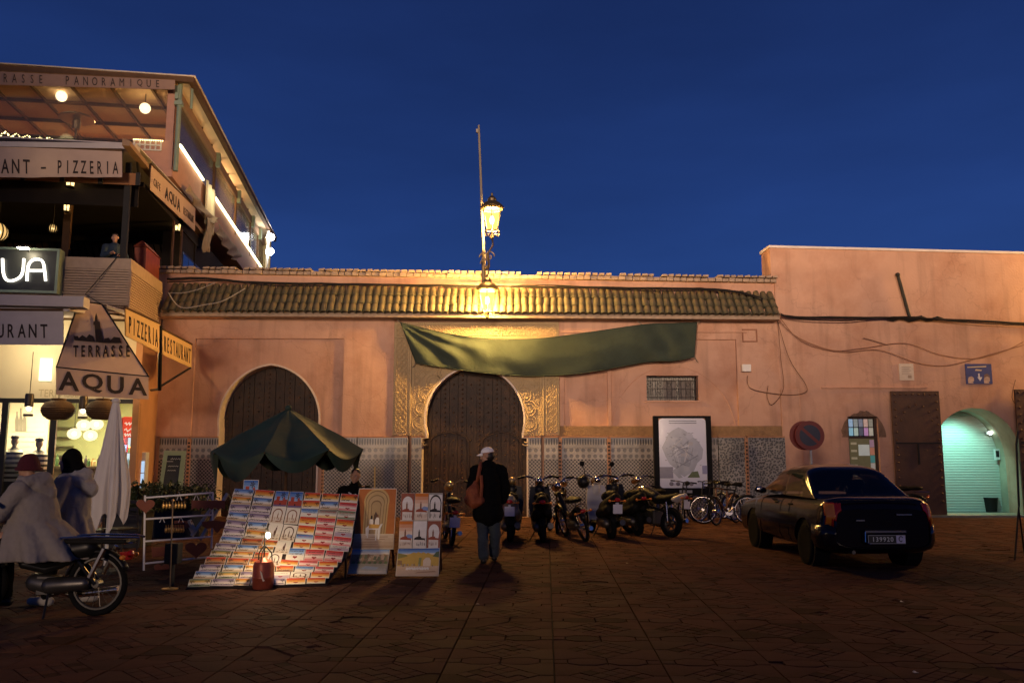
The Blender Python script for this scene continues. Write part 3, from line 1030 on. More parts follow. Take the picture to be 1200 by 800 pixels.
# steel door leaves, studded
M_STEEL = mat("rusty_brown_steel", (.085, .048, .034), .55, metal=.35, var=.3, scale=3, bump=.2, stain=(.14, .07, .04), stain_amt=.7, stain_scale=1.4)
def leaf(px0, px1, py0, Y, label, thick=.06):
    x0, x1 = P(px0, 540, Y).x, P(px1, 540, Y).x; z1 = P((px0 + px1) / 2, py0, Y).z; z0 = .05
    t = thing("door_leaf", label, "door", ((x0 + x1) / 2, Y, z0), group="steel door leaves of the passage")
    d = MB(); d.box(x0, Y, z0, x1, Y + thick, z1); d.build("panel", M_STEEL, t, bevel=.006)
    d = MB()
    zc = z0 + (z1 - z0) * .57
    d.box(x0 + .05, Y - .02, zc, x1 - .05, Y - .001, zc + .04); d.box((x0 + x1) / 2 - .035, Y - .03, zc - .55, (x0 + x1) / 2 + .01, Y - .002, zc - .004)
    d.build("latch_bar", M_IRON, t)
    sp = []
    n = 8
    for k in range(n): sp.append((x0 + .09 + (x1 - x0 - .18) * k / (n - 1), z1 - .09))
    for k in range(1, 15):
        z = z1 - .09 - k * .205
        if z > z0 + .05: sp += [(x0 + .09, z), (x1 - .09, z)]
    for k in range(7):
        a = pi * (k + .5) / 7
        if abs(a - pi / 2) < 2: sp.append(((x0 + x1) / 2 - (x1 - x0) * .33 * cos(a), z1 - .92 + .55 * sin(a)))
    me = None
    for x, z in sp:
        if me is None:
            s = MB(); s.ell((0, 0, 0), (.032, .028, .032), 8, 5); me = s.mesh("stud", M_STEEL, True)
        inst(me, "stud", t, Matrix.Translation(V((x, Y - .004, z)) - t.location))
    return t
leaf(1049, 1106, 458, 22.82, "tall studded rusty brown steel door leaf standing open left of the lit passage")
leaf(1196, 1254, 456, 22.80, "studded steel door leaf cut off by the picture edge right of the passage")

# window with small coloured panes
vw = thing("bright_window", "narrow window with coloured panes and notices behind the parked car", "window", ((vx0 + vx1) / 2, YR, vz0))
d = MB(); d.plate([(vx0 + .0, vz0), (vx1, vz0), (vx1, vz1), (vx0, vz1)], [[(vx0 + .06, vz0 + .06), (vx1 - .06, vz0 + .06), (vx1 - .06, vz1 - .04), (vx0 + .06, vz1 - .04)]], fy, YR + .12, YR + .2)
zt_ = F(1012, 512)[1]
d.box(vx0 + .062, YR + .13, zt_ - .03, vx1 - .062, YR + .19, zt_ + .02)
d.build("frame", mat("dark_window_wood", (.06, .035, .025), .6, var=.2), vw)
pc = [(.35, .55, .85), (.30, .36, .36), (.22, .25, .32), (.62, .45, .38), (.30, .30, .24), (.30, .62, .85), (.45, .60, .52), (.10, .11, .15), (.55, .30, .55), (.50, .50, .40)]
for r_ in range(2):
    for k in range(5):
        w = (vx1 - vx0 - .14) / 5; x = vx0 + .07 + k * w
        zz = zt_ + .03 + r_ * 0
        h = (vz1 - .05 - zt_ - .03) / 2; z = zt_ + .03 + (1 - r_) * h
        c = pc[r_ * 5 + k]
        d = MB(); d.box(x + .012, YR + .145, z + .012, x + w - .012, YR + .155, z + h - .012)
        d.build("pane", mat("lit_pane_%d" % (r_ * 5 + k), c, .3, var=.35, scale=16, emit=c, estr=.33), vw)
M_PG = mat("warm_dim_glass", (.10, .085, .045), .25, var=.4, scale=4, emit=(.30, .24, .10), estr=.16)
d = MB(); d.box(vx0 + .065, YR + .15, vz0 + .065, vx1 - .065, YR + .16, zt_ - .035); d.build("pane", M_PG, vw)
d = MB(); xa = vx0 + (vx1 - vx0) * .38; d.box(xa, YR + .14, zt_ - .50, xa + .30, YR + .147, zt_ - .20); d.build("notice", mat("white_notice", (.62, .66, .62), .7, emit=(.5, .58, .5), estr=.25), vw)
for k, c in enumerate([(.45, .30, .40), (.62, .28, .18), (.10, .38, .36), (.55, .55, .48)]):
    d = MB(); d.box(vx1 - .2, YR + .14, zt_ - .06 - (k + 1) * .21, vx1 - .08, YR + .147, zt_ - .06 - k * .21 - .01)
    d.build("sticker", mat("sticker_%d" % k, c, .6, emit=c, estr=.18), vw)
d = MB()
for k in range(5):
    z = zt_ - .2 - k * .2; d.box(vx0 + .11, YR + .143, z, vx0 + .27, YR + .149, z + .06)
d.build("lettering", mat("pale_window_text", (.45, .40, .28), .7, emit=(.4, .36, .2), estr=.2), vw)
b2 = MB()
xm, hw = (vx0 + vx1) / 2, (vx1 - vx0) / 2
ro, ri = [], []
for k in range(33):
    a = pi * k / 32
    ro.append((xm + (hw + .20 + .06 * mnoise.noise(V((k * .4, 2, 1)))) * cos(a), zt_ + (.70 + .10 * mnoise.noise(V((k * .4, 9, 1)))) * sin(a)))
    s_ = min(hw / max(abs(cos(a)), 1e-6), (vz1 - zt_) / max(sin(a), 1e-6))
    ri.append((xm + s_ * cos(a), zt_ + s_ * sin(a)))
b2.add([V((x, YR - .012, z)) for x, z in ro] + [V((x, YR - .012, z)) for x, z in ri], [(k, k + 1, k + 34, k + 33) for k in range(32)])
b2.build("rough_surround", mat("bare_mortar", (.20, .125, .085), .95, var=.35, scale=8, bump=.8, bscale=30), rb)

# papers on the wall
d = MB(); x, z = F(1061, 436); d.box(x - .2, YR - .022, z - .23, x + .2, YR - .003, z + .23)
nt_ = d.build("wall_notice", mat("pale_notice_board", (.62, .53, .43), .7, var=.2, scale=5), None, label="small pale notice plate on the wall above the studded leaf", cat="notice")
d = MB()
for k in range(5): d.box(x - .13, YR - .025, z + .13 - k * .05, x + .13 - .05 * (k % 2), YR - .0225, z + .142 - k * .05)
d.box(x + .03, YR - .025, z - .17, x + .13, YR - .0225, z - .09); d.build("lettering", mat("faded_print", (.33, .25, .19), .8), nt_)
x0, z0 = F(1131, 450); x1, z1 = F(1160, 426.5)
d = MB(); d.box(x0, YR - .022, z0, x1, YR - .003, z1)
po = d.build("hairdresser_poster", mat("blue_poster", (.045, .06, .21), .5, var=.3, scale=3), None, label="blue poster with two faces and a white arrow above the passage", cat="poster")
fp = lambda u, w, dd: V((x0 + (x1 - x0) * u, YR - .0225 - dd, z0 + (z1 - z0) * w))
fpp = lambda u, w, dd: V((x0 + (x1 - x0) * u, YR - .023 + dd, z0 + (z1 - z0) * w))
d = MB(); d.plate([(.47, .52), (.53, .52), (.53, .34), (.62, .34), (.53, .14), (.43, .34), (.47, .34)], [], fpp, 0, .001); d.build("arrow", mat("white_print", (.6, .6, .66), .6), po)
d = MB(); d.plate([(.08, .86), (.80, .90), (.80, .84), (.08, .80)], [], fpp, 0, .001); d.build("lettering", mat("yellow_print", (.55, .45, .3), .6), po); d = MB(); d.plate([(.40, .74), (.63, .70), (.60, .64), (.36, .66)], [], fpp, 0, .001); d.build("lettering", mat("yellow_print", (.55, .45, .3), .6), po)
for u0 in (.20, .80):
    s_ = 1 if u0 < .5 else -1
    d = MB()
    d.plate([(u0 - .12, .04), (u0 - .13, .22), (u0 - .09, .34), (u0 + .02, .38), (u0 + .10, .30), (u0 + .10, .16), (u0 + .05, .08), (u0 + .08, .03)], [], fpp, 0, .001)
    d.build("portrait", mat("skin_print", (.50, .36, .30), .6, var=.4, scale=9), po)
    d = MB()
    if s_ < 0: d.plate([(u0 - .12, .30), (u0 - .10, .46), (u0 + .02, .52), (u0 + .10, .42), (u0 + .11, .30), (u0 + .0, .38)], [], fpp, -.0012, -.0002); d.build("portrait_hair", mat("hair_print", (.16, .10, .10), .6), po)

# leaning rod and cables
def cable(name, label, pts, r, m=M_CABLE, Y=22.9, sub=6, cat="cable", n=6, wob=0.0, group=None):
    q = [P(px, py, (Y if len(pt) == 2 else pt[2])) for pt in pts for px, py in [pt[:2]]]
    out = []
    for i in range(len(q) - 1):
        p0, p1, p2, p3 = q[max(i - 1, 0)], q[i], q[i + 1], q[min(i + 2, len(q) - 1)]
        for k in range(sub):
            t = k / sub
            out.append(.5 * ((2 * p1) + (p2 - p0) * t + (2 * p0 - 5 * p1 + 4 * p2 - p3) * t * t + (3 * p1 - p0 - 3 * p2 + p3) * t ** 3)
                       + V((0, 0, wob * rc.uniform(-1, 1))))
    out.append(q[-1])
    d = MB(); d.tube(out, r, n)
    return d.build(name, m, None, label=label, cat=cat, group=group, smooth=60)

cable("power_cable", "thick black cable sagging along the parapet above the green tiles",
      [(196, 327), (240, 326), (300, 331), (420, 333), (560, 335), (700, 337), (800, 338), (850, 340), (890, 349), (908, 362), (925, 371), (1000, 372), (1100, 374), (1200, 379), (1300, 383)], .034, Y=22.78, wob=.008)
cable("power_cable", "thin black cable twisted over the thick one above the green tiles",
      [(196, 331), (262, 329), (330, 335), (430, 334), (560, 337), (640, 334), (760, 341), (850, 341), (895, 353), (915, 370), (985, 376), (1060, 371), (1140, 378), (1300, 385)], .016, Y=22.72, wob=.012)
d = MB(); p0, p1 = P(1052, 322, 22.86), P(1066, 372, 22.86); d.cyl(p0, p1, .045); d.ell(p0, .065)
rod = d.build("cable_post", M_CABLE, None, label="short black leaning rod above the cable on the right wall", cat="rod", smooth=40)
d = MB(); d.tube([P(1040 + k * 6.5, 373.5 + 1.6 * sin(k * 1.9), 22.84) for k in range(11)], [.03 + .035 * sin(pi * k / 10) for k in range(11)], 6); d.build("cable_knot", M_CABLE, rod)
wires = [
    [(912, 375), (935, 395), (975, 410), (1010, 408), (1060, 402), (1100, 415), (1140, 420), (1175, 412), (1200, 400)],
    [(914, 372), (940, 400), (985, 412), (1030, 410), (1075, 425), (1110, 428), (1150, 418), (1200, 404)],
    [(910, 372), (925, 420), (945, 452), (940, 461), (915, 462), (880, 455), (876, 440)],
    [(911, 374), (915, 420), (918, 455), (905, 474), (899, 465), (900, 452)],
    [(1012, 396), (1020, 398), (1040, 404)],
    [(1190, 445), (1186, 465), (1192, 480), (1197, 520)],
]
wl_ = ["painted-over wires looping from the corner to the blue poster", "second loop of painted-over wires passing under the notice plate", "thin wire hanging from the corner to the white junction box",
       "wire loop hanging below the tile end at the building corner", "short loose wire under the thick cable on the right wall", "wire hanging down the wall right of the passage"]
for w, l in zip(wires, wl_):
    cable("wall_wire", l, w, .010, M_PINKCABLE if "painted" in l else mat("brown_wire", (.16, .09, .06), .8), Y=22.87, cat="wire", n=4, group="loose wires on the right wall")
cable("wall_wire", "pale wires drooping across the left end of the green tiles", [(197, 343), (212, 360), (240, 357), (262, 352), (287, 338)], .013, mat("grey_wire", (.35, .33, .31), .7), Y=22.3, cat="wire", n=4)
cable("wall_wire", "pale wire crossing from the balcony to the left roof tiles", [(196, 343), (215, 343), (235, 338), (252, 331)], .011, MATS["grey_wire"], Y=22.4, cat="wire", n=4)

# ================================================================ wall lanterns
M_LANT = mat("bronze_lantern", (.10, .075, .045), .45, metal=.7, var=.2)
M_LGLASS = glow("lantern_glass", (1.0, .50, .09), 3.2, .5)
M_LBULB = glow("lantern_bulb", (1.0, .72, .30), 28)
def lantern_head(t, c, s, hang):
    """six-sided lantern; c = centre of the glass"""
    d = MB()
    C = V(c)
    n = 6
    top, bot, h = .27 * s, .16 * s, .30 * s
    ring = lambda r, z: [C + V((r * cos(2 * pi * (k + .5) / n), r * sin(2 * pi * (k + .5) / n), z)) for k in range(n)]
    rt, rbm = ring(top, h), ring(bot, -h)
    for k in range(n):
        d.cyl(rbm[k], rt[k], .014 * s, n=5); d.cyl(rt[k], rt[(k + 1) % n], .018 * s, n=5); d.cyl(rbm[k], rbm[(k + 1) % n], .016 * s, n=5)
    hd = d.build("lantern_head", M_LANT, t)
    for k in range(n):
        k2 = (k + 1) % n
        q = MB(); q.add([rbm[k], rbm[k2], rt[k2], rt[k]], [(0, 1, 2, 3)]); q.build("pane", M_LGLASS, hd, fixn=False)
    q = MB()
    q.lathe([(.30 * s, h), (.33 * s, h + .05 * s), (.32 * s, h + .10 * s), (.20 * s, h + .20 * s), (.12 * s, h + .24 * s), (.13 * s, h + .30 * s), (.08 * s, h + .36 * s), (.03 * s, h + .40 * s), (.035 * s, h + .46 * s), (.0, h + .50 * s)], C, 12)
    q.build("lantern_roof", M_LANT, hd, smooth=40)
    q = MB(); q.ell(C, (.06 * s, .06 * s, .13 * s), 10, 8); q.build("bulb", M_LBULB, hd, smooth=True)
    q = MB()
    for k in range(n):
        a = 2 * pi * (k + .5) / n
        q.tube([C + V((r * cos(a), r * sin(a), z)) for r, z in ((bot, -h), (bot * 1.5, -h - .05 * s), (bot * 1.25, -h - .13 * s), (bot * .5, -h - .10 * s), (bot * .3, -h - .20 * s))], .013 * s, 5)
    q.lathe([(.02 * s, -h - .26 * s), (.05 * s, -h - .2 * s), (.03 * s, -h - .14 * s), (.02, -h)], C, 8)
    q.build("lantern_scroll", M_LANT, hd)

def twin_lantern(label, pu_, pl_, Yl, foot_px, bright):
    cu_, cl_ = P(*pu_, Yl), P(*pl_, Yl)
    base = P(*foot_px, 22.95)
    t = thing("twin_wall_lantern", label, "street lamp", base, group="wall lanterns of the square")
    lantern_head(t, cu_, .98, False)
    lantern_head(t, cl_, .92, True)
    d = MB()
    j = V(((cu_.x + cl_.x) / 2 - .02, Yl, (cu_.z + cl_.z) / 2 - .05))
    d.tube([base, base + V((0, -.3, .02)), V((j.x, Yl + .1, j.z - .1)), j], .03, 7)
    d.tube([cu_ + V((0, 0, -.35)), cu_ + V((.03, 0, -.7)), j + V((-.02, 0, .25)), j, cl_ + V((0, 0, .48))], .026, 6)
    for sx, o in ((1, V((.02, 0, .15))), (-1, V((-.10, 0, -.05))), (-1, V((-.13, 0, .12)))):
        d.tube([j + o + V((sx * .13 * (1 - k / 22) * cos(k * .42), 0, .16 * (1 - k / 22) * sin(k * .42))) for k in range(19)], .018, 5)
    d.tube([V((j.x - .16, Yl + .3, j.z - .55)), V((j.x - .16, Yl + .2, j.z + .35))], .045, 7)
    d.build("bracket", M_LANT, t, smooth=50)
    lamp("lantern_light", 'POINT', cu_, bright, (1.0, .53, .13), .22)
    lamp("lantern_light", 'POINT', cl_, bright, (1.0, .53, .13), .22)
    return t
twin_lantern("glowing twin yellow lantern on a scrolled bracket above the main arched door", (576.5, 258), (571, 352), 22.05, (566, 322), 3700)
twin_lantern("twin lantern on the right wall beyond the picture edge", (1392, 262), (1386, 352), 22.05, (1384, 322), 3400)

d = MB()
p0, p1 = P(568, 325, 22.5), P(561, 147, 22.5)
d.cyl(p0, p0.lerp(p1, .5), .045, .042, 8); d.cyl(p0.lerp(p1, .5), p1, .036, .03, 8); d.box(p1.x - .07, p1.y - .04, p1.z - .22, p1.x - .02, p1.y + .04, p1.z - .12)
d.build("flagpole", mat("grey_pole", (.22, .19, .15), .5, metal=.4), None, label="bare flagpole rising behind the twin lantern", cat="flagpole", smooth=40)

# ================================================================ green tarpaulin across the main door
M_TARP = mat("green_tarpaulin", (.047, .062, .049), .95, spec=.05, var=.2, scale=2.2, bump=.35, bscale=11, stain=(.035, .045, .035), stain_amt=.6, stain_scale=1.2)
topl = [(469, 378), (520, 390), (560, 396), (600, 397.5), (640, 396), (700, 388), (757, 380), (790, 379), (817, 378)]
botl = [(487, 425), (525, 431), (560, 436), (600, 439.5), (640, 440), (690, 436), (757, 424), (790, 422.5), (814, 418)]
def interp(l, t):
    t *= len(l) - 1; i = min(int(t), len(l) - 2); f = t - i
    p0, p1, p2, p3 = [V(l[max(0, min(len(l) - 1, i + k))]) for k in (-1, 0, 1, 2)]
    return .5 * ((2 * p1) + (p2 - p0) * f + (2 * p0 - 5 * p1 + 4 * p2 - p3) * f * f + (3 * p1 - p0 - 3 * p2 + p3) * f ** 3)
def tarpf(u, v):
    a, c = interp(topl, u), interp(botl, u)
    px = a.lerp(c, v)
    # pulled folds fan out from the top left corner
    ang = atan2(v * .9 + .02, u * 3.2 + .03)
    fold = .050 * sin(ang * 13) * math.exp(-u * 3.6) * min(1, u * 14 + v * 2)
    fold += .018 * sin(u * 23 + v * 3.0) * (.35 + .65 * v) + .02 * sin(u * 51 - v * 5) + .03 * mnoise.noise(V((u * 9, v * 3, 0)))
    return P(px.x, px.y, 22.70 + fold - .06 * sin(pi * v) * sin(pi * u))
d = MB(); d.grid(tarpf, 120, 22)
tarp = d.build("tarpaulin", M_TARP, None, label="green tarpaulin strung like a banner across the main arched door", cat="tarpaulin", smooth=True, solid=.006)

M_ROPE = mat("grey_rope", (.22, .20, .16), .9, var=.2)
for (u, v), (px, py) in (((0, 0), (466, 374)), ((1, 0), (821, 375)), ((.74, 0), (746, 375)), ((0, 1), (483, 431)), ((1, 1), (818, 424))):
    d = MB(); a_, b_ = tarpf(u, v), P(px, py, 22.90 if v else 22.75); d.tube([a_, a_.lerp(b_, .5) + V((0, 0, -.015)), b_], .012, 5)
    o = d.build("tie_rope", M_ROPE, tarp, world=False); o.matrix_parent_inverse = Matrix.Translation(tarp.location).inverted()
for v in (0, 1):
    d = MB(); d.tube([tarpf(k / 60, v) for k in range(61)], .014, 5); o = d.build("hem", M_TARP, tarp, world=False); o.matrix_parent_inverse = Matrix.Translation(tarp.location).inverted()
# ================================================================ map board
q0, q1 = P(768, 588, 21.6), P(833, 487, 21.6)
mb = thing("map_board", "framed grey town map board standing before the mosaic wall", "information board", ((q0.x + q1.x) / 2, 21.6, 0))
x0, x1, z0, z1 = q0.x, q1.x, P(800, 574, 21.6).z, q1.z
d = MB()
d.plate([(x0, z0 - .12), (x1, z0 - .12), (x1, z1), (x0, z1)], [[(x0 + .13, z0 + .05), (x1 - .13, z0 + .05), (x1 - .13, z1 - .06), (x0 + .13, z1 - .06)]], fy, 21.6, 21.75)
d.build("frame", mat("black_board_frame", (.009, .009, .009), .6, var=.15, spec=.1), mb, bevel=.01)
for x in (x0 + .02, x1 - .14):
    d = MB(); d.box(x, 21.62, 0, x + .12, 21.74, z0 - .123); d.build("leg", M_BLACK, mb)
def rr(x0, z0, x1, z1, r, n=5):
    return [(cx_ + r * cos(a0 + pi / 2 * k / n), cz_ + r * sin(a0 + pi / 2 * k / n)) for cx_, cz_, a0 in ((x1 - r, z1 - r, 0), (x0 + r, z1 - r, pi / 2), (x0 + r, z0 + r, pi), (x1 - r, z0 + r, 1.5 * pi)) for k in range(n + 1)]
d = MB(); d.plate(rr(x0 + .132, z0 + .052, x1 - .132, z1 - .062, .1), [], fy, 21.63, 21.66)
sheet = d.build("map_sheet", mat("map_paper", (.84, .85, .90), .12, var=.04, scale=2, coat=.6), mb)
mw, mh = x1 - x0 - .264, z1 - z0 - .114
fm = lambda u, w, dd: V((x0 + .132 + mw * u, 21.628 - dd * 0 + dd, z0 + .052 + mh * w))
PK = [0]
def print_(poly, c, k, nm="map_area"):
    PK[0] += 1; k = .3 + PK[0] * .18
    d = MB(); d.plate(poly, [], fm, -.0012 * k, .001); return d.build(nm, mat("map_ink_%d_%d_%d" % tuple(int(v * 100) for v in c), c, .15, var=.18, scale=5, coat=.8), sheet)
blob = [(.30, .83), (.42, .87), (.52, .84), (.60, .80), (.70, .74), (.84, .66), (.93, .55), (.90, .42), (.80, .36), (.72, .24), (.62, .20), (.52, .16), (.42, .20), (.34, .28), (.22, .34), (.14, .44), (.06, .58), (.14, .68), (.20, .78)]
print_(blob, (.50, .52, .54), 1)
rk = random.Random(9)
for k in range(26):
    a, r_ = rk.uniform(0, 2 * pi), rk.uniform(0, .33); u, w = .5 + r_ * cos(a) * .95, .52 + r_ * sin(a) * .85
    s_ = rk.uniform(.03, .09); n_ = rk.randint(4, 6); ph = rk.uniform(0, 6)
    print_([(u + s_ * cos(ph + 2 * pi * i / n_), w + .65 * s_ * sin(ph + 2 * pi * i / n_) * rk.uniform(.7, 1.2)) for i in range(n_)], rk.choice([(.40, .42, .44), (.56, .57, .57), (.50, .48, .45), (.60, .62, .66), (.30, .31, .31)]), 2)
for k in range(16):
    a, r0_ = rk.uniform(0, pi), rk.uniform(-.22, .22); u, w = .5 + r0_ * cos(a + 1.57), .5 + r0_ * sin(a + 1.57) * .8; L_ = rk.uniform(.10, .30); t_ = rk.uniform(.004, .009)
    c_, s_ = cos(a), sin(a) * .7
    print_([(u - L_ * c_ + t_ * s_, w - L_ * s_ - t_ * c_), (u + L_ * c_ + t_ * s_, w + L_ * s_ - t_ * c_), (u + L_ * c_ - t_ * s_, w + L_ * s_ + t_ * c_), (u - L_ * c_ - t_ * s_, w - L_ * s_ + t_ * c_)], rk.choice([(.78, .78, .80), (.70, .66, .58), (.30, .31, .33)]), 2, "map_road")
for k in range(34):
    u, w = rk.uniform(.1, .88), rk.uniform(.3, .8)
    print_([(u, w), (u + rk.uniform(.02, .06), w), (u + .03, w + .006), (u, w + .006)], (.20, .20, .22), 2, "map_text")
print_([(0.0, .14), (.28, .14), (.28, .30), (0, .30)], (.32, .31, .36), 2)
print_([(.26, .24), (.40, .14), (.48, .15), (.34, .28)], (.52, .54, .56), 3)
print_([(.58, .15), (.84, .15), (.80, .24), (.68, .23)], (.16, .20, .09), 3)
for z_ in (.955, .925): print_([(.22, z_), (.80, z_), (.80, z_ + .012), (.22, z_ + .012)], (.30, .32, .36), 2, "map_text")
for u in (.24, .38, .52, .66):
    print_([(u + .045 * cos(2 * pi * k / 12), .06 + .03 * sin(2 * pi * k / 12)) for k in range(12)], (.26, .25, .27), 2, "map_symbol")
print_([(.90, .20), (1.0, .20), (1.0, .32), (.90, .32)], (.38, .38, .52), 2)
d = MB(); d.box((x0 + x1) / 2 - .12, 21.57, z0 - .07, (x0 + x1) / 2 + .2, 21.597, z0 + .0); d.build("lock_plate", mat("grey_plate", (.35, .34, .33), .4, metal=.4), mb)

# ================================================================ no parking sign
sgY = 19.6
c = P(949, 510, sgY)
sg = thing("no_parking_sign", "round red and blue no parking sign on a grey post by the car roof", "road sign", (c.x, sgY, 0))
d = MB(); d.lathe([(.34, -.008), (.34, .008), (.0, .008)], c, 28, M=Matrix.Rotation(pi / 2, 4, 'X')); d.build("disc", mat("faded_red_sign", (.17, .024, .020), .45, var=.2, scale=6), sg)
d = MB(); d.lathe([(.0, .010), (.245, .010), (.245, .0125), (0, .0125)], c, 28, M=Matrix.Rotation(pi / 2, 4, 'X')); d.build("blue_face", mat("sign_blue", (.016, .024, .052), .35, var=.15, scale=6), sg)
d = MB(); Mr = Matrix.Translation(c) @ Matrix.Rotation(radians(42), 4, 'Y'); d.box(-.25, -.0165, -.035, .25, -.0135, .035, Mr); d.build("bar", MATS["faded_red_sign"], sg)
d = MB(); d.cyl((c.x + .02, sgY + .045, 0), (c.x + .02, sgY + .045, c.z + .1), .03, n=10); d.build("post", mat("galvanised_post", (.34, .35, .37), .4, metal=.6), sg)
c3 = P(942, 510, sgY + .12)
d = MB(); d.lathe([(.34, -.006), (.34, .006)], c3, 28, M=Matrix.Rotation(pi / 2, 4, 'X')); d.build("rear_disc", MATS["faded_red_sign"], sg)
# ================================================================ the café building on the left
AL = radians(8.4)
LU, LV = V((cos(AL), sin(AL), 0)), V((-sin(AL), cos(AL), 0))
_c = P(152, 335, 19.9)
LC = V((_c.x, _c.y, 0))
def LPt(a, b, z): return LC + LU * a + LV * b + V((0, 0, z))
def LFp(px, py, b):                      # pixel -> (a, z) on the front plane at depth b
    q = PLN(px, py, LC + LV * b, LV) - LC
    return (q.dot(LU), q.z)
def LSp(px, py, a=0.0):                  # pixel -> (b, z) on the side plane
    q = PLN(px, py, LC + LU * a, LU) - LC
    return (q.dot(LV), q.z)
LM = Matrix(((LU.x, LV.x, 0, LC.x), (LU.y, LV.y, 0, LC.y), (0, 0, 1, 0), (0, 0, 0, 1)))
def lbox(mb_, a0, b0, z0, a1, b1, z1): return mb_.box(a0, b0, z0, a1, b1, z1, LM)
fla = lambda x, z, d: LPt(x, d, z)

M_CAFE = mat("cafe_orange_plaster", (.48, .25, .13), .85, var=.12, scale=2, bump=.2, stain=(.3, .15, .08), stain_amt=.5)
M_CREAM = mat("cream_plaster", (.72, .63, .46), .8, var=.05, scale=2)
M_GREENW = mat("sage_green_wall", (.40, .46, .24), .8, var=.06)
M_FRAME = mat("black_shop_frame", (.015, .014, .013), .4, var=.1)
M_FAB = mat("beige_awning_fabric", (.52, .38, .30), .85, var=.08, scale=4, bump=.15, bscale=90)
M_FABG = mat("grey_awning_fabric", (.52, .47, .45), .85, var=.08, scale=4, bump=.15, bscale=90)
M_FABO = mat("ochre_sign_fabric", (.62, .42, .20), .8, var=.06, scale=4)
M_INK = mat("dark_brown_print", (.030, .020, .018), .8, var=.1)
M_SLAT = mat("pale_slat", (.46, .33, .22), .6, var=.12, scale=8)
M_BROWN = mat("brown_beam", (.10, .055, .03), .7, var=.2, spec=.15)
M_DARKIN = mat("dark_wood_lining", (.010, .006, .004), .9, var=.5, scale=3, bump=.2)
M_TERR = mat("terrace_pink_paint", (.46, .25, .18), .8, var=.1)
M_GREENP = mat("green_grey_steel", (.20, .26, .20), .5, metal=.3, var=.15)
M_PLAST = glassy("clear_plastic", (.93, .88, .82), .84, .12)
_t = M_PLAST.node_tree
_o = [n for n in _t.nodes if n.type == 'OUTPUT_MATERIAL'][0]; _src = _o.inputs[0].links[0].from_socket
_df = _t.nodes.new("ShaderNodeBsdfTranslucent"); _df.inputs[0].default_value = (.6, .55, .5, 1)
_d2 = _t.nodes.new("ShaderNodeBsdfDiffuse"); _d2.inputs[0].default_value = (.6, .55, .5, 1)
_a = _t.nodes.new("ShaderNodeAddShader"); _m = _t.nodes.new("ShaderNodeMixShader"); _m.inputs[0].default_value = .03
_t.links.new(_df.outputs[0], _a.inputs[0]); _t.links.new(_d2.outputs[0], _a.inputs[1])
_t.links.new(_src, _m.inputs[1]); _t.links.new(_a.outputs[0], _m.inputs[2]); _t.links.new(_m.outputs[0], _o.inputs[0])
M_GLASS = glassy("shop_glass", (.97, .98, .96), .97, .02)
M_BLUEGL = mat("dark_blue_window", (.03, .04, .06), .06, var=.1, coat=1.0)

cafe = thing("cafe_building", "café corner building with balcony and glazed roof terrace", "building", LC)
zf0 = LFp(152, 365, 0)[1]; zf1 = LFp(152, 303, 0)[1]; zf2 = LFp(152, 316, 0)[1]
z_bar = LFp(100, 470, 1.45)[1]
SHB = 1.40
b_end = LSp(193, 340)[0]
A0 = -11.0
# shell
d = MB(); lbox(d, -.16, SHB, -.05, -.001, b_end + 4, zf0 - .02); d.build("side_wall", M_CAFE, cafe)
d = MB(); lbox(d, A0, SHB + .05, z_bar + .06, -.162, SHB + .25, zf0 - .02); d.build("fascia", M_CREAM, cafe)
d = MB(); lbox(d, A0, 0, zf0 - .001, 0, 9, zf0 + .16); d.build("balcony_slab", M_BROWN, cafe)
d = MB(); lbox(d, A0, 7.0, -.05, -.162, 7.2, z_bar + .8); d.build("shop_rear_wall", M_GREENW, cafe)
d = MB(); lbox(d, A0, SHB + .252, z_bar + .5, -.162, 6.99, z_bar + .6); d.build("shop_ceiling", M_CREAM, cafe)
d = MB(); lbox(d, A0, SHB + .1, -.05, -.162, 6.99, .12); d.build("shop_floor", mat("shop_tiles", (.30, .24, .18), .4, var=.1), cafe)
ai = LFp(48, 520, 4.5)[0]
d = MB(); lbox(d, ai - 5, 4.9, .12, ai, 5.0, z_bar + .49); d.build("shop_partition", M_CREAM, cafe)
for k in range(17):                      # white tiled wall behind the counter
    d = MB(); z = .9 + k * .14; lbox(d, ai - 5, 4.885, z + .006, ai - .06, 4.898, z + .134); d.build("tile", mat("cream_tile", (.68, .62, .50), .3, var=.05), cafe)
# glazed front
d = MB()
lbox(d, A0, SHB, z_bar - .05, -.162, SHB + .1, z_bar + .058)
lbox(d, A0, SHB, .12, -.162, SHB + .1, .2)
for px in (-60, 4, 62):
    a = LFp(px, 500, SHB)[0]; lbox(d, a - .07, SHB + .005, .2, a + .07, SHB + .095, z_bar - .05)
a = LFp(160, 500, SHB)[0]; lbox(d, a - .035, SHB + .005, .2, a + .035, SHB + .095, z_bar - .05)
sf = d.build("shop_front", M_FRAME, cafe)
edges = [LFp(px, 500, SHB)[0] for px in (-60, 4, 62, 160)] + [-.165]
for k in range(4):
    d = MB(); lbox(d, edges[k] + .071, SHB + .045, .2, edges[k + 1] - .071 * (k < 3), SHB + .055, z_bar - .05); d.build("pane", M_GLASS, sf)
d = MB(); lbox(d, A0, SHB - .03, -.03, -.162, SHB + .098, .118); d.build("threshold", M_BROWN, cafe)
a0_, z0_ = LFp(44, 464, SHB)[0], z_bar + .1
d = MB(); put_text(d, "TERRASSE", fla, a0_, a0_ + .95, z0_, z0_ + .19, 0, SHB + .048); d.build("lettering", mat("faint_olive_print", (.50, .42, .28), .8), cafe)

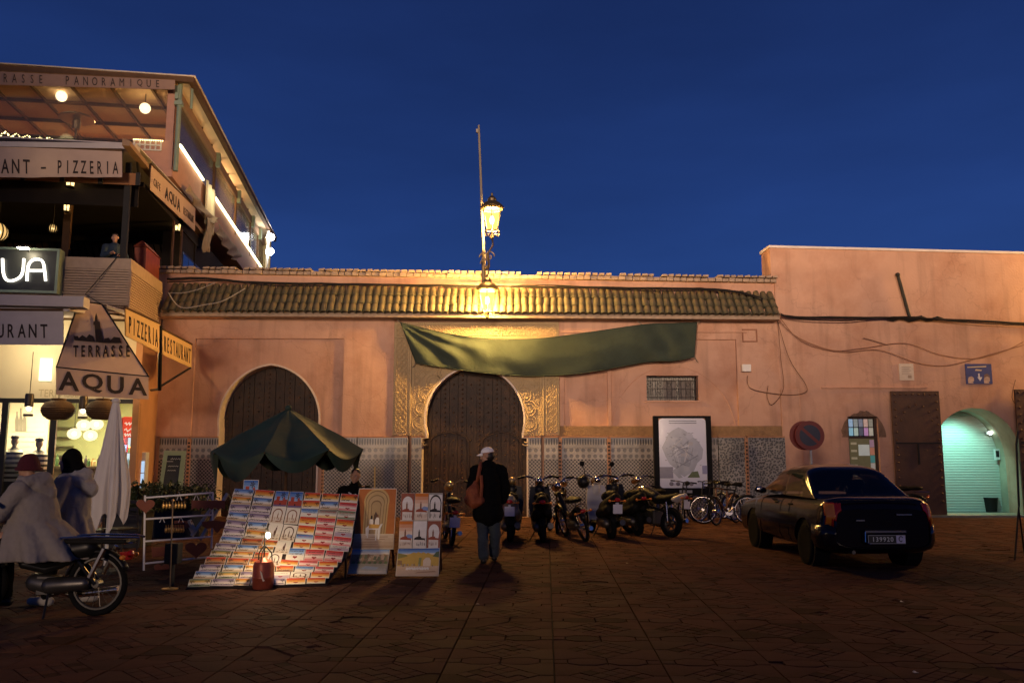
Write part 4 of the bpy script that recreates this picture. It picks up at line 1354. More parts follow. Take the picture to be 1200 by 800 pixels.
# light panel and shop lights
pa0, pz0 = LFp(46, 446, SHB + .04); pa1, pz1 = LFp(62, 420, SHB + .04)
d = MB(); lbox(d, pa0, SHB + .0, pz0, pa1, SHB + .048, pz1); d.build("lit_panel_lamp", glow("lit_panel", (1, .93, .62), 2.2), None, label="bright rectangular light panel on the cream wall over the shop glass", cat="lamp")
SHOPC = (1.0, .80, .46)
lamp("shop_light", 'AREA', LPt(-3.2, 3.0, z_bar + .42), 480, SHOPC, 1.6, LPt(-3.2, 3.0, 0))
lamp("shop_light", 'AREA', LPt(-1.2, 4.2, z_bar + .42), 310, (1.0, .86, .50), 1.2, LPt(-1.2, 4.2, 0))
lamp("awning_light", 'POINT', LPt(-2.4, .3, zf0 - .75), 90, SHOPC, .15)
lamp("awning_light", 'POINT', LPt(.22, .35, zf0 - .95), 42, (1.0, .62, .27), .15)

# balcony parapet of slats
d = MB()
lbox(d, A0, 0, zf2 + .002, 0, .07, zf1); lbox(d, -.07, .072, zf2 + .002, 0, b_end - .25, zf1 - .002)
lbox(d, A0, .08, zf0 + .16, -.08, .12, zf2); lbox(d, -.12, .122, zf0 + .16, -.08, b_end - .25, zf2)
bal = d.build("balcony_parapet", M_SLAT, cafe)
ns = 17
asl = LFp(60, 340, 0)[0]
for k in range(ns):
    z = zf0 - .06 + (zf2 - zf0 + .06) * k / ns; h = (zf2 - zf0 + .06) / ns
    d = MB(); lbox(d, A0 / 2, .0, z + h * .18, -.03, .05, z + h * .88); d.build("slat", M_SLAT, bal)
    d = MB(); lbox(d, -.026, .0, z + h * .18, .022, b_end - .25, z + h * .88); d.build("slat", M_SLAT, bal)
d = MB(); lbox(d, -.03, .0, zf0 - .07, .01, .03, zf2 + .001); d.build("corner_trim", M_SLAT, bal)

# first floor: dark room behind the balcony
zc1 = LFp(150, 214, 0)[1]
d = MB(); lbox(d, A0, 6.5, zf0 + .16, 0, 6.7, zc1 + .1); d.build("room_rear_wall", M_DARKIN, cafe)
for k in range(46):                       # slanting boards
    a = -9.4 + k * .21
    d = MB(); d.hexa([LPt(a, 6.47, zf0 + .2), LPt(a + .16, 6.47, zf0 + .2), LPt(a + .16, 6.497, zf0 + .2), LPt(a, 6.497, zf0 + .2)],
                     [LPt(a - .9, 6.47, zc1 + .05), LPt(a - .74, 6.47, zc1 + .05), LPt(a - .74, 6.497, zc1 + .05), LPt(a - .9, 6.497, zc1 + .05)])
    d.build("plank", mat("dark_slanted_board", (.075, .042, .022), .5, var=.4, scale=5), cafe)
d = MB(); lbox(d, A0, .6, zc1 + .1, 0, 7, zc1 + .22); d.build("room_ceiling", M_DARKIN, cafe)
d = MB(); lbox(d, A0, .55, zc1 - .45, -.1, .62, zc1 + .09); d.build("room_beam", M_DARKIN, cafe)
for px in (-20, 26, 72, 117, 161):
    a = LFp(px, 215, .1)[0]; d = MB(); lbox(d, a - .05, .10, zc1 - .02, a + .05, .16, zc1 + .30); d.build("rib", M_BLACK, cafe)
d = MB(); lbox(d, A0, .17, zc1 - .0, .02, .2, zc1 + .30); d.build("curtain_board", mat("brown_orange_board", (.30, .13, .05), .7, var=.15), cafe)
for px, w in ((147, .07), (79, .09)):
    a = LFp(px, 250, .25 if px > 100 else 2.0)[0]; bb = .25 if px > 100 else 2.0
    d = MB(); lbox(d, a - w, bb, zf0 + .16, a + w, bb + .12, zc1 + .6); d.build("post", M_BLACK if px > 100 else M_BROWN, cafe)
bs0, zz0 = LSp(203, 262); bs1, _ = LSp(213, 262)
d = MB(); lbox(d, -.02, bs0, zf0 + .16, .02, bs0 + .14, zc1 + .1); d.build("post", M_BROWN, cafe)
d = MB(); lbox(d, -.02, bs1, zf0 + .16, .02, bs1 + .14, zc1 + .1); d.build("post", M_BROWN, cafe)
for k in range(3):
    b0 = bs1 + .3 + k * 1.6
    d = MB(); lbox(d, -.03, b0, zf0 + .16, .0, b0 + 1.5, zc1 - .5); wdo = d.build("window", M_FRAME, cafe)
    for q in range(2):
        d = MB(); lbox(d, .002, b0 + .06 + q * .72, zf0 + .25, .012, b0 + .72 + q * .72, zc1 - .58); d.build("pane", M_BLUEGL, wdo)
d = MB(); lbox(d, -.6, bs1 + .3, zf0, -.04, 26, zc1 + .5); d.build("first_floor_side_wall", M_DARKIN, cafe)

for x0, x1 in ((27, 73), (90, 131)):
    a0_, z0_ = LFp(x0, 271, 5.9); a1_, z1_ = LFp(x1, 264.5, 5.9)
    d = MB(); lbox(d, a0_ - .35, 5.92, z0_ - .28, a1_ + .35, 5.97, z1_ + .28)
    sgn = d.build("room_sign", M_BLACK, None, label="dark sign reading salle climatisee %s inside the café balcony" % ("behind the golden globe lamp" if x0 < 50 else "nearest the seated guest"), cat="sign", group="dark signs in the café room")
    d = MB(); put_text(d, "SALLE CLIMATISEE", fla, a0_, a1_, z0_, z1_, .01, 5.915); d.build("lettering", mat("white_lettering", (.7, .7, .66), .6, emit=(.7, .66, .55), estr=.16), sgn)

# small lamps of the balcony
M_BULB = glow("warm_bulb", (1, .74, .34), 9)
def pendant(px, py, b, r, h, label, watts, kind="lantern"):
    watts = watts * (3 if watts < 20 else 1)
    a, z = LFp(px, py, b); c = LPt(a, b, z)
    t = thing("hanging_lamp", label, "lamp", c, group="hanging lamps of the café")
    d = MB()
    n = 6
    if kind == "lantern":
        for k in range(n):
            g = 2 * pi * k / n; d.cyl(c + V((r * .8 * cos(g), r * .8 * sin(g), -h)), c + V((r * cos(g), r * sin(g), h)), .012, n=4)
        d.lathe([(r * 1.1, h), (r * .5, h + r * .6), (.015, h + r), (.015, h + .5)], c, 10); d.lathe([(r * .85, -h - .02), (r * .85, -h + .01)], c, 10)
        d.build("cage", M_IRON, t)
        d = MB(); d.lathe([(r * .76, -h + .012), (r * .95, h - .005)], c, 10); d.build("shade", glow("lamp_shade_lit", (1, .66, .24), 3.2, .3), t)
    else:
        d.lathe([(.012, h), (.012, h + .7)], c, 5); d.build("cord", M_IRON, t)
        d = MB(); d.ell(c, (r, r, h), 14, 10); d.build("shade", glow("globe_lit_%s" % kind, (1, .60, .20) if kind == "gold" else (1, .82, .50), 1.1 if kind == "gold" else 4.5, .25), t)
        if kind == "gold":
            d = MB()
            for k in range(6): d.tube([c + V((r * 1.01 * cos(g) * cos(pi * k / 6), r * 1.01 * cos(g) * sin(pi * k / 6), h * 1.01 * sin(g))) for g in [2 * pi * q / 16 for q in range(16)]], .018, 4, True)
            d.build("filigree", M_IRON, t)
    d = MB(); d.ell(c, r * .3, 8, 6); d.build("bulb", M_BULB, t)
    if watts: lamp("lamp_light", 'POINT', c, watts, (1, .64, .26), max(.03, r * .3))
pendant(82.5, 213, .4, .13, .13, "lit box lantern directly under the pizzeria awning", 10)
pendant(78, 243, 1.9, .09, .11, "lit lantern low on the brown post behind the balcony", 7)
pendant(91, 252, 4.2, .09, .11, "smallest lit lantern deep in the dark café room", 5)
pendant(62, 268, 2.4, .11, .13, "gold filigree globe lamp in front of the dark room sign", 2, "gold")
pendant(-2, 272, 1.4, .22, .24, "amber globe lamp at the left picture edge on the balcony", 2, "gold")
pendant(208, 267, bs0 + .3 if False else 4.3, .10, .10, "lit wall lantern beside the blue side windows", 6)

# AQUA sign with bent neon letters
sa0 = LFp(-78, 320, -.3)[0]; sa1, sz0 = LFp(64, 341, -.3); _, sz1 = LFp(64, 294, -.3)
ns_ = thing("neon_sign", "dark board with white neon letters on the café balcony", "sign", LPt(sa1, -.3, sz0))
d = MB(); lbox(d, sa0, -.29, sz0, sa1, -.02, sz1); d.build("board", mat("dark_sign_board", (.03, .032, .03), .35, var=.4, scale=2), ns_)
d = MB(); lbox(d, sa0, -.33, sz0 - .06, sa1, -.292, sz0); lbox(d, sa0, -.33, sz1, sa1, -.292, sz1 + .05); lbox(d, sa1, -.33, sz0 - .06, sa1 + .06, -.0, sz1 + .05); d.build("rim", M_GREENP, ns_)
M_NEON = glow("neon_white", (1, .93, .80), 3.6)
def smooth(pts, k=4):
    q = [V(p) for p in pts]; out = []
    for i in range(len(q) - 1):
        p0, p1, p2, p3 = q[max(i - 1, 0)], q[i], q[i + 1], q[min(i + 2, len(q) - 1)]
        for m in range(k):
            t = m / k
            out.append(.5 * ((2 * p1) + (p2 - p0) * t + (2 * p0 - 5 * p1 + 4 * p2 - p3) * t * t + (3 * p1 - p0 - 3 * p2 + p3) * t ** 3))
    return out + [q[-1]]
letters = [[(-64, 328), (-60, 312), (-52, 303), (-44, 306), (-42, 328)], [(-60, 318), (-44, 318)],
           [(-20, 303), (-32, 306), (-35, 316), (-31, 326), (-20, 329), (-10, 324), (-8, 314), (-12, 305), (-20, 303)], [(-18, 322), (-8, 331)],
           [(3, 303), (4, 320), (8, 328), (16, 328.5), (24, 324), (27, 316), (28, 303)],
           [(31.5, 329), (33, 312), (38, 305), (46, 304), (51, 309), (53.5, 329)], [(35, 317), (50, 317)]]
for st in letters:
    d = MB(); d.tube([LPt(a, -.345, z) for a, z in [LFp(p[0], p[1], -.345) for p in smooth([(*p, 0) for p in st])]], .031, 6); d.build("neon_tube", M_NEON, ns_)
a, z = LFp(27, 290, -.6)
d = MB(); lbox(d, a - .14, -.66, z, a + .14, -.5, z + .05); d.cyl(LPt(a, -.5, z + .04), LPt(a, -.29, z - .02), .015)
sl_ = d.build("sign_spotlight", M_IRON, None, label="bright small spotlight above the neon sign board", cat="lamp")
d = MB(); lbox(d, a - .11, -.65, z - .025, a + .11, -.51, z - .002); d.build("lens", glow("spot_lens", (1, .85, .55), 40), sl_)
lamp("sign_light", 'POINT', LPt(a, -.6, z - .12), 9, (1, .85, .6), .05)

# ---- awnings and lettered valances
fracs = {'TERRASSE': .46, 'PANORAMIQUE': .46, 'PIZZERIA': .62}
def valance(name, label, corners, texts, m=M_FAB, th=.02, wave=.02, frame=True, group="lettered awnings of the café"):
    """corners: four world points TL, TR, BR, BL; texts: (string, u0, u1, v0, v1, bold)"""
    tl, tr, br, bl = [V(c) for c in corners]
    n = (tr - tl).cross(bl - tl).normalized()
    if n.dot(CAMP - tl) < 0: n = -n
    def f(u, v, dd=0):
        p = tl.lerp(tr, u).lerp(bl.lerp(br, u), v)
        return p + n * (wave * sin(u * 17 + v * 2) * v + wave * .5 * sin(u * 41 + 1) * v - dd)
    t = thing(name, label, "awning", (tl + tr + br + bl) / 4, group=group)
    d = MB(); d.grid(lambda u, v: f(u, v), 48, 4); d.grid(lambda u, v: f(u, v, th), 48, 4); d.build("valance", m, t, smooth=True)
    if frame:
        d = MB(); d.tube([f(0, 0, .01) + V((0, 0, .015)), f(1, 0, .01) + V((0, 0, .015))], .03, 6); d.build("rail", M_BROWN, t)
    for s, u0, u1, v0, v1, bo in texts:
        d = MB()
        if len(s) == 1: put_text(d, s, lambda x, z, dd: f(x, -z, 0) + n * (-dd), u0, u1, -v1, -v0, bo, -.004)
        else:
            for k, ch in enumerate(s):
                d = MB(); put_spaced(d, ch, lambda x, z, dd: f(x, -z, 0) + n * (-dd), u0 + (u1 - u0) * k / len(s), u0 + (u1 - u0) * (k + 1) / len(s), -v1, -v0, .74 if s == "AQUA" else fracs.get(s, .64), bo, -.004); d.build("letter", M_INK, t)
            continue
        d.build("lettering", M_INK, t)
    return t

def fr4(b, px0, px1, yt0, yt1, yb1, yb0):
    return [LPt(a, b, z) for a, z in [LFp(px0, yt0, b), LFp(px1, yt1, b), LFp(px1, yb1, b), LFp(px0, yb0, b)]] if False else \
           [(lambda q: LPt(q[0], b, q[1]))(LFp(x, y, b)) for x, y in ((px0, yt0), (px1, yt1), (px1, yb1), (px0, yb0))]
def U(px, x0, x1): return (px - x0) / (x1 - x0)

x0, x1 = -96, 143
aw1 = valance("balcony_awning", "beige awning lettered restaurant pizzeria above the café balcony", fr4(-.25, x0, x1, 167, 177, 207.5, 208), [("RESTAURANT", U(-88, x0, x1), U(35, x0, x1), .42, .88, .012), ("-", U(46, x0, x1), U(52, x0, x1), .66, .72, 0), ("PIZZERIA", U(63.5, x0, x1), U(139.8, x0, x1), .42, .88, .012)])
d = MB()
q0, q1 = LFp(x0, 165, -.25), LFp(150, 168, -.25); r1 = LSp(207, 186)
d.hexa([LPt(q0[0], -.28, q0[1] - .12), LPt(0, -.28, q1[1] - .14), LPt(0, .15, q1[1] - .10), LPt(q0[0], .15, q1[1] - .10)], [LPt(q0[0], -.28, q0[1] + .0), LPt(0, -.28, q1[1]), LPt(0, .15, q1[1] + .06), LPt(q0[0], .15, q0[1] + .06)])
d.build("cassette", M_FABG, aw1)
zr = q1[1]
d = MB(); d.hexa([LPt(A0, -.2, zr + .0), LPt(.0, -.2, zr), LPt(0, 5, zr + .25), LPt(A0, 5, zr + .25)], [LPt(A0, -.2, zr + .03), LPt(.0, -.2, zr + .03), LPt(0, 5, zr + .28), LPt(A0, 5, zr + .28)])
d.build("canopy", M_FABG, aw1)
# side valance CAFE AQUA
def sd4(pts, a=0.0): return [(lambda q: LPt(a, q[0], q[1]))(LSp(x, y, a)) for x, y in pts]
valance("side_awning", "sloping beige side awning lettered café aqua above the blue windows", sd4([(177, 193), (229, 244), (228.5, 271), (176, 222)], .13),
        [("CAFE", .05, .19, .42, .72, 0), ("AQUA", .27, .62, .30, .80, .025), ("RESTAURANT", .69, .96, .42, .74, -.002)], M_FAB, wave=.0)
d = MB(); t0, t1 = LSp(150, 166, .03), LSp(246, 258, .03)
d.hexa([LPt(-.1, t0[0], t0[1] - .1), LPt(.08, t0[0], t0[1] - .1), LPt(.08, t1[0], t0[1] - .1), LPt(-.1, t1[0], t0[1] - .1)], [LPt(-.1, t0[0], t0[1] + .08), LPt(.08, t0[0], t0[1] + .02), LPt(.08, t1[0], t0[1] + .02), LPt(-.1, t1[0], t0[1] + .08)])
d.build("side_gutter", mat("brown_gutter_fabric", (.30, .19, .11), .8, var=.15), cafe)
d = MB(); d.tube([LPt(-.05, .1, zr - .25), LPt(-.3, 1.3, zr - .55), LPt(-.02, 2.2, zr - .5)], .03, 6); d.build("awning_arm", M_IRON, aw1)
lamp("awning_light", 'POINT', LPt(-2.0, -.9, zr - .75), 3, (1, .72, .36), .1)

# ground-floor awning with the trapezoid corner sign
D0 = 17.0
cl, cr = P(66, 430, D0), P(174, 441, 18.3)
tl, tr = P(93, 352, 17.9), P(120, 357, 18.3)
cl2, cr2 = P(66, 462, D0), P(174, 468, 18.3)
tz = thing("corner_awning", "trapezoid corner awning with tower drawing lettered terrasse aqua", "awning", (cl + cr) / 2, group="lettered awnings of the café")
nrm = (cr - cl).cross(tl - cl).normalized()
if nrm.dot(CAMP - cl) < 0: nrm = -nrm
def ft(u, v, dd=0): return tl.lerp(tr, u).lerp(cl.lerp(cr, u), v) - nrm * dd
def fv(u, v, dd=0):
    n2 = (cr - cl).cross(V((0, 0, 1))).normalized()
    if n2.dot(CAMP - cl) < 0: n2 = -n2
    return cl.lerp(cr, u).lerp(cl2.lerp(cr2, u), v) - n2 * dd + n2 * .02 * sin(9 * u) * v
d = MB(); d.grid(lambda u, v: ft(u, v), 10, 10); d.grid(lambda u, v: ft(u, v, .02), 10, 10); d.build("canopy", M_FAB, tz)
d = MB(); d.grid(lambda u, v: fv(u, v), 24, 3); d.grid(lambda u, v: fv(u, v, .02), 24, 3); d.build("valance", M_FAB, tz, smooth=True)
d = MB(); d.tube([ft(0, 0), ft(0, 1), ft(1, 1), ft(1, 0), ft(0, 0)], .022, 5); d.build("rail", M_IRON, tz)
for k, ch in enumerate("AQUA"):
    d = MB(); put_spaced(d, ch, lambda x, z, dd: fv(x, -z, dd), k / 4, (k + 1) / 4, -.84, -.12, .72, .022, -.004); d.build("letter", M_INK, tz)
# the sloping panel is drawn in photo pixels mapped on its own plane
def fs(x, z, dd): return PLN(x, z, cl, nrm) + nrm * (.012 - dd)
d = MB()
for k, ch in enumerate("TERRASSE"):
    d = MB(); put_spaced(d, ch, fs, 84 + 8.75 * k, 92.75 + 8.75 * k, 418.5, 405, .66, .018, -.004); d.build("letter", M_INK, tz)
d = MB()
d.plate([(112, 401), (110.5, 381), (109, 381), (109.2, 377.5), (110.8, 376.5), (110.8, 372), (112.4, 367), (114, 372), (114.2, 376.5), (116.6, 377.5), (117, 381), (121.5, 402)], [], fs, -.006 - .0005 * 0, -.002); d.build('logo_shape', M_INK, tz); d = MB()
d.plate([(87, 399), (86, 394), (91, 394), (92, 396.5), (96, 393), (101, 396), (104, 392), (109, 394.5), (111, 401)], [], fs, -.006 - .0005 * 1, -.002); d.build('logo_shape', M_INK, tz); d = MB()
d.plate([(121, 402), (122, 397), (127, 396), (129, 399), (133, 395), (140, 396), (142, 402)], [], fs, -.006 - .0005 * 2, -.002); d.build('logo_shape', M_INK, tz); d = MB()
x0, x1 = -96, 74
D0a = PLN(66, 430, cl, LV) - LC
b0a = D0a.dot(LV)
aw0 = valance("shop_awning", "grey beige awning valance lettered restaurant left of the trapezoid sign", fr4(b0a, x0, x1, 363, 364, 404, 403), [("RESTAURANT", U(-72.5, x0, x1), U(57.5, x0, x1), .40, .80, .012)], M_FABG)
d = MB(); q0, q1 = LFp(x0, 350, b0a + .5), LFp(93, 350, b0a + .5); zq = LFp(60, 363, b0a)[1]
d.hexa([LPt(q0[0], b0a, zq - .02), LPt(q1[0], b0a, zq - .02), LPt(q1[0], SHB, zq + .5), LPt(q0[0], SHB, zq + .5)], [LPt(q0[0], b0a, zq + .03), LPt(q1[0], b0a, zq + .03), LPt(q1[0], SHB, zq + .55), LPt(q0[0], SHB, zq + .55)])
d.build("canopy", M_FABG, aw0)
d = MB(); lbox(d, q0[0], b0a - .1, zq + .06, LFp(124, 355, b0a)[0] - .4, b0a + .25, zq + .28); d.build("cassette", M_FABG, aw0)
# ochre side valances
def side_depth(px): return 22.6 * 230 / (455 - px)
def dep4(pts): return [P(x, y, side_depth(x)) for x, y in pts]
valance("side_valance", "yellow side valance lettered pizzeria beside the trapezoid sign", dep4([(147, 361), (187, 379.5), (187, 413.5), (147, 393)]), [("PIZZERIA", .06, .95, .24, .84, .006)], M_FABO, wave=.006)
v2 = valance("side_valance", "yellow side valance lettered restaurant nearest the pink wall", dep4([(190, 386), (225, 404), (224.5, 431), (190, 415)]), [("RESTAURANT", .04, .96, .22, .84, .004)], M_FABO, wave=.006)
d = MB(); d.cyl(P(188, 382, 19.5), P(187, 457, 20.2), .045); d.cyl(P(187, 453, 20.2), P(223, 431, 22.4), .03); d.cyl(P(187, 456, 20.2), P(177, 457, 21.6), .03); d.build("bracket", M_IRON, v2)
d = MB(); d.hexa([P(125, 358, 18.4), P(187, 379, 19.4), P(186, 379, 21.5), P(125, 365, 21.5)], [P(125, 357, 18.4), P(187, 378, 19.4), P(186, 376, 21.5), P(125, 361, 21.5)]); d.build("canopy", M_FABG, v2)
d = MB(); d.tube([P(120, 357, 18.3), P(100, 345, 19.6), P(140, 298, 19.85)], .012, 5); d.build("guy_rope", M_IRON, tz)

# ---- roof terrace
tb0, _ = LSp(206, 150)
_, z_rail = LSp(214, 176)
zta = LSp(209, 196)[1]
z_eave = LFp(205, 100, tb0)[1]
z_evt = LFp(205, 93, tb0)[1]
b_far = LSp(312, 250)[0]
M_TCEIL = mat("cream_tent_lining", (.60, .47, .33), .85, var=.12, scale=1.5, bump=.2, bscale=8)
d = MB(); lbox(d, A0, tb0 - .1, zta - .5, 0, b_far, zta - .3); d.build("terrace_floor", M_TERR, cafe)
d = MB(); lbox(d, -.14, tb0 + .2, zta - .35, -.02, b_far, z_rail - .05); d.build("terrace_parapet", M_TERR, cafe)
d = MB(); lbox(d, LFp(155, 180, tb0)[0], tb0 - .02, zta - .4, -.05, tb0 + .1, LFp(190, 165, tb0)[1]); d.build("terrace_parapet", M_TERR, cafe)
d = MB(); lbox(d, LFp(194, 150, tb0)[0], tb0 + .02, zta - .3, LFp(203, 150, tb0)[0], tb0 + .12, z_eave); d.build("post", M_TERR, cafe)
d = MB(); lbox(d, -.14, tb0 + .3, z_rail, -.02, tb0 + .42, z_eave); d.build("post", M_TERR, cafe)
d = MB(); d.cyl(LPt(0.06, tb0, zta - .3), LPt(.06, tb0, z_eave + .05), .07); lbox(d, -.06, tb0 - .1, z_eave - .62, .16, tb0 + .1, z_eave - .50); lbox(d, -.05, tb0 - .11, z_eave - .45, .05, tb0 - .0, z_eave - .05); d.cyl(LPt(.35, tb0 + .2, z_eave - .6), LPt(.35, tb0 + .2, z_eave), .04); d.build("post", M_GREENP, cafe)
npost = 5
pb = [LSp(px, 200)[0] for px in (252, 279, 297, 306)]
for k, bb in enumerate(pb):
    d = MB(); lbox(d, -.1, bb, z_rail - .2, .0, bb + .16, z_eave); d.build("post", M_BROWN, cafe)
    d = MB(); lbox(d, .0, bb, z_eave - .5, .14, bb + .2, z_eave); d.build("post_bracket", M_GREENP, cafe)
# eaves and roof cloth
ae = .42
d = MB(); lbox(d, ae - .08, tb0 - .3, z_eave, ae + .08, b_far + .3, z_eave + .16); lbox(d, A0, tb0 - .3, z_eave, ae - .082, tb0 - .16, z_eave + .16); d.build("eave_beam", M_BROWN, cafe)
d = MB(); lbox(d, -.05, tb0, z_eave - .35, .02, b_far, z_eave - .05); d.build("side_valance_band", mat("brown_band", (.26, .16, .10), .8, var=.15), cafe)
zrid = LFp(0, 64, tb0 + 1.5)[1]
ar = LFp(0, 64, tb0 + 1.5)[0]
d = MB()
def roof(u, v):
    a = ae + .12 + (ar - ae - 3.5) * u; bb = tb0 - .34 + (b_far + .6 - tb0) * v
    z = z_eave + .17 + (zrid - z_eave - .10) * (1 - (1 - u) ** 2 * 1.0) * min(1, v * 7 + .02) + .03 * sin(v * 60) * u
    return LPt(a, bb, z)
d.grid(roof, 20, 60); d.build("roof_cloth", M_FABG, cafe, smooth=True, solid=.03)
d = MB(); lbox(d, A0, tb0 + .1, z_eave + .10, ae - .1, b_far, z_eave + .15); d.build("terrace_ceiling", M_TCEIL, cafe)
for k in range(9):
    d = MB(); bb = tb0 + .3 + k * 1.55; lbox(d, A0, bb, z_eave + .0, -.02, bb + .06, z_eave + .099); d.build("ceiling_beam", M_BROWN, cafe)
for k in range(7):
    d = MB(); a = -.9 - k * 1.15; lbox(d, a, tb0 + .12, z_eave + .02, a + .07, b_far - .1, z_eave + .097); d.build("ceiling_beam", M_BROWN, cafe)
for k in range(5):
    a = -.9 - k * 2.3; d = MB(); lbox(d, a - .04, tb0 + 9, zta - .3, a + .04, tb0 + 9.1, z_eave); d.build("post", M_BROWN, cafe)
d = MB(); lbox(d, A0, tb0 + 11.5, zta - .3, -.15, tb0 + 11.6, z_eave + .09); d.build("terrace_rear_wall", mat("terrace_brown_wall", (.22, .14, .10), .8, var=.2, scale=1.5), cafe)
d = MB(); lbox(d, A0, tb0 + .05, zta - .3, LFp(194, 150, tb0)[0] - .01, tb0 + .06, z_eave); d.build("plastic_pane", M_PLAST, cafe)
seg = [tb0 + .45] + pb + [b_far]
for k in range(len(seg) - 1):
    d = MB(); lbox(d, -.05, seg[k] + .17, z_rail, -.04, seg[k + 1] - .02, z_eave - .05); d.build("plastic_pane", M_PLAST, cafe)
# lettered front band
x0, x1 = -92, 205
valance("terrace_awning", "pink beige band lettered terrasse panoramique along the terrace roof", fr4(tb0 - .32, x0, x1, 79, 93.5, 105, 97), [("TERRASSE", U(-32, x0, x1), U(50, x0, x1), .18, .82, .0), ("PANORAMIQUE", U(70.6, x0, x1), U(189.4, x0, x1), .15, .85, .0)], mat("pinkish_band_fabric", (.26, .17, .135), .85, var=.08), wave=.0)
# globes
for px, py, b, w, nm in ((72, 113, tb0 + 1.2, 420, "glowing globe lamp under the terrace roof above the word panoramique"), (170, 127, tb0 + 1.0, 420, "glowing globe lamp under the terrace roof nearest the corner post")):
    pendant(px, py, b, .16, .16, nm, w, "white")
for px, py, w, nm in ((255.5, 218.5, 12, "upper of two small white lamps behind the lit plastic sheet"), (261, 227, 12, "lower of two small white lamps behind the lit plastic sheet"), (283, 261, 14, "small lamp seen through the terrace side near its far end"), (274, 275, 10, "small white lamp just over the far terrace rail")):
    bq, zq_ = LSp(px, py, -.35); a_, z_ = -.35, zq_; c = LPt(a_, bq, z_)
    d = MB(); d.ell(c, .11, 10, 8); d.build("terrace_lamp", glow("small_lamp_glow", (1, .86, .60), 14), None, label=nm, cat="lamp", group="small terrace lamps")
    lamp("lamp_light", 'POINT', c + V((-.2, 0, 0)), w, (1, .72, .38), .1)
lamp("terrace_light", 'POINT', LPt(-2.2, tb0 + 8.5, z_eave - .7), 900, (1, .60, .24), .2)
# LED strips
M_LED = glow("led_strip", (1, .90, .52), 7)
d = MB(); p0, p1 = LSp(214, 177, .0), LSp(237, 214, .0); d.cyl(LPt(.02, tb0 + .5, z_rail), LPt(.02, LSp(237, 214)[0], z_rail), .045, n=5); d.build("led_strip", M_LED, None, label="bright LED strip on the terrace rail before the lit plastic sheet", cat="light strip")
d = MB(); d.cyl(LPt(.02, LSp(250, 235)[0], z_rail), LPt(.02, b_far - 1, z_rail), .05, n=5); d.build("led_strip", M_LED, None, label="long LED strip on the terrace rail beyond the lit plastic sheet", cat="light strip")
lamp("led_light", 'POINT', LPt(.45, LSp(228, 195)[0], z_rail + .1), 6, (1, .78, .38), .2)
lamp("led_light", 'POINT', LPt(.45, LSp(275, 260)[0], z_rail + .1), 8, (1, .74, .34), .2)
bq0, bq1 = LSp(238, 215)[0], LSp(249, 230)[0]
d = MB(); d.grid(lambda u, v: LPt(.10 + .05 * sin(u * 19), bq0 + (bq1 - bq0) * u, z_rail + .05 - 1.5 * v), 20, 6)
d.build("lit_sheet", mat("pale_plastic_sheet", (.75, .68, .48), .6, var=.1), None, label="pale plastic sheet glowing below the terrace rail", cat="sheet", smooth=True, solid=.01)
lamp("sheet_light", 'POINT', LPt(.75, (bq0 + bq1) / 2, z_rail - .1), 34, (1, .84, .5), .1)
# string of tiny lights
rs = random.Random(4)
d = MB(); zs_ = LFp(60, 159, tb0 - .1)[1]
for k in range(56):
    a = LFp(-10 + k * 2.1 + rs.uniform(-.6, .6), 159, tb0 - .1)[0]; d.ell(LPt(a, tb0 - .12 + rs.uniform(-.05, .05), zs_ + .05 * sin(k) + (k * -.004)), rs.uniform(.012, .028), 5, 4)
for k in range(14):
    a = LFp(157 + k * 2.6, 164, tb0 - .1)[0]; d.ell(LPt(a, tb0 - .12, LFp(160, 164, tb0 - .1)[1]), .022, 5, 4)
d.build("string_lights", glow("string_light_glow", (1, .80, .34), 4), None, label="string of tiny yellow lights above the grey awning box", cat="string lights", kind="stuff")
d = MB(); d.cyl(LPt(A0, tb0 - .1, zs_ - .02), LPt(LFp(150, 163, tb0 - .1)[0], tb0 - .1, zs_ - .08), .012); 
d.build("lamp_wire", M_IRON, None, label="thin cord carrying the tiny lights above the awning box", cat="cord")
lamp("string_glow", 'POINT', LPt(LFp(70, 159, tb0)[0], tb0 - .4, zs_ + .1), 7, (1, .82, .4), .2)
# lattice
d = MB(); a0_, z0_ = LFp(157, 175, tb0 - .05); a1_, z1_ = LFp(189, 165, tb0 - .05)
for k in range(6): lbox(d, a0_ + (a1_ - a0_) * k / 5 - .02, tb0 - .06, z0_, a0_ + (a1_ - a0_) * k / 5 + .02, tb0 - .04, z1_)
for k in range(3): lbox(d, a0_, tb0 - .075, z0_ + (z1_ - z0_) * k / 2 - .02, a1_, tb0 - .061, z0_ + (z1_ - z0_) * k / 2 + .02)
d.build("lattice", mat("white_lattice", (.6, .58, .5), .6), None, label="small white lattice panel at the terrace corner", cat="lattice")
# heater
a, z = LFp(90, 139, tb0 + 2.0); c = LPt(a, tb0 + 2.0, z)
ht = thing("patio_heater", "grey mushroom patio heater under the terrace roof", "heater", LPt(a, tb0 + 2, zta - .3))
d = MB(); d.lathe([(.50, -.04), (.52, -.02), (.46, .05), (.2, .12), (.0, .14)], c, 20); d.build("reflector", mat("brushed_steel", (.4, .38, .36), .35, metal=.8), ht, smooth=40)
d = MB(); d.lathe([(.11, -.35), (.13, -.1), (.10, -.041)], c, 12); d.build("burner", MATS["brushed_steel"], ht)
d = MB(); d.cyl(c + V((0, 0, -.35)), LPt(a, tb0 + 2, zta - .3), .03); d.build("pole", MATS["brushed_steel"], ht)
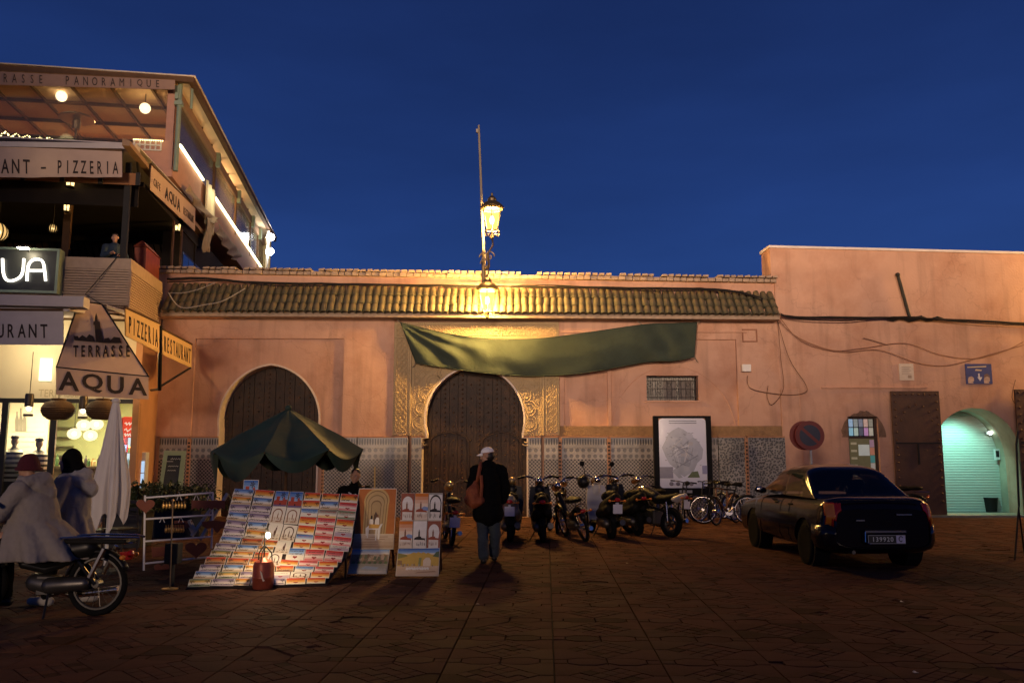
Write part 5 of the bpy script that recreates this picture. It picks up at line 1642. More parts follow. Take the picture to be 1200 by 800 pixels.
# far end lamps
be, ze = LSp(315.5, 284, .5); c = LPt(.5, be, ze)
el_ = thing("end_floodlight", "pair of white floodlights at the far end of the terrace", "floodlight", c)
for dz in (.25, -.45):
    d = MB(); d.ell(c + V((.05, 0, dz)), (.2, .12, .18), 10, 8); d.build("lamp_head", glow("white_flood", (.95, .95, 1), 30), el_)
d = MB(); d.cyl(c + V((-.1, .1, -1.5)), c + V((-.1, .1, .6)), .07); d.build("pole", mat("white_pole", (.6, .6, .6), .5), el_)
lamp("end_light", 'POINT', c + V((.1, -.5, -.1)), 40, (1, .82, .5), .2)
d = MB(); lbox(d, -.2, b_far - .2, zta - .3, .3, b_far, z_eave + .1); d.build("terrace_end_panel", mat("yellow_end_panel", (.55, .42, .2), .7, var=.1), cafe)
# sagging cloths along the terrace side
def sag(label, pts_top, pts_bot, m):
    d = MB()
    def f(u, v):
        a, c = interp([(*p, 0) for p in pts_top], u), interp([(*p, 0) for p in pts_bot], u); p = a.lerp(c, v)
        q = LSp(p.x, p.y, .2); return LPt(.2 + .06 * sin(u * 21 + v * 6) * (.3 + v), q[0], q[1])
    d.grid(f, 40, 8); d.build("sagging_cloth", m, None, label=label, cat="cloth", smooth=True, solid=.008, group="loose cloths on the terrace side")
M_OLDC = mat("dusty_beige_cloth", (.33, .26, .19), .9, var=.2, scale=6, bump=.2)
sag("dusty cloth sagging under the glowing sheet on the terrace side", [(220, 215), (232, 232), (246, 250), (257, 256)], [(220, 226), (234, 247), (248, 262), (252, 260)], M_OLDC)
sag("narrow cloth hanging down between two sagging cloths", [(243, 254), (246, 256), (249, 258), (252, 258)], [(238, 296), (240, 294), (242, 292), (243, 296)], M_OLDC)
sag("dusty cloth hanging at the far end of the terrace side", [(256, 262), (266, 276), (276, 288), (284, 300)], [(256, 276), (264, 290), (270, 300), (274, 305)], M_OLDC)
# ================================================================ inside the shop and in front of it
M_WEAVE = mat("dark_woven_rattan", (.13, .075, .035), .75, var=.3, scale=40, bump=.6, bscale=60)
M_STEELB = mat("dark_steel_pendant", (.10, .085, .07), .4, metal=.6, var=.15)
def zlamp(px, py, b): a, z = LFp(px, py, b); return LPt(a, b, z)
for px, nm in ((68, "left of two round woven pendant lamps under the awning"), (120, "right round woven pendant lamp half hidden by the closed umbrella")):
    c = zlamp(px, 479.5, -.3)
    t = thing("woven_pendant", nm, "lamp", c, group="woven pendant lamps")
    d = MB(); d.lathe([(.13, .255), (.16, .25), (.16, .2), (.27, .16), (.345, .05), (.355, -.03), (.31, -.15), (.20, -.235), (.18, -.24), (.29, -.14), (.33, -.03), (.26, .13), (.14, .19)], c, 24)
    d.build("shade", M_WEAVE, t, smooth=50)
    d = MB()
    for k in range(9): d.tube([c + V(((.362 - .30 * abs(k / 4.4 - .9) ** 2.6) * cos(g), (.362 - .30 * abs(k / 4.4 - .9) ** 2.6) * sin(g), -.2 + .045 * k)) for g in [2 * pi * q / 20 for q in range(20)]], .011, 4, True)
    d.build("hoop", M_WEAVE, t, kind="stuff")
    d = MB(); d.cyl(c + V((0, 0, .25)), c + V((0, 0, 1.3)), .01, n=5); d.build("cord", M_IRON, t)
    d = MB(); d.ell(c + V((0, 0, -.08)), .06, 8, 6); d.build("bulb", M_BULB, t)
for px, py, nm in ((34, 474, "left cylindrical steel pendant lamp over the glass front"), (97.5, 477, "cylindrical steel pendant lamp between the two woven shades")):
    c = zlamp(px, py, .1)
    t = thing("steel_pendant", nm, "lamp", c, group="steel pendant lamps")
    d = MB(); d.lathe([(.0, .27), (.085, .26), (.095, .22), (.095, -.05), (.085, -.05), (.085, .2)], c, 14); d.build("shade", M_STEELB, t, smooth=40)
    d = MB(); d.lathe([(.09, -.22), (.105, -.22), (.105, -.27), (.09, -.27), (.09, -.22)], c, 14); d.build("rim", M_STEELB, t)
    d = MB(); d.lathe([(.088, -.05), (.10, -.22)], c, 14); d.build("glass", glow("pendant_glass", (1, .80, .45), 1.2, .5), t)
    d = MB(); d.ell(c + V((0, 0, -.09)), .055, 8, 6); d.build("bulb", glow("pendant_bulb", (1, .86, .55), 22), t)
    d = MB(); d.cyl(c + V((0, 0, .26)), c + V((0, 0, 1.25)), .009, n=5); d.build("cord", M_IRON, t)
for k, (px, py, nm) in enumerate(((98, 498, "topmost lit glass globe in the cluster inside the shop"), (87, 508, "left lit glass globe in the cluster inside the shop"), (106, 510, "lowest right lit glass globe behind the closed umbrella"), (113, 497, "lit glass globe touching the closed umbrella edge"))):
    c = zlamp(px, py, 3.2)
    t = thing("glass_globe_lamp", nm, "lamp", c, group="glass globe cluster")
    d = MB(); d.ell(c, (.18, .18, .15), 16, 10); d.build("globe", glow("globe_glass", (1, .82, .44), 2.2, .2), t, smooth=True)
    d = MB(); d.ell(c, .06, 8, 6); d.build("bulb", glow("globe_bulb", (1, .9, .6), 20), t)
    d = MB(); d.cyl(c + V((0, 0, .14)), LPt((c - LC).dot(LU), 3.2, z_bar + .49), .008, n=4); d.build("cord", M_IRON, t)
lamp("globe_light", 'POINT', zlamp(97, 520, 3.0), 40, (1, .78, .42), .15)

# drinks fridge
b0 = 2.6
fa0, fz1 = LFp(141, 512, b0); fa1 = LFp(160, 512, b0)[0]; fzh = LFp(150, 489, b0)[1]
fr = thing("drinks_fridge", "glowing drinks fridge with red header behind the shop glass", "fridge", LPt((fa0 + fa1) / 2, b0, .12))
d = MB(); lbox(d, fa0, b0 + .55, .12, fa1, b0 + .6, fzh); lbox(d, fa0, b0, .12, fa0 + .04, b0 + .55, fzh); lbox(d, fa1 - .04, b0, .12, fa1, b0 + .55, fzh); lbox(d, fa0 + .04, b0, fzh - .04, fa1 - .04, b0 + .55, fzh); d.build("cabinet", mat("red_fridge", (.5, .04, .02), .4), fr)
d = MB(); lbox(d, fa0 + .045, b0 - .02, fz1, fa1 + .10, b0 - .001, fzh + .02); hd = d.build("header", mat("red_header", (.70, .06, .02), .5, emit=(.9, .10, .03), estr=.5), fr)
d = MB()
for zc_, w_ in ((.68, .5), (.36, .8), (.12, .4)):
    d.tube([LPt(fa0 + .1 + (fa1 - fa0) * w_ * k / 8, b0 - .028, fz1 + (fzh - fz1) * zc_ + .045 * sin(k * 2.1)) for k in range(9)], .016, 4)
d.build("logo_script", mat("white_script", (.8, .8, .76), .6, emit=(1, .9, .8), estr=.5), hd)
d = MB(); lbox(d, fa0 + .045, b0 + .53, .13, fa1 - .045, b0 + .545, fz1); d.build("light_back", glow("fridge_back", (.80, .93, 1), 1.1), fr)
rq = random.Random(21)
DR = [mat("drink_%d" % k, c, .3, emit=c, estr=.35) for k, c in enumerate([(.8, .25, .05), (.7, .05, .05), (.85, .7, .2), (.35, .6, .85), (.2, .45, .8), (.75, .8, .85), (.25, .5, .15)])]
for k in range(5):
    z = .3 + k * (fz1 - .35) / 5
    d = MB(); lbox(d, fa0 + .045, b0 + .05, z - .02, fa1 - .045, b0 + .52, z - .002); d.build("shelf", mat("white_shelf", (.7, .7, .7), .5), fr)
    for q in range(7):
        a = fa0 + .08 + (fa1 - fa0 - .16) * q / 6
        d = MB(); h = .26 if k < 2 else .2
        d.lathe([(.026, 0), (.03, .01), (.03, h * .65), (.012, h * .85), (.012, h), (0, h)], LPt(a, b0 + .12, z), 7); d.build("bottle", DR[(3 + q % 3) if k < 2 else rq.randrange(len(DR))], fr)
lamp("fridge_light", 'POINT', LPt((fa0 + fa1) / 2, b0 + .06, fz1 - .1), 10, (.8, .93, 1), .05)
ea0, ez1 = LFp(164.5, 541, 1.9); ea1 = LFp(170.5, 541, 1.9)[0]
f2 = thing("narrow_fridge", "narrow bluish lit fridge at the right end of the shop glass", "fridge", LPt(ea1, 1.9, .12))
d = MB(); lbox(d, ea0, 1.9, .12, ea1, 2.2, ez1 + .25); d.build("cabinet", mat("white_fridge", (.6, .6, .6), .4), f2)
for k in range(4):
    d = MB(); z = .25 + k * (ez1 - .2) / 4; lbox(d, ea0 + .02, 1.88, z, ea1 - .02, 1.898, z + (ez1 - .2) / 4 - .03); d.build("pane", glow("blue_white_shelf", (.55, .75, 1), .9), f2)

# counter, bottles on it and the hanging bottle drawing
ca0 = LFp(56, 545, 3.4)[0]; ca1 = LFp(128, 545, 3.4)[0]; cz = LFp(90, 546, 3.4)[1]
d = MB(); lbox(d, ca0, 3.4, .12, ca1, 4.0, cz - .06); lbox(d, ca0 - .05, 3.35, cz - .057, ca1 + .05, 4.05, cz); d.build("counter", mat("dark_counter", (.06, .045, .03), .4, var=.2), None, label="dark serving counter inside the shop under the globe lamps", cat="counter")
NUM0 = ['one', 'two', 'three', 'four', 'five', 'six', 'seven', 'eight', 'nine', 'ten', 'eleven', 'twelve', 'thirteen', 'fourteen']
for k in range(14):
    a = ca0 + .15 + (ca1 - ca0 - .3) * k / 13; h = rq.uniform(.2, .34)
    d = MB(); d.lathe([(.04, 0), (.045, .02), (.045, h * .6), (.016, h * .8), (.016, h), (0, h)], LPt(a, 3.6 + rq.uniform(-.1, .2), cz), 8)
    d.build("bottle", mat("shop_bottle_%d" % (k % 4), [(.05, .10, .04), (.25, .12, .03), (.4, .35, .2), (.06, .05, .05)][k % 4], .15), None, label="bottle %s from the left on the dark shop counter" % NUM0[k], cat="bottle", group="bottles on the shop counter")
for k in range(4):
    d = MB(); z = LFp(80, 500 + k * 11, 6.9)[1]; lbox(d, LFp(63, 500, 6.8)[0], 6.7, z - .02, LFp(86, 500, 6.8)[0], 6.99, z); sh_ = d.build("wall_shelf", mat("green_shelf", (.28, .30, .15), .6), None, label="green wall shelf at the back of the shop, number %s from the top" % ["one", "two", "three", "four"][k], cat="shelf", group="green wall shelves")
bd = thing("bottle_drawing", "grey drawing of hanging bottles on the cream tiled shop wall", "wall drawing", zlamp(26, 492, 4.8))
for k, (px, h) in enumerate(((20, 20), (24.5, 24), (29, 19))):
    d = MB()
    pts = [(px - 2, 505), (px - 2.2, 492), (px - .8, 486), (px - .8, 505 - h - 3), (px + .8, 505 - h - 3), (px + .8, 486), (px + 2.2, 492), (px + 2, 505)]
    d.plate([LFp(x, y, 4.875) for x, y in pts], [], fla, 4.868, 4.876); d.build("bottle_shape", mat("charcoal_drawing", (.22, .21, .18), .8), bd)
# two striped waiter figures behind the glass
for px, py, nm in ((17.5, 516, "striped waiter figure behind the shop glass, left of the maroon cap"), (46, 519, "striped waiter figure behind the shop glass between the two women")):
    c = zlamp(px, py, 1.9)
    t = thing("waiter_figure", nm, "figurine", LPt((c - LC).dot(LU), 1.9, .12), group="striped waiter figures")
    d = MB(); d.ell(c + V((0, 0, -.02)), (.085, .09, .11), 14, 10); d.ell(c + V((0, -.09, -.03)), (.018, .03, .02), 8, 6); d.cap(c + V((0, 0, -.2)), c + V((0, 0, -.1)), .05); d.build("head", mat("grey_figure_face", (.45, .40, .34), .6, var=.2), t, smooth=True)
    d = MB(); d.lathe([(.09, .05), (.10, .07), (.085, .12), (.0, .14)], c, 14); d.build("cap", mat("charcoal_cap", (.06, .06, .065), .7), t)
    for k in range(14):
        z0, z1 = c.z - .17 - k * .06, c.z - .17 - (k + 1) * .06
        prof = lambda z: .06 + .15 * min(1, (c.z - .17 - z) / .10) + .04 * min(1, max(0, (c.z - .3 - z) / .6))
        d = MB(); d.lathe([(prof(z0), z0), (prof(z1), z1)], (c.x, c.y, 0), 16); d.build("stripe", [M_BLACK, mat("white_stripe", (.7, .68, .6), .7)][k % 2], t)
    d = MB(); d.lathe([(.24, c.z - 1.01), (.26, .3), (.24, .12), (0, .12)], (c.x, c.y, 0), 16); d.build("skirt", M_BLACK, t)

# guest-side planters, chalkboard and closed umbrella
def leaves(name, m, parent, pts_fn, n, size, seed, label=None, cat=None):
    r_ = random.Random(seed); d = MB()
    for k in range(n):
        p = pts_fn(r_); s_ = size * r_.uniform(.6, 1.3)
        q = Matrix.Rotation(r_.uniform(0, 6.28), 3, 'Z') @ Matrix.Rotation(r_.uniform(-1.2, 1.2), 3, 'X') @ Matrix.Rotation(r_.uniform(-.6, .6), 3, 'Y')
        d.add([p + q @ V(v) for v in ((0, -s_, 0), (s_ * .32, 0, s_ * .12), (0, s_, 0), (-s_ * .32, 0, s_ * .12))], [(0, 1, 2, 3)])
    return d.build(name, m, parent, fixn=False)
M_LEAF = mat("dark_leaf", (.030, .045, .014), .6, var=.5, scale=3)
M_PLANTER = mat("black_planter", (.016, .015, .014), .6, var=.2)
def planter(px, py, w, dpt, hgt, label, crown_h, crown_w, seed, n=700):
    g = G(px, py)
    t = thing("planted_box", label, "plant", g, group="planted boxes before the café")
    d = MB(); x0, x1 = g.x - w / 2, g.x + w / 2
    d.plate([(x0, .0), (x1, 0), (x1 + .03, hgt), (x0 - .03, hgt)], [], lambda x, z, q: V((x, q, z)), g.y - dpt / 2, g.y + dpt / 2); d.build("planter", M_PLANTER, t, bevel=.01)
    d = MB()
    for k in range(9): d.tube([(g.x + (k - 4) * w / 11, g.y, hgt - .05), (g.x + (k - 4) * w / 8, g.y + .05 * (k % 3 - 1), hgt + crown_h * .75)], .012, 4)
    d.build("stem", M_BROWN, t)
    leaves("foliage", M_LEAF, t, lambda r_: g + V((r_.gauss(0, crown_w * .30), r_.gauss(0, dpt * .35), hgt + crown_h * r_.random() ** 1.4 * (1 - .25 * r_.random()))), n, .075, seed)
planter(150, 640, .62, .5, .62, "dark bushy plant in a black box beside the closed umbrella", .55, .9, 1)
planter(205, 628, 1.15, .5, .52, "dark bushy plant in a long black box behind the white rack", .58, 1.5, 2, 1100)
planter(172, 622, .5, .5, .55, "dark plant in a black box below the chalkboard", .5, .8, 3)

c0 = V((*P(200, 560, 20.6).xy, 0)); 
cb_n = V((.28, -.93, .22)).normalized()
cbp = P(200, 548, 20.6)
fcb = lambda x, y, dd: PLN(x, y, cbp, cb_n) - cb_n * dd
cbt = thing("chalkboard", "green framed chalkboard leaning by the mosaic wall under a bush", "chalkboard", c0)
d = MB(); d.plate([(192.5, 528), (218, 528.5), (213.5, 575), (185.5, 575)], [[(196.5, 533.5), (212.5, 533.5), (208, 570), (190.5, 570)]], fcb, -.02, .03); d.build("frame", mat("sage_frame", (.20, .26, .16), .6, var=.12), cbt)
d = MB(); d.plate([(196.4, 533.4), (212.6, 533.4), (208.1, 570.1), (190.4, 570.1)], [], fcb, -.002, .02); d.build("board", mat("chalkboard_black", (.018, .020, .020), .6, var=.3), cbt)
d = MB()
for (y, xa, xb, s_) in ((537.5, 200, 211.5, 1.2), (540.5, 195.5, 203, .2), (546, 197, 209, .6), (551, 196, 206, .5)):
    d.tube([fcb(xa + (xb - xa) * k / 12, y + s_ * sin(k * 2.4), -.006) for k in range(13)], .007, 4)
d.build("lettering", mat("chalk", (.38, .38, .38), .9), cbt)
d = MB()
for px in (190, 214): q = fcb(px, 572, .03); d.cyl(q, (q.x + .0, q.y + .1, 0), .02, n=5)
d.build("leg", MATS["sage_frame"], cbt)

# closed white parasol
g = G(123, 671); ut = P(126, 468, g.y).z
um = thing("closed_parasol", "tall closed off white parasol hanging in folds before the shop", "parasol", g)
d = MB(); d.cyl((g.x, g.y, .04), (g.x, g.y, ut - .02), .026, n=8); d.build("pole", mat("white_pole_paint", (.55, .54, .5), .5), um)
d = MB(); d.lathe([(.0, .0), (.26, 0), (.26, .04), (.05, .06), (.04, .10), (0, .10)], g, 16); d.build("base", M_BLACK, um)
zb0 = P(126, 606, g.y).z
def par(u, v):
    a = 2 * pi * u
    fold = .30 * cos(6 * a) + .12 * cos(13 * a + 1 + 3 * v) + .08 * mnoise.noise(V((cos(a) * 2, sin(a) * 2, v * 4)))
    rad = (.035 + .165 * min(1, v * 1.35) ** .85) * (1 + fold * min(1, .15 + v * 1.1)) * (1 - .10 * max(0, v - .85) / .15)
    drop = (ut - zb0) * v * (1 + .09 * v * cos(6 * a + .7) * .9 + .05 * v * cos(a + 2.2))
    return V((g.x + rad * cos(a) * 1.02 + .02 * v, g.y + rad * sin(a) * .9, ut - drop))
d = MB(); d.grid(par, 144, 40); d.build("canopy", mat("off_white_canvas", (.62, .57, .52), .85, var=.06, scale=5, bump=.15, bscale=120), um, smooth=True)
d = MB(); d.ell((g.x, g.y, ut - .02), (.06, .06, .04), 12, 8); d.build("finial", MATS["off_white_canvas"], um, smooth=True)

# café chairs and table in the dark
M_CHAIR = mat("dark_chair", (.03, .025, .022), .5, metal=.3, var=.2)
def cafe_chair(px, py, rz, label):
    t = thing("cafe_chair", label, "chair", G(px, py), rz, group="dark café chairs")
    d = MB(); d.box(-.2, -.2, .43, .2, .2, .46); d.build("seat", M_CHAIR, t, world=False, bevel=.01)
    for sx in (-1, 1):
        for sy in (-1, 1):
            d = MB(); d.cyl((sx * .19, sy * .19, 0), (sx * .17, sy * .17, .43 if sy < 0 else .88), .015, n=6); d.build("leg", M_CHAIR, t, world=False)
    d = MB()
    for z in (.6, .72, .84): d.box(-.17, .16, z, .17, .185, z + .05)
    d.build("backrest", M_CHAIR, t, world=False)
cafe_chair(103, 655, .4, "dark café chair beside the closed parasol, left of its pole")
cafe_chair(139, 652, -.5, "dark café chair beside the closed parasol, right of its pole")
t = thing("cafe_table", "small dark café table behind the woman in black headscarf", "table", G(84, 650))
d = MB(); d.lathe([(.0, .70), (.32, .70), (.32, .73), (0, .73)], t.location, 18); d.build("tabletop", M_CHAIR, t)
d = MB(); d.lathe([(.2, 0), (.2, .02), (.025, .04), (.025, .70)], t.location, 12); d.build("pedestal", M_CHAIR, t)
g = G(149, 655)
d = MB(); d.lathe([(.07, 0), (.11, .08), (.115, .11), (.10, .11), (.095, .08), (0, .02)], g, 16); d.build("red_bucket", mat("red_plastic", (.35, .02, .02), .35), None, label="small red plastic bowl on the paving behind the moped", cat="bowl", smooth=40)

# ================================================================ the souvenir painter's stall
PR = {}
def ink(c):
    k = "ink_%02d_%02d_%02d" % tuple(int(x * 99) for x in c)
    return mat(k, c, .75, var=.10, scale=14)
BLUE, SKYB, ORA, YEL, PUR, LIL, RED, PNK, GRN, WHT, SND, INKC, BRN = (.035, .11, .38), (.22, .36, .60), (.55, .16, .02), (.62, .38, .09), (.13, .085, .20), (.36, .29, .38), (.45, .025, .02), (.56, .13, .15), (.10, .14, .07), (.64, .60, .54), (.40, .27, .16), (.02, .015, .015), (.20, .08, .04)
def lerp3(a, b, t): return tuple(x + (y - x) * t for x, y in zip(a, b))

def camel(x, y, s):
    return [(x + s * a, y + s * b) for a, b in ((-.5, 0), (-.42, 0), (-.38, .3), (-.1, .32), (.12, .3), (.15, 0), (.23, 0), (.25, .4), (.36, .45), (.44, .75), (.58, .74), (.6, .86), (.38, .9), (.24, .6), (.12, .58), (-.05, .8), (-.2, .58), (-.45, .5), (-.55, .25))]
def palm(x, y, s, dr=1):
    out = [[(x - .02 * s, y - .9 * s), (x + .03 * s, y - .9 * s), (x + .02 * s, y), (x - .02 * s, y)]]
    for k in range(6):
        a = k * pi / 3 + .3
        out.append([(x, y), (x + s * .25 * cos(a + .35), y + s * .25 * sin(a + .35)), (x + s * .5 * cos(a), y + s * .5 * sin(a) - .05 * s), (x + s * .25 * cos(a - .35), y + s * .25 * sin(a - .35))])
    return out
def heart(x, y, s):
    return [(x + s * .05 * 16 * sin(t) ** 3 / 16, y + s * .05 * (13 * cos(t) - 5 * cos(2 * t) - 2 * cos(3 * t) - cos(4 * t)) / 16) for t in [2 * pi * k / 18 for k in range(18)]]
def squig(x0, x1, y, s, seed, w=.028):
    r_ = random.Random(seed); out = []; n = 14; x = x0
    while x < x1:
        dx = r_.uniform(.03, .08); h = r_.uniform(.3, 1) * s
        out.append([(x, y), (x + dx, y + r_.uniform(-.3, .3) * s), (x + dx + .01, y + w), (x + dx * .6, y + h), (x + dx * .4, y + h * .4), (x, y + w)])
        x += dx * 1.05
    return out
def minaret(x, y, w, h):
    return [[(x - w, y), (x - w * .9, y + h * .7), (x - w * 1.1, y + h * .72), (x - w * .45, y + h * .76), (x - w * .4, y + h * .9), (x, y + h), (x + w * .4, y + h * .9), (x + w * .45, y + h * .76), (x + w * 1.1, y + h * .72), (x + w * .9, y + h * .7), (x + w, y)]]
def archp(x, y, w, h, t):
    o = [(x - w, y)] + [(x + w * 1.12 * cos(pi + .2 - (pi + .4) * k / 14), y + h * .6 + h * .4 * sin(pi + .2 - (pi + .4) * k / 14)) for k in range(15)] + [(x + w, y)]
    i = [(x + (w - t), y)] + [(x + (w * 1.12 - t) * cos(-.2 + (pi + .4) * k / 14), y + h * .6 + (h * .4 - t) * sin(-.2 + (pi + .4) * k / 14)) for k in range(15)] + [(x - (w - t), y)]
    return o + i

def card_mesh(name, bands, shapes):
    """unit card, x and y in -.5 .. .5; bands = colours from the top, shapes = (polygon, colour)"""
    cols = []
    def idx(c):
        if c not in cols: cols.append(c)
        return cols.index(c)
    d = MB()
    d.mi = idx(WHT); d.box(-.5, -.5, -.6, .5, .5, 0)
    n = len(bands)
    for k, c in enumerate(bands):
        y1, y0 = .5 - k / n, .5 - (k + 1) / n
        d.mi = idx(c); d.add([(-.48, max(y0, -.48), .04), (.48, max(y0, -.48), .04), (.48, min(y1, .48), .04), (-.48, min(y1, .48), .04)], [(0, 1, 2, 3)])
    z = .08
    for poly, c in shapes:
        d.mi = idx(c); z += .004
        tri = tessellate_polygon([[V((*p, 0)) for p in poly]])
        pts = [V((max(-.485, min(.485, p[0])), max(-.485, min(.485, p[1])), z)) for p in poly]
        d.add(pts, [tuple(t) for t in tri])
    return d.mesh(name, [ink(c) for c in cols], fixn=False)

def grad(*cs, n=7):
    out = []
    for k in range(n):
        t = k / (n - 1) * (len(cs) - 1); i = min(int(t), len(cs) - 2); out.append(lerp3(cs[i], cs[i + 1], t - i))
    return out

def desert(name, sky, seed):
    r_ = random.Random(seed); sh = []
    dune = [(-.5, -.5), (.5, -.5)] + [(.5 - k / 10, -.33 + .05 * sin(k * .9 + seed)) for k in range(11)]
    sh.append((dune, sky[-1]))
    for k in range(r_.randint(2, 4)):
        sh.append((camel(-.28 + k * .22 + r_.uniform(-.03, .03), -.36, .23), INKC))
    for sx in (-1, 1):
        if r_.random() < .9:
            for p in palm(sx * .36, .18, .40): sh.append((p, INKC))
    return card_mesh(name, grad(*sky), sh)

def hearts(name, sky, seed, c=RED):
    sh = [(p, INKC if seed % 2 else lerp3(c, INKC, .3)) for p in squig(-.38, .36, .22, .13, seed)]
    if seed % 3 == 0: sh += [(p, INKC) for p in squig(-.36, .3, -.0, .11, seed + 7)]
    sh.append((heart(0, -.24, 2.6), lerp3(RED, INKC, .45)))
    return card_mesh(name, grad(*sky), sh)

def sketch(name, seed, c=INKC, base=WHT):
    r_ = random.Random(seed); sh = []
    sh.append((archp(-.02, -.40, .32, .8, .07), c) if seed % 2 else (minaret(.1, -.2, .05, .6)[0], c))
    for p in minaret(.02, -.25, .035, .42): sh.append((p, c))
    for k in range(6): x = r_.uniform(-.42, .4); h = r_.uniform(.05, .2); sh.append(([(x, -.28), (x + .07, -.28), (x + .07, -.28 + h), (x, -.28 + h)], lerp3(c, WHT, r_.uniform(.1, .6))))
    for k in range(4): sh.append((camel(r_.uniform(-.35, .35), -.43, .12), c))
    return card_mesh(name, grad(base, base, lerp3(base, SND, .5), n=5), sh)

def kasbah(name, sky, seed):
    sh = [([(-.5, -.5), (.5, -.5), (.5, -.05), (.3, -.02), (.3, .1), (.16, .1), (.16, -.1), (-.1, -.1), (-.1, .16), (-.34, .16), (-.34, -.08), (-.5, -.1)], lerp3(RED, BRN, .5))]
    for p in palm(.12, .26, .45): sh.append((p, INKC))
    sh.append(([(-.05, -.5), (-.05, -.3), (0, -.25), (.05, -.3), (.05, -.5)], INKC)); sh.append(([(-.5, -.5), (.5, -.5), (.5, -.38), (-.5, -.36)], PUR))
    return card_mesh(name, grad(*sky), sh)

DES = {
    'blue': [desert("postcard", (BLUE, SKYB, WHT, SND), s) for s in (1, 2)],
    'orange': [desert("postcard", (RED, ORA, YEL, WHT), s) for s in (3, 4)],
    'purple': [desert("postcard", (PUR, LIL, WHT, LIL), s) for s in (5, 6)],
    'yellow': [desert("postcard", (ORA, YEL, WHT, SND), s) for s in (7, 8)],
    'green': [desert("postcard", (GRN, YEL, WHT, GRN), s) for s in (9, 10)],
    'red': [desert("postcard", (RED, ORA, SND, BRN), s) for s in (11, 12)],
    'pink heart': [hearts("postcard", (RED, PNK, WHT, PNK), s) for s in (13, 15)],
    'orange heart': [hearts("postcard", (RED, ORA, YEL, WHT), s) for s in (14, 18)],
    'blue heart': [hearts("postcard", (BLUE, SKYB, WHT, WHT), s) for s in (16, 21)],
    'green heart': [hearts("postcard", (GRN, lerp3(GRN, WHT, .5), WHT, GRN), s) for s in (17, 24)],
    'white heart': [hearts("postcard", (WHT, WHT, LIL, LIL), s) for s in (19, 27)],
    'sketch': [sketch("postcard", s, lerp3(INKC, BRN, .4)) for s in (30, 31)],
    'brown sketch': [sketch("postcard", s, BRN) for s in (33, 34)],
    'kasbah': [kasbah("postcard", (BLUE, SKYB, WHT), s) for s in (40,)],
    'grey heart': [hearts("postcard", ((.12, .11, .10), (.30, .28, .26), WHT, YEL), s) for s in (22, 29)],
}
DESC = {'blue': "blue sky desert", 'orange': "orange sunset desert", 'purple': "purple dusk desert", 'yellow': "yellow sky desert", 'green': "green tinted desert", 'red': "red sky desert",
        'pink heart': "pink heart", 'orange heart': "orange heart", 'blue heart': "blue heart", 'green heart': "green heart", 'white heart': "white heart", 'grey heart': "grey heart",
        'sketch': "black arch sketch", 'brown sketch': "brown arch sketch", 'kasbah': "upright kasbah"}

SB = [G(217, 688, .03), G(380, 684, .03)]
SF = [P(260, 629, SB[0].y + .80), P(411, 641, SB[1].y + .72)]
ST = [P(274, 573, SB[0].y + 1.42), P(421, 580, SB[1].y + 1.30)]
VS = 7 / 13
def surf(u, v):
    if v < VS: a, c, t = SB, SF, v / VS
    else: a, c, t = SF, ST, (v - VS) / (1 - VS)
    return a[0].lerp(a[1], u).lerp(c[0].lerp(c[1], u), t)
stall = thing("display_board", "folded dark display board carrying rows of painted cards", "display board", (SB[0] + SB[1]) / 2)
d = MB()
d.grid(lambda u, v: surf(-.005 + u * 1.01, v * .99) + V((0, .035, -.03)), 2, 12); d.build("panel", mat("dark_stall_cloth", (.05, .035, .03), .9, var=.2), stall, solid=.02)
for u in (.03, .5, .97):
    q = surf(u, .97) + V((0, .05, -.02))
    d = MB(); d.cyl(q, (q.x, q.y + .35, 0), .018, n=6); d.cyl(surf(u, .5) + V((0, .06, -.03)), (surf(u, .5).x, surf(u, .5).y + .08, 0), .018, n=6); d.build("leg", M_BROWN, stall)

def place_card(me, cc, ex, ey, w, h, label, rot=0.0, lift=.012, name="painted_card", th=.006, group="painted cards on the stall", cat="painting"):
    n = ex.cross(ey).normalized()
    if n.dot(CAMP - cc) < 0: n = -n
    x = ex.normalized(); y = n.cross(x)
    if y.dot(ey) < 0: y = -y; x = -x
    M3 = Matrix((x, y, n)).transposed() @ Matrix.Rotation(rot, 3, 'Z')
    o = bpy.data.objects.new(name, me); COL.objects.link(o)
    o.matrix_basis = Matrix.Translation(cc + n * lift) @ M3.to_4x4() @ Matrix.Diagonal((w, h, th, 1))
    o['label'] = label; o['category'] = cat; o['group'] = group
    return o

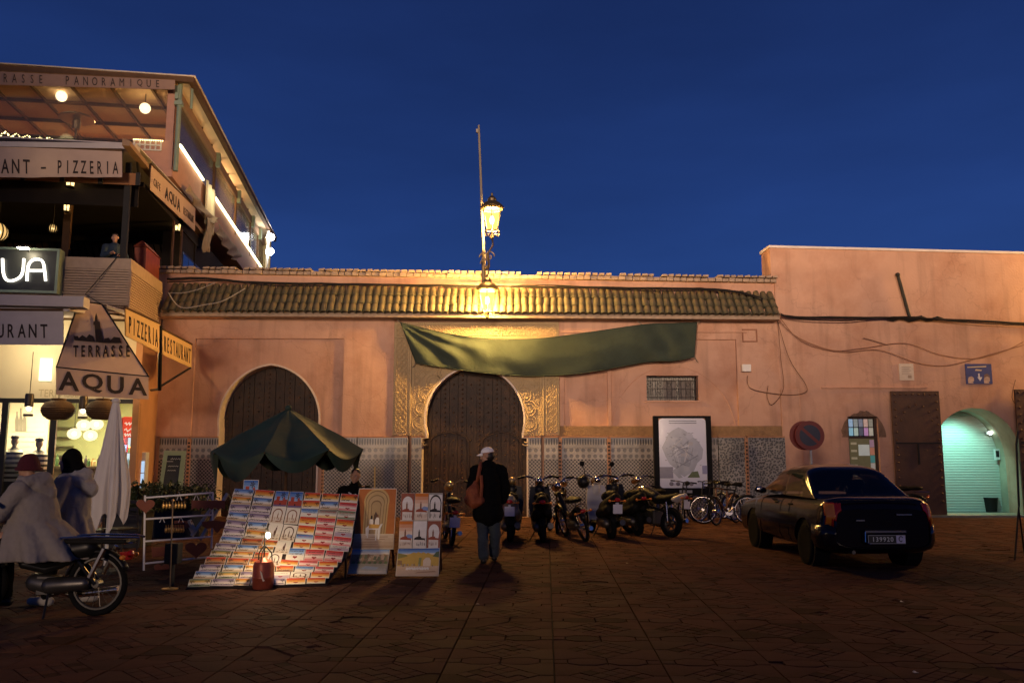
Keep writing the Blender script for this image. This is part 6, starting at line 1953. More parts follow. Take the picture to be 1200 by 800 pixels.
NUM = ["one", "two", "three", "four", "five", "six", "seven", "eight", "nine", "ten", "eleven", "twelve", "thirteen"]
ORD = ["first", "second", "third", "fourth", "fifth", "sixth", "seventh", "eighth", "ninth", "tenth", "eleventh", "twelfth", "thirteenth", "fourteenth"]
UC = [0, .165, .33, .445, .56, .70, .85, 1.0]
rows = 13
plan = [  # per column, from the top row down
    ['blue', 'yellow', 'purple', 'blue', 'purple', 'purple', 'blue', 'purple', 'green', 'red', 'purple', 'blue', 'green'],
    ['orange', 'blue', 'purple', 'purple', 'blue', 'yellow', 'red', 'blue', 'yellow', 'red', 'blue', 'green', 'purple'],
    ['kasbah', None, 'brown sketch', None, 'sketch', None, 'orange', 'yellow', 'red', 'orange', 'yellow', 'purple', 'yellow'],
    ['kasbah', None, 'brown sketch', None, 'sketch', None, 'sketch', None, 'sketch', None, 'orange heart', 'orange', 'blue'],
    ['orange', 'orange', 'blue heart', 'orange heart', 'orange heart', 'blue heart', 'orange heart', 'blue heart', None, 'orange heart', 'red', 'white heart', 'purple'],
    ['orange', 'blue', 'grey heart', 'pink heart', 'pink heart', 'pink heart', 'orange heart', 'pink heart', None, 'pink heart', 'blue heart', 'sketch', 'orange heart'],
    ['orange', 'pink heart', 'green heart', 'orange heart', 'white heart', 'pink heart', 'white heart', 'pink heart', None, 'orange heart', 'pink heart', 'orange heart', 'orange heart'],
]
rcard = random.Random(12)
for ci, col in enumerate(plan):
    for ri, ds in enumerate(col):
        if ds is None: continue
        span = 1
        while ri + span < rows and col[ri + span] is None and span < 2: span += 1
        v1, v0 = 1 - ri / rows, 1 - (ri + span) / rows
        uc, vc = (UC[ci] + UC[ci + 1]) / 2, (v0 + v1) / 2
        cc = surf(uc, vc)
        ex = surf(UC[ci + 1], vc) - surf(UC[ci], vc)
        e_ = .02 if vc < .97 else .005
        ey = surf(uc, min(vc + e_, .999)) - surf(uc, vc - e_)
        hh = (surf(uc, v1 - .001) - surf(uc, v0 + .001)).length
        w, h = ex.length * rcard.uniform(.90, .99), hh * rcard.uniform(.92, 1.04)
        lab = "%s card of the stall, column %s, row %s from top" % (DESC[ds], NUM[ci], NUM[ri])
        place_card(rcard.choice(DES[ds]), cc, ex, ey, w, h, lab, rcard.uniform(-.055, .055), .012 + .004 * rcard.random())
# upright cards along the top edge
for px, py, w, h, ds, nm in ((294, 573, .21, .26, 'kasbah', "tall blue kasbah card standing up at the stall's top left"), (325, 574, .0, 0, None, "")):
    if ds: place_card(DES[ds][0], P(px, py, ST[0].y + .06), V((1, 0, 0)), V((0.12, .12, 1)), w, h, nm, 0)

# ---- big paintings on leaning panels
def plane_px(px, py, lean):
    p0 = G(px, py, .02); n = V((0, -cos(lean), sin(lean))); return p0, n
def painting(name, label, quad, ground_px, lean, draw, group, off=.0, name_parts="painted_area"):
    p0, n = plane_px(*ground_px, lean)
    f = lambda x, y, dd: PLN(x, y, p0 + n * off, n) - n * dd
    tl_, tr_, br_, bl_ = [V((*q, 0)) for q in quad]
    uv = lambda u, w: tl_.lerp(tr_, u).lerp(bl_.lerp(br_, u), 1 - w)
    d = MB(); cols = [WHT]
    d.mi = 0; d.plate([tuple(q) for q in quad], [], f, 0, .02)
    k = [0]
    def pl(poly, c):
        if c not in cols: cols.append(c)
        d.mi = cols.index(c); k[0] += 1
        pts = [uv(min(max(x, .01), .99), min(max(y, .01), .99)) for x, y in poly]
        tri = tessellate_polygon([[V((x, y, 0)) for x, y in poly]])
        d.add([f(p.x, p.y, -.001 - .0004 * k[0]) for p in pts], [tuple(t) for t in tri])
    draw(pl)
    return d.build(name, [ink(c) for c in cols], None, label=label, cat="painting", group=group, fixn=False)

def band(pl, y0, y1, c0, c1, n=6):
    for k in range(n):
        a, b_ = y1 - (y1 - y0) * k / n, y1 - (y1 - y0) * (k + 1) / n
        pl([(0, b_), (1, b_), (1, a), (0, a)], lerp3(c0, c1, k / max(1, n - 1)))
def crowd(pl, y, c, seed, n=10, s=.03):
    r_ = random.Random(seed)
    for k in range(n):
        x = r_.uniform(.06, .94); yy = y + r_.uniform(-.02, .05); h = s * r_.uniform(1.2, 2.6)
        pl([(x, yy), (x + s * .6, yy), (x + s * .5, yy + h), (x + s * .1, yy + h)], lerp3(c, WHT, r_.choice([0, 0, .5])))
def dr_arch(pl):
    band(pl, .24, 1, (.40, .13, .035), (.46, .16, .04), 3)
    for k, (w, c) in enumerate(((.33, (.50, .34, .14)), (.29, (.24, .15, .07)), (.27, (.46, .32, .15)), (.215, (.25, .17, .08)), (.195, (.44, .31, .16)), (.135, (.22, .14, .07)), (.115, (.40, .28, .14)))):
        h = .26 + .50 * (w / .33) ** .55
        pl([(.5 - w * .86, .24)] + [(.5 + w * cos(pi + .3 - (pi + .6) * q / 16), .24 + h - w * .62 + w * .62 * sin(pi + .3 - (pi + .6) * q / 16)) for q in range(17)] + [(.5 + w * .86, .24)], c)
    pl([(.46, .38), (.46, .56), (.50, .62), (.55, .56), (.55, .38)], (.10, .06, .04))
    band(pl, 0, .24, (.58, .46, .34), (.40, .28, .18), 4)
    pl([(0, .235), (1, .235), (1, .25), (0, .25)], (.66, .55, .38))
    for q in range(5): y = .03 + q * .04; pl([(.05 + q * .1, y), (.5 + q * .09, y + .006), (.6 + q * .06, y + .016), (.1 + q * .05, y + .012)], (.34, .22, .14))
    pl([(.30, .22), (.34, .22), (.35, .32), (.58, .32), (.60, .16), (.64, .16), (.65, .34), (.70, .42), (.62, .40), (.34, .38), (.28, .34)], (.74, .70, .64))
    pl([(.33, .18), (.36, .18), (.37, .33), (.33, .33)], (.70, .66, .60)); pl([(.54, .14), (.57, .14), (.57, .33), (.53, .33)], (.70, .66, .60))
    pl([(.36, .36), (.46, .36), (.46, .46), (.42, .52), (.36, .48)], (.72, .66, .58)); pl([(.50, .36), (.62, .36), (.60, .50), (.55, .54), (.50, .48)], (.74, .68, .60))
    pl([(.36, .34), (.60, .34), (.64, .40), (.36, .41)], (.60, .34, .08)); pl([(.38, .49), (.43, .49), (.42, .55), (.39, .55)], INKC); pl([(.53, .52), (.58, .52), (.57, .57), (.54, .57)], BRN)
def dr_valley(pl):
    band(pl, .8, 1, SKYB, WHT, 3); band(pl, .4, .8, (.36, .27, .17), (.30, .22, .14), 2)
    r_ = random.Random(2)
    for q in range(22):
        x = r_.uniform(.08, .86); y = r_.uniform(.48, .68); pl([(x, y), (x + .07, y - .01), (x + .09, y + .14), (x + .02, y + .16)], r_.choice([(.52, .34, .18), (.26, .17, .10), (.60, .45, .28), (.20, .22, .12)]))
    band(pl, 0, .42, (.40, .36, .26), (.52, .50, .44), 4)
    pl([(.3, .2), (.7, .16), (.78, .26), (.44, .32)], (.42, .48, .52)); pl([(.12, .06), (.8, .04), (.9, .1), (.2, .14)], (.62, .56, .46))
    for q in range(7): x = .05 + q * .14; pl([(x, .42), (x + .08, .4), (x + .1, .5), (x + .03, .52)], (.14, .18, .08))
def dr_market(pl):
    band(pl, .82, 1, BLUE, SKYB, 3); pl([(0, .3), (1, .3), (1, .74), (.8, .78), (.72, .84), (.68, .80), (.62, .86), (.56, .82), (.5, .87), (.44, .83), (.38, .86), (.3, .8), (.1, .76), (0, .8)], (.55, .36, .08))
    pl([(.84, .7), (1, .66), (1, .88), (.92, .86)], GRN); pl([(0, .62), (.25, .72), (.2, .78), (0, .84)], (.25, .22, .06))
    pl([(.62, .32), (.62, .56), (.68, .66), (.76, .66), (.80, .56), (.80, .32)], (.68, .56, .42)); pl([(.5, .34), (.56, .34), (.58, .66), (.52, .66)], (.24, .26, .10))
    pl([(.02, .4), (.12, .42), (.12, .56), (.02, .58)], (.30, .18, .08))
    band(pl, 0, .36, (.58, .42, .28), (.46, .34, .26), 4)
    crowd(pl, .34, (.25, .18, .14), 8, 14, .035)
    for q in range(9): x = .22 + q * .06; pl([(x, .22 + .02 * (q % 3)), (x + .06, .21), (x + .07, .29), (x + .02, .32)], (.72, .68, .62))
    pl([(.45, .10), (.95, .14), (.9, .18), (.5, .14)], (.32, .20, .13))
def dr_small(kind, seed):
    def f(pl):
        if kind == 'fire': band(pl, .5, 1, ORA, (.70, .55, .45), 4); band(pl, .0, .5, (.66, .58, .5), (.60, .50, .42), 2)
        else: band(pl, 0, 1, (.70, .68, .68), (.62, .58, .54), 3)
        if kind == 'redarch': pl([(0, 0), (0, 1), (1, 1), (1, 0), (.86, 0), (.86, .36), (.92, .6)] + [(.5 + .40 * cos(.0 + pi * q / 10), .62 + .26 * sin(pi * q / 10)) for q in range(11)] + [(.14, .36), (.14, 0)], (.26, .08, .05))
        if kind == 'blackarch': pl(archp(.5, .08, .40, .86, .07), INKC); pl([(0, .94), (1, .94), (1, 1), (0, 1)], (.3, .3, .3))
        if kind == 'fire': pl([(.4, .42), (.7, .52), (1, .48), (1, .36), (.4, .36)], (.20, .28, .5))
        dk = BRN if kind in ('fire', 'redarch') else INKC
        for p in minaret(.45, .36, .06, .34): pl(p, dk)
        pl([(.1, .30), (.9, .28), (.9, .36), (.62, .38), (.6, .43), (.3, .42), (.1, .37)], lerp3(dk, RED, .3) if dk == BRN else dk)
        pl([(.14, .24), (.86, .22), (.86, .30), (.14, .31)], (.66, .6, .56))
        crowd(pl, .10, dk, seed, 9, .05)
    return f
pan = thing("leaning_panel", "dark wooden panel leaning behind the arch painting", "panel", G(437, 668), group="leaning panels of the stall")
p0, n0 = plane_px(430, 672, .30)
fpa = lambda x, y, dd: PLN(x, y, p0, n0) - n0 * dd
d = MB(); d.plate([(423, 575), (462, 575), (455, 670), (410, 670)], [], fpa, .03, .05); d.build("board", M_BROWN, pan)
d = MB()
for px in (416, 452): q = fpa(px + 4, 600, .06); d.cyl(q, (q.x, q.y + .55, 0), .018, n=5)
d.build("prop_leg", M_BROWN, pan)
d = MB(); d.cyl(fpa(438, 580, .07), fpa(438.5, 545, .07), .012, n=5); d.build("rod", mat("yellow_rod", (.45, .30, .10), .6), pan)
painting("arch_painting", "large orange framed painting of an arch with two white horse riders", [(421, 572), (465, 572), (461, 643), (412.5, 643)], (430, 672), .30, dr_arch, "paintings leaning beside the stall", .012)
painting("landscape_painting", "pale canvas of a village by a river below the arch painting", [(413, 643.5), (457, 643.5), (453, 672), (407, 672)], (430, 672), .30, dr_valley, "paintings leaning beside the stall", .02)
pan2 = thing("leaning_panel", "dark wooden panel leaning behind the six small paintings", "panel", G(490, 672), group="leaning panels of the stall")
p0b, n0b = plane_px(490, 675, .26)
fpb = lambda x, y, dd: PLN(x, y, p0b, n0b) - n0b * dd
d = MB(); d.plate([(472, 577), (517, 577), (515, 672), (466, 672)], [], fpb, .03, .05); d.build("board", M_BROWN, pan2)
d = MB()
for px in (474, 514): q = fpb(px, 600, .06); d.cyl(q, (q.x, q.y + .5, 0), .018, n=5)
d.build("prop_leg", M_BROWN, pan2)
kinds = [('redarch', 'fire', 'blackarch'), ('fire', 'plain', 'redarch')]
names6 = [("red arch painting of a minaret, top left of the six small ones", "orange sky minaret painting, top middle of the six small ones", "black arch painting of a minaret, top right of the six small ones"),
          ("orange sky minaret painting, bottom left of the six small ones", "black and white minaret painting, bottom middle of the six small ones", "red arch painting of a minaret, bottom right of the six small ones")]
for r_ in range(2):
    for c_ in range(3):
        x0a, x1a = 470 + (519 - 470) * c_ / 3, 470 + (519 - 470) * (c_ + 1) / 3
        sh_ = -2 * r_
        ya, yb_ = 577.5 + 32.5 * r_, 577.5 + 32.5 * (r_ + 1) - .6
        painting("small_painting", names6[r_][c_], [(x0a + sh_ + .4, ya), (x1a + sh_ - .2, ya), (x1a + sh_ - 1.6, yb_), (x0a + sh_ - 1.0, yb_)], (490, 675), .26, dr_small(kinds[r_][c_], 50 + r_ * 3 + c_), "paintings leaning beside the stall", .012)
painting("landscape_painting", "canvas of a yellow city gate and market below the six small paintings", [(466.5, 642.5), (515.5, 641.5), (514, 674.5), (463.5, 674.5)], (490, 675), .26, dr_market, "paintings leaning beside the stall", .022)

# ---- gas lamp
g = G(308, 689)
gl = thing("gas_lamp", "lit gas lamp on a red brown gas bottle before the painted cards", "gas lamp", g)
d = MB(); d.lathe([(.0, .0), (.115, 0), (.125, .02), (.128, .12), (.131, .125), (.131, .145), (.128, .15), (.126, .28), (.11, .325), (.05, .35), (.03, .37), (0, .37)], g, 24); d.build("gas_bottle", mat("red_brown_bottle", (.27, .055, .028), .4, metal=.2, var=.25, scale=8, stain=(.1, .03, .02), stain_amt=.5, stain_scale=6), gl, smooth=40)
d = MB()
lh = P(314, 627, g.y); lh.y = g.y
for k in range(3):
    a = 2 * pi * k / 3 + .5; d.tube([g + V((.10 * cos(a), .10 * sin(a), .32)), g + V((.09 * cos(a), .09 * sin(a), .42)), g + V((.02 * cos(a), .02 * sin(a), .50))], .008, 5)
d.tube([g + V((0, 0, .36)), g + V((.0, 0, .55)), V((g.x + .01, g.y, lh.z + .09)), V((lh.x - .01, g.y, lh.z + .10)), lh + V((0, 0, .05))], .009, 6)
d.cyl(g + V((0, 0, .48)), g + V((0, 0, .51)), .022)
d.build("burner_pipe", M_IRON, gl)
d = MB(); d.ell(lh, (.027, .027, .034), 10, 8); d.build("mantle", glow("gas_mantle", (1, .86, .58), 130), gl, smooth=True)
lamp("gas_light", 'POINT', lh, 40, (1.0, .70, .38), .045)
d = MB(); d.plate([(304.5, 668), (307, 671), (308.5, 678), (310.5, 680), (308, 681), (306.5, 677)], [], lambda x, y, dd: V((P(x, y, g.y - .133 - dd).x, g.y - .133 - dd, P(x, y, g.y - .133).z)), 0, .002); d.build("mark", mat("pale_mark", (.6, .5, .42), .7), gl)
for px, py, w, nm in ((240, 687, .14, "left"), (275, 687.5, .10, "middle"), (352, 687, .2, "right")):
    pass

# ---- white rack with brown hanging boards
M_WTUBE = mat("white_tube", (.82, .80, .76), .45, var=.1)
rk0 = G(172, 668); rk1 = G(250, 662)
ra = V((rk1.x - rk0.x, rk1.y - rk0.y, 0)).normalized()
rn = V((ra.y, -ra.x, 0))
frk = lambda x, y, dd=0: PLN(x, y, rk0, rn) + rn * dd
rack = thing("display_rack", "white tube rack hung with brown boards left of the stall", "display rack", (rk0 + rk1) / 2)
def tb(name, *pts, r=.014): d = MB(); d.tube([frk(*p) for p in pts], r, 6); return d.build(name, M_WTUBE, rack)
tb("post", (170, 580), (168.5, 668)); tb("post", (249.5, 576.5), (248, 642)); tb("rail", (169, 583), (249.5, 577)); tb("rail", (169, 608), (249, 603)); tb("rail", (169, 634), (248.5, 628.5)); tb("rail", (168.5, 660), (248, 652))
for x in (210, 230, 246): tb("hook", (x - 3, 586), (x, 578.5), (x + 3, 586), r=.005)
for x in (190, 212): tb("hook", (x - 3, 612), (x, 605.5), (x + 3, 612), r=.005)
M_BRB = mat("red_brown_board", (.24, .075, .040), .6, var=.2, scale=5)
def board(poly, label, dd=.03, th=.015):
    d = MB(); d.plate(poly, [], lambda x, y, q: frk(x, y, dd - q), 0, th); return d.build("hanging_board", M_BRB, None, label=label, cat="wooden board", group="brown boards on the white rack")
def hpoly(x, y, s): return [(x + s * sin(t) ** 3 * 16 / 16, y - s * (13 * cos(t) - 5 * cos(2 * t) - 2 * cos(3 * t) - cos(4 * t)) / 16 * .85) for t in [2 * pi * k / 24 for k in range(24)]]
scal = lambda x0, x1, y0, y1, n: [(x0, y0)] + [(x1, y0)] + [(x1 - (x1 - x0) * k / (4 * n), y1 - 2.5 * abs(sin(pi * k / 4))) for k in range(4 * n + 1)]
board(scal(224, 263, 586, 597, 5), "long scalloped brown board hanging from the rack's top rail")
board(hpoly(170, 592, 11), "dark brown heart board at the rack's upper left corner")
board([(236, 611), (252, 609), (264, 611), (264, 618), (258, 619), (254, 625), (249, 618), (242, 619), (237, 616)], "notched brown board hanging at the rack's right end")
board(hpoly(229, 643, 13), "lighter brown heart board near the stall's left edge")
board(hpoly(189, 666, 9), "lowest brown heart board under the rack near the ground")
board([(177, 641), (203, 639), (204, 650), (178, 652)], "plain dark brown board behind the black box on the rack")
board(scal(205, 226, 610, 620, 3), "short scalloped brown board on the rack's second rail", -.03)
M_GOLD = mat("brass_trinket", (.55, .34, .10), .35, metal=.8, var=.2)
for x0, x1, y0, y1, nm in ((189, 218, 587, 597, "row of brass trinkets hanging from the rack's top rail"), (192, 216, 614, 626, "row of brass trinkets hanging from the rack's second rail")):
    d = MB(); d.tube([frk(x0, y0, .02), frk(x1, y0 - 1, .02)], .008, 5)
    bar = d.build("trinket_row", M_IRON, None, label=nm, cat="trinkets", group="rows of brass trinkets")
    for k in range(8):
        x = x0 + 2 + (x1 - x0 - 4) * k / 7; c = frk(x, y0 + (y1 - y0) * .55, .02)
        d = MB(); d.ell(c, (.022, .012, .042), 8, 6); d.cyl(c + V((0, 0, .04)), frk(x, y0, .02), .004, n=4); d.build("trinket", M_GOLD, bar)
for x0, y0, x1, y1, nm in ((228, 608, 236, 624, "upper"), (236, 600, 228, 622, "lower")):
    pass
for k, (x0, y0, x1, y1) in enumerate(((268, 578, 236, 632), (222, 610, 229, 624), (256, 586, 226, 628))):
    d = MB(); d.tube([frk(x0, y0, -.05), frk(x1, y1, -.05)], .03 if k != 1 else .045, 4); d.build("rolled_print", mat("pale_roll", (.50, .46, .40), .8, var=.15), None, label=["long pale rolled print leaning against the stall side", "short pale rolled print standing inside the white rack", "second pale rolled print leaning inside the rack"][k], cat="rolled print", group="rolled prints by the rack")
g2 = G(199, 690)
t = thing("thin_stand", "thin brass stand with round foot before the white rack", "stand", g2)
d = MB(); d.lathe([(0, 0), (.10, 0), (.10, .012), (.012, .02)], g2, 14); d.build("foot", M_GOLD, t)
d = MB(); q = P(202.5, 586, g2.y); d.cyl(g2 + V((0, 0, .01)), q, .008, n=6); d.ell(q, .02, 8, 6); d.build("pole", mat("brass_pole", (.35, .24, .12), .35, metal=.7), t)
q = P(203, 655, g2.y + .25)
d = MB(); d.box(q.x - .085, q.y - .08, q.z - .05, q.x + .085, q.y + .08, q.z + .2); d.tube([(q.x, q.y, q.z - .05), (q.x, q.y, 0)], .03, 6)
d.build("black_box", M_BLACK, None, label="black box on a short post in front of the white rack", cat="box", bevel=.01)

# ---- green market parasol
uy = 14.3
apex = P(338, 479, uy)
par_t = thing("market_parasol", "dark green sagging market parasol over the painter's stall", "parasol", (apex.x, uy, 0))
z_rim = P(338, 527, uy).z
R0 = 1.30
M_UMB = mat("dark_green_canvas", (.020, .045, .034), .75, var=.25, scale=2, bump=.2, bscale=14, stain=(.07, .06, .03), stain_amt=.6, stain_scale=1.5)
def umb(u, v):
    a = 2 * pi * u + pi / 8 * 0 - pi / 2
    s_ = abs(sin(4 * (a + pi / 2)))
    if v < .75:
        r_ = v / .75; rad = R0 * r_ * (1 - .07 * s_ * r_); z = apex.z - (apex.z - z_rim) * r_ ** 1.08 - .12 * s_ * sin(pi * r_ * .75) * r_ - .06 * s_ * r_
    else:
        q = (v - .75) / .25; rad = R0 * (1 - .07 * s_) * (1 - .05 * q + .03 * q * sin(3 * a)); z = z_rim - .06 * s_ - .12 * s_ * sin(pi * .75) - q * (.02 + .30 * s_ ** .7) * (1 + .25 * sin(a * 2 + 1) - .35 * max(0, cos(a)))
    z += .02 * mnoise.noise(V((cos(a) * 3, sin(a) * 3, v * 5)))
    z += .05 * sin(a + .6) * v
    return V((apex.x + rad * cos(a), uy + rad * sin(a), z))
d = MB(); d.grid(umb, 160, 30); d.build("canopy", M_UMB, par_t, smooth=True)
d = MB(); d.ell(apex + V((0, 0, .02)), (.06, .06, .05), 10, 6); d.build("cap", M_UMB, par_t, smooth=True)
d = MB(); d.cyl((apex.x, uy, 0), (apex.x, uy, apex.z), .025, n=8); d.build("pole", M_BROWN, par_t)
for k in range(8):
    a = pi / 4 * k - pi / 2
    d = MB(); d.tube([umb(k / 8, q / 8) + V((0, 0, -.025)) for q in range(1, 7)], .010, 5); d.build("rib", M_BROWN, par_t)
# ================================================================ people
M_SKIN = mat("skin", (.36, .20, .13), .55, var=.08, scale=12)
M_HAIR = mat("dark_hair", (.014, .011, .010), .5, var=.2)
def head(d, c, yaw=0.0, pitch=0.0, s=1.0):
    """skull, jaw, nose, brow, lips and ears; the face looks along +Y turned by yaw"""
    M = Matrix.Rotation(yaw, 3, 'Z') @ Matrix.Rotation(pitch, 3, 'X')
    q = lambda x, y, z: V(c) + (M @ V((x, y, z))) * s
    d.ell(q(0, -.01, .03), (.077 * s, .095 * s, .10 * s), 14, 10, M)
    d.ell(q(0, .03, -.045), (.058 * s, .062 * s, .075 * s), 12, 8, M)
    d.cap(q(0, .085, .02), q(0, .108, -.022), .011 * s, .017 * s, 8)
    d.cap(q(-.035, .083, .035), q(.035, .083, .035), .012 * s, None, 8)
    d.cap(q(-.018, .088, -.062), q(.018, .088, -.062), .0085 * s, None, 8)
    d.ell(q(0, .078, -.098), (.022 * s, .02 * s, .018 * s), 8, 6, M)
    for sx in (-1, 1):
        d.ell(q(sx * .079, -.005, .0), (.012 * s, .022 * s, .034 * s), 8, 6, M)
        d.ell(q(sx * .034, .062, -.022), (.026 * s, .026 * s, .028 * s), 8, 6, M)
    d.cap(q(0, -.02, -.05), V(c) + V((0, -.02, -.17)) * s, .05 * s, .056 * s)
    return q
def eyes(t, q, s=1.0):
    for sx in (-1, 1):
        d = MB(); d.ell(q(sx * .033, .083, .010), (.014 * s, .009 * s, .009 * s), 8, 6); d.build("eye", mat("eye_white", (.4, .38, .35), .3), t, world=False, smooth=True)
        d = MB(); d.ell(q(sx * .033, .091, .010), .006 * s, 8, 6); d.build("iris", M_HAIR, t, world=False, smooth=True)
def hand(d, w, along, out, curl=.5, side=1):
    """palm with four bent fingers and a thumb; along = forearm direction, out = back-of-hand normal"""
    a = V(along).normalized(); o = (V(out) - a * V(out).dot(a)).normalized(); x = a.cross(o) * side
    w = V(w)
    d.cap(w, w + a * .075, .026, .034, 10)
    d.cap(w + x * .022 + a * .03, w + x * .026 + a * .085, .016, .016, 8); d.cap(w - x * .022 + a * .03, w - x * .026 + a * .085, .016, .016, 8)
    for k, ln in enumerate((.066, .076, .070, .054)):
        p = w + a * .088 + x * (.030 - .020 * k)
        d1 = (a * cos(curl * .5) - o * sin(curl * .5)); d2 = (a * cos(curl * 1.6) - o * sin(curl * 1.6)); d3 = (a * cos(curl * 2.6) - o * sin(curl * 2.6))
        d.chain([p, p + d1 * ln * .5, p + d1 * ln * .5 + d2 * ln * .35, p + d1 * ln * .5 + d2 * ln * .35 + d3 * ln * .28], [.0098, .0092, .0085, .007], 8)
    p = w + a * .02 + x * .032
    t1 = (a * .7 + x * .7 - o * .25).normalized(); t2 = (a * .9 + x * .25 - o * .4).normalized()
    d.chain([p, p + t1 * .045, p + t1 * .045 + t2 * .034], [.014, .0115, .009], 8)

def skirt(d, rows, nf, n=48):
    d.rings([[V((rx * (1 + 0 * k) * cos(2 * pi * k / n) + f * cos(2 * pi * k / n) * cos(nf * 2 * pi * k / n + z * 3), cy + ry * sin(2 * pi * k / n) + f * sin(2 * pi * k / n) * cos(nf * 2 * pi * k / n + z * 3), z)) for k in range(n)] for z, rx, ry, cy, f in rows])
def loc_build(d, name, m, t, **k): return d.build(name, m, t, world=False, **k)

# ---- the man in black walking off, white cap, brown bag
M_BLACKCLOTH = mat("black_wool", (.005, .005, .0055), .95, var=.3, scale=20, spec=.05)
M_JEANS = mat("dark_blue_jeans", (.030, .042, .055), .85, var=.35, scale=5, bump=.3, bscale=160)
g = G(572, 659)
man = thing("person", "man in long black jacket and white cap walking off with a rust shoulder bag", "person", g, radians(4))
SHm, HD = (0, 0, 1.42), (-.015, .05, 1.61)
Lfoot, Rfoot = (-.07, -.10, .09), (.10, .14, .10)
d = MB()
q = head(d, HD, yaw=radians(78), pitch=radians(-8))
d.chain([(0, -.0, 1.0), (0, -.01, 1.2), (0, 0, 1.40)], [.15, .155, .13], 14); d.cap((0, 0, 1.40), (-.01, .03, 1.52), .075, .056)
d.cap((-.17, 0, 1.41), (.17, 0, 1.41), .075, None); d.cap((-.08, 0, .94), (.08, 0, .94), .115, None)
la = [(-.20, 0, 1.40), (-.26, .08, 1.13), (-.22, .26, .98)]; ra_ = [(.20, 0, 1.40), (.265, .03, 1.11), (.23, .13, .88)]
for A in (la, ra_): d.chain(A, [.058, .045, .034], 12)
hand(d, la[2], V(la[2]) - V(la[1]), (-1, 0, .1), .9, 1); hand(d, ra_[2], V(ra_[2]) - V(ra_[1]), (1, 0, .1), .7, -1)
d.chain([(-.09, 0, .93), (-.08, .03, .50), Lfoot], [.095, .062, .042], 12); d.chain([(.09, 0, .93), (.11, .06, .50), Rfoot], [.095, .062, .042], 12)
d.cap((-.07, -.12, .05), (-.08, .07, .035), .042, .032, 10); d.cap((.10, .12, .06), (.11, .30, .04), .042, .032, 10)
loc_build(d, "body", M_SKIN, man, remesh=.008)
eyes(man, q)
d = MB()
for pts, r in (([(-.09, 0, .95), (-.085, .03, .50), (-.07, -.09, .12)], [.115, .088, .083]), ([(.09, 0, .95), (.105, .05, .50), (.10, .13, .13)], [.115, .088, .083])): d.chain(pts, r, 14)
loc_build(d, "trousers", M_JEANS, man, remesh=.012, disp=.022)
d = MB()
d.chain([(0, .01, .76), (0, .0, 1.0), (0, -.01, 1.25), (0, 0, 1.38)], [.215, .205, .20, .165], 20)
d.cap((-.17, 0, 1.385), (.17, 0, 1.385), .105, None, 14); d.cap((-.09, .02, .73), (.09, .02, .73), .155, None); d.cap((0, 0, 1.42), (-.01, .03, 1.50), .085, .078)
d.chain([(-.20, 0, 1.38), (-.265, .08, 1.13), (-.225, .25, 1.0)], [.095, .078, .062], 14); d.chain([(.20, 0, 1.38), (.27, .03, 1.11), (.235, .12, .93)], [.095, .08, .062], 14)
loc_build(d, "jacket", M_BLACKCLOTH, man, remesh=.013, disp=.03)
Mh = Matrix.Rotation(radians(78), 3, 'Z') @ Matrix.Rotation(radians(-8), 3, 'X')
qh = lambda x, y, z: V(HD) + Mh @ V((x, y, z))
d = MB(); d.ell(qh(0, -.035, .0), (.081, .082, .085), 14, 8, Mh); loc_build(d, "hair", M_HAIR, man, smooth=True)
d = MB(); rs_ = []
for k in range(7):
    t = k / 6; rs_.append([qh(.090 * cos(2 * pi * j / 20) * cos(t * 1.5), -.008 + .107 * sin(2 * pi * j / 20) * cos(t * 1.5), .055 + .088 * sin(t * 1.5)) for j in range(20)])
d.rings(rs_)
loc_build(d, "cap", mat("white_cap", (.80, .78, .78), .8, var=.04), man, smooth=60)
d = MB()
def brim(u, v):
    x = (u - .5) * 2; return qh(.078 * x * (1 - .25 * v), .085 * sqrt(max(0, 1 - .6 * x * x)) + .085 * v * sqrt(max(0.02, 1 - x * x)), .060 - .028 * v - .02 * x * x)
d.grid(brim, 12, 4); loc_build(d, "cap_brim", MATS["white_cap"], man, solid=.006, smooth=True)
for nm, pts in (("shoe", [(-.07, -.13, .05), (-.08, .09, .04)]), ("shoe", [(.10, .11, .06), (.11, .32, .042)])):
    d = MB(); d.cap(pts[0], pts[1], .052, .040, 12); o = loc_build(d, nm, mat("black_shoe", (.012, .011, .011), .5), man, remesh=.01)
# bag
M_BAG = mat("rust_bag", (.21, .052, .018), .75, var=.3, scale=9, bump=.3, bscale=30)
bag = thing("shoulder_bag", "rust brown shoulder bag hanging at the walking man's left side", "bag", g, radians(4))
d = MB(); d.chain([(-.225, -.15, .94), (-.235, -.14, 1.06), (-.19, -.12, 1.20)], [.115, .115, .05], 14); d.cap((-.29, -.13, .95), (-.15, -.16, .94), .09, None)
bg = loc_build(d, "sack", M_BAG, bag, remesh=.012, disp=.03)
d = MB()
for off in (0,): d.tube([(-.19, -.13, 1.19), (-.165, -.175, 1.30), (-.135, -.13, 1.44), (-.12, -.02, 1.502), (-.13, .10, 1.44)], [.02, .03, .032, .03, .026], 6); d.tube([(-.12, -.2, 1.32), (-.11, -.225, 1.15), (-.12, -.225, 1.0)], .027, 6)
loc_build(d, "strap", M_BAG, bag)

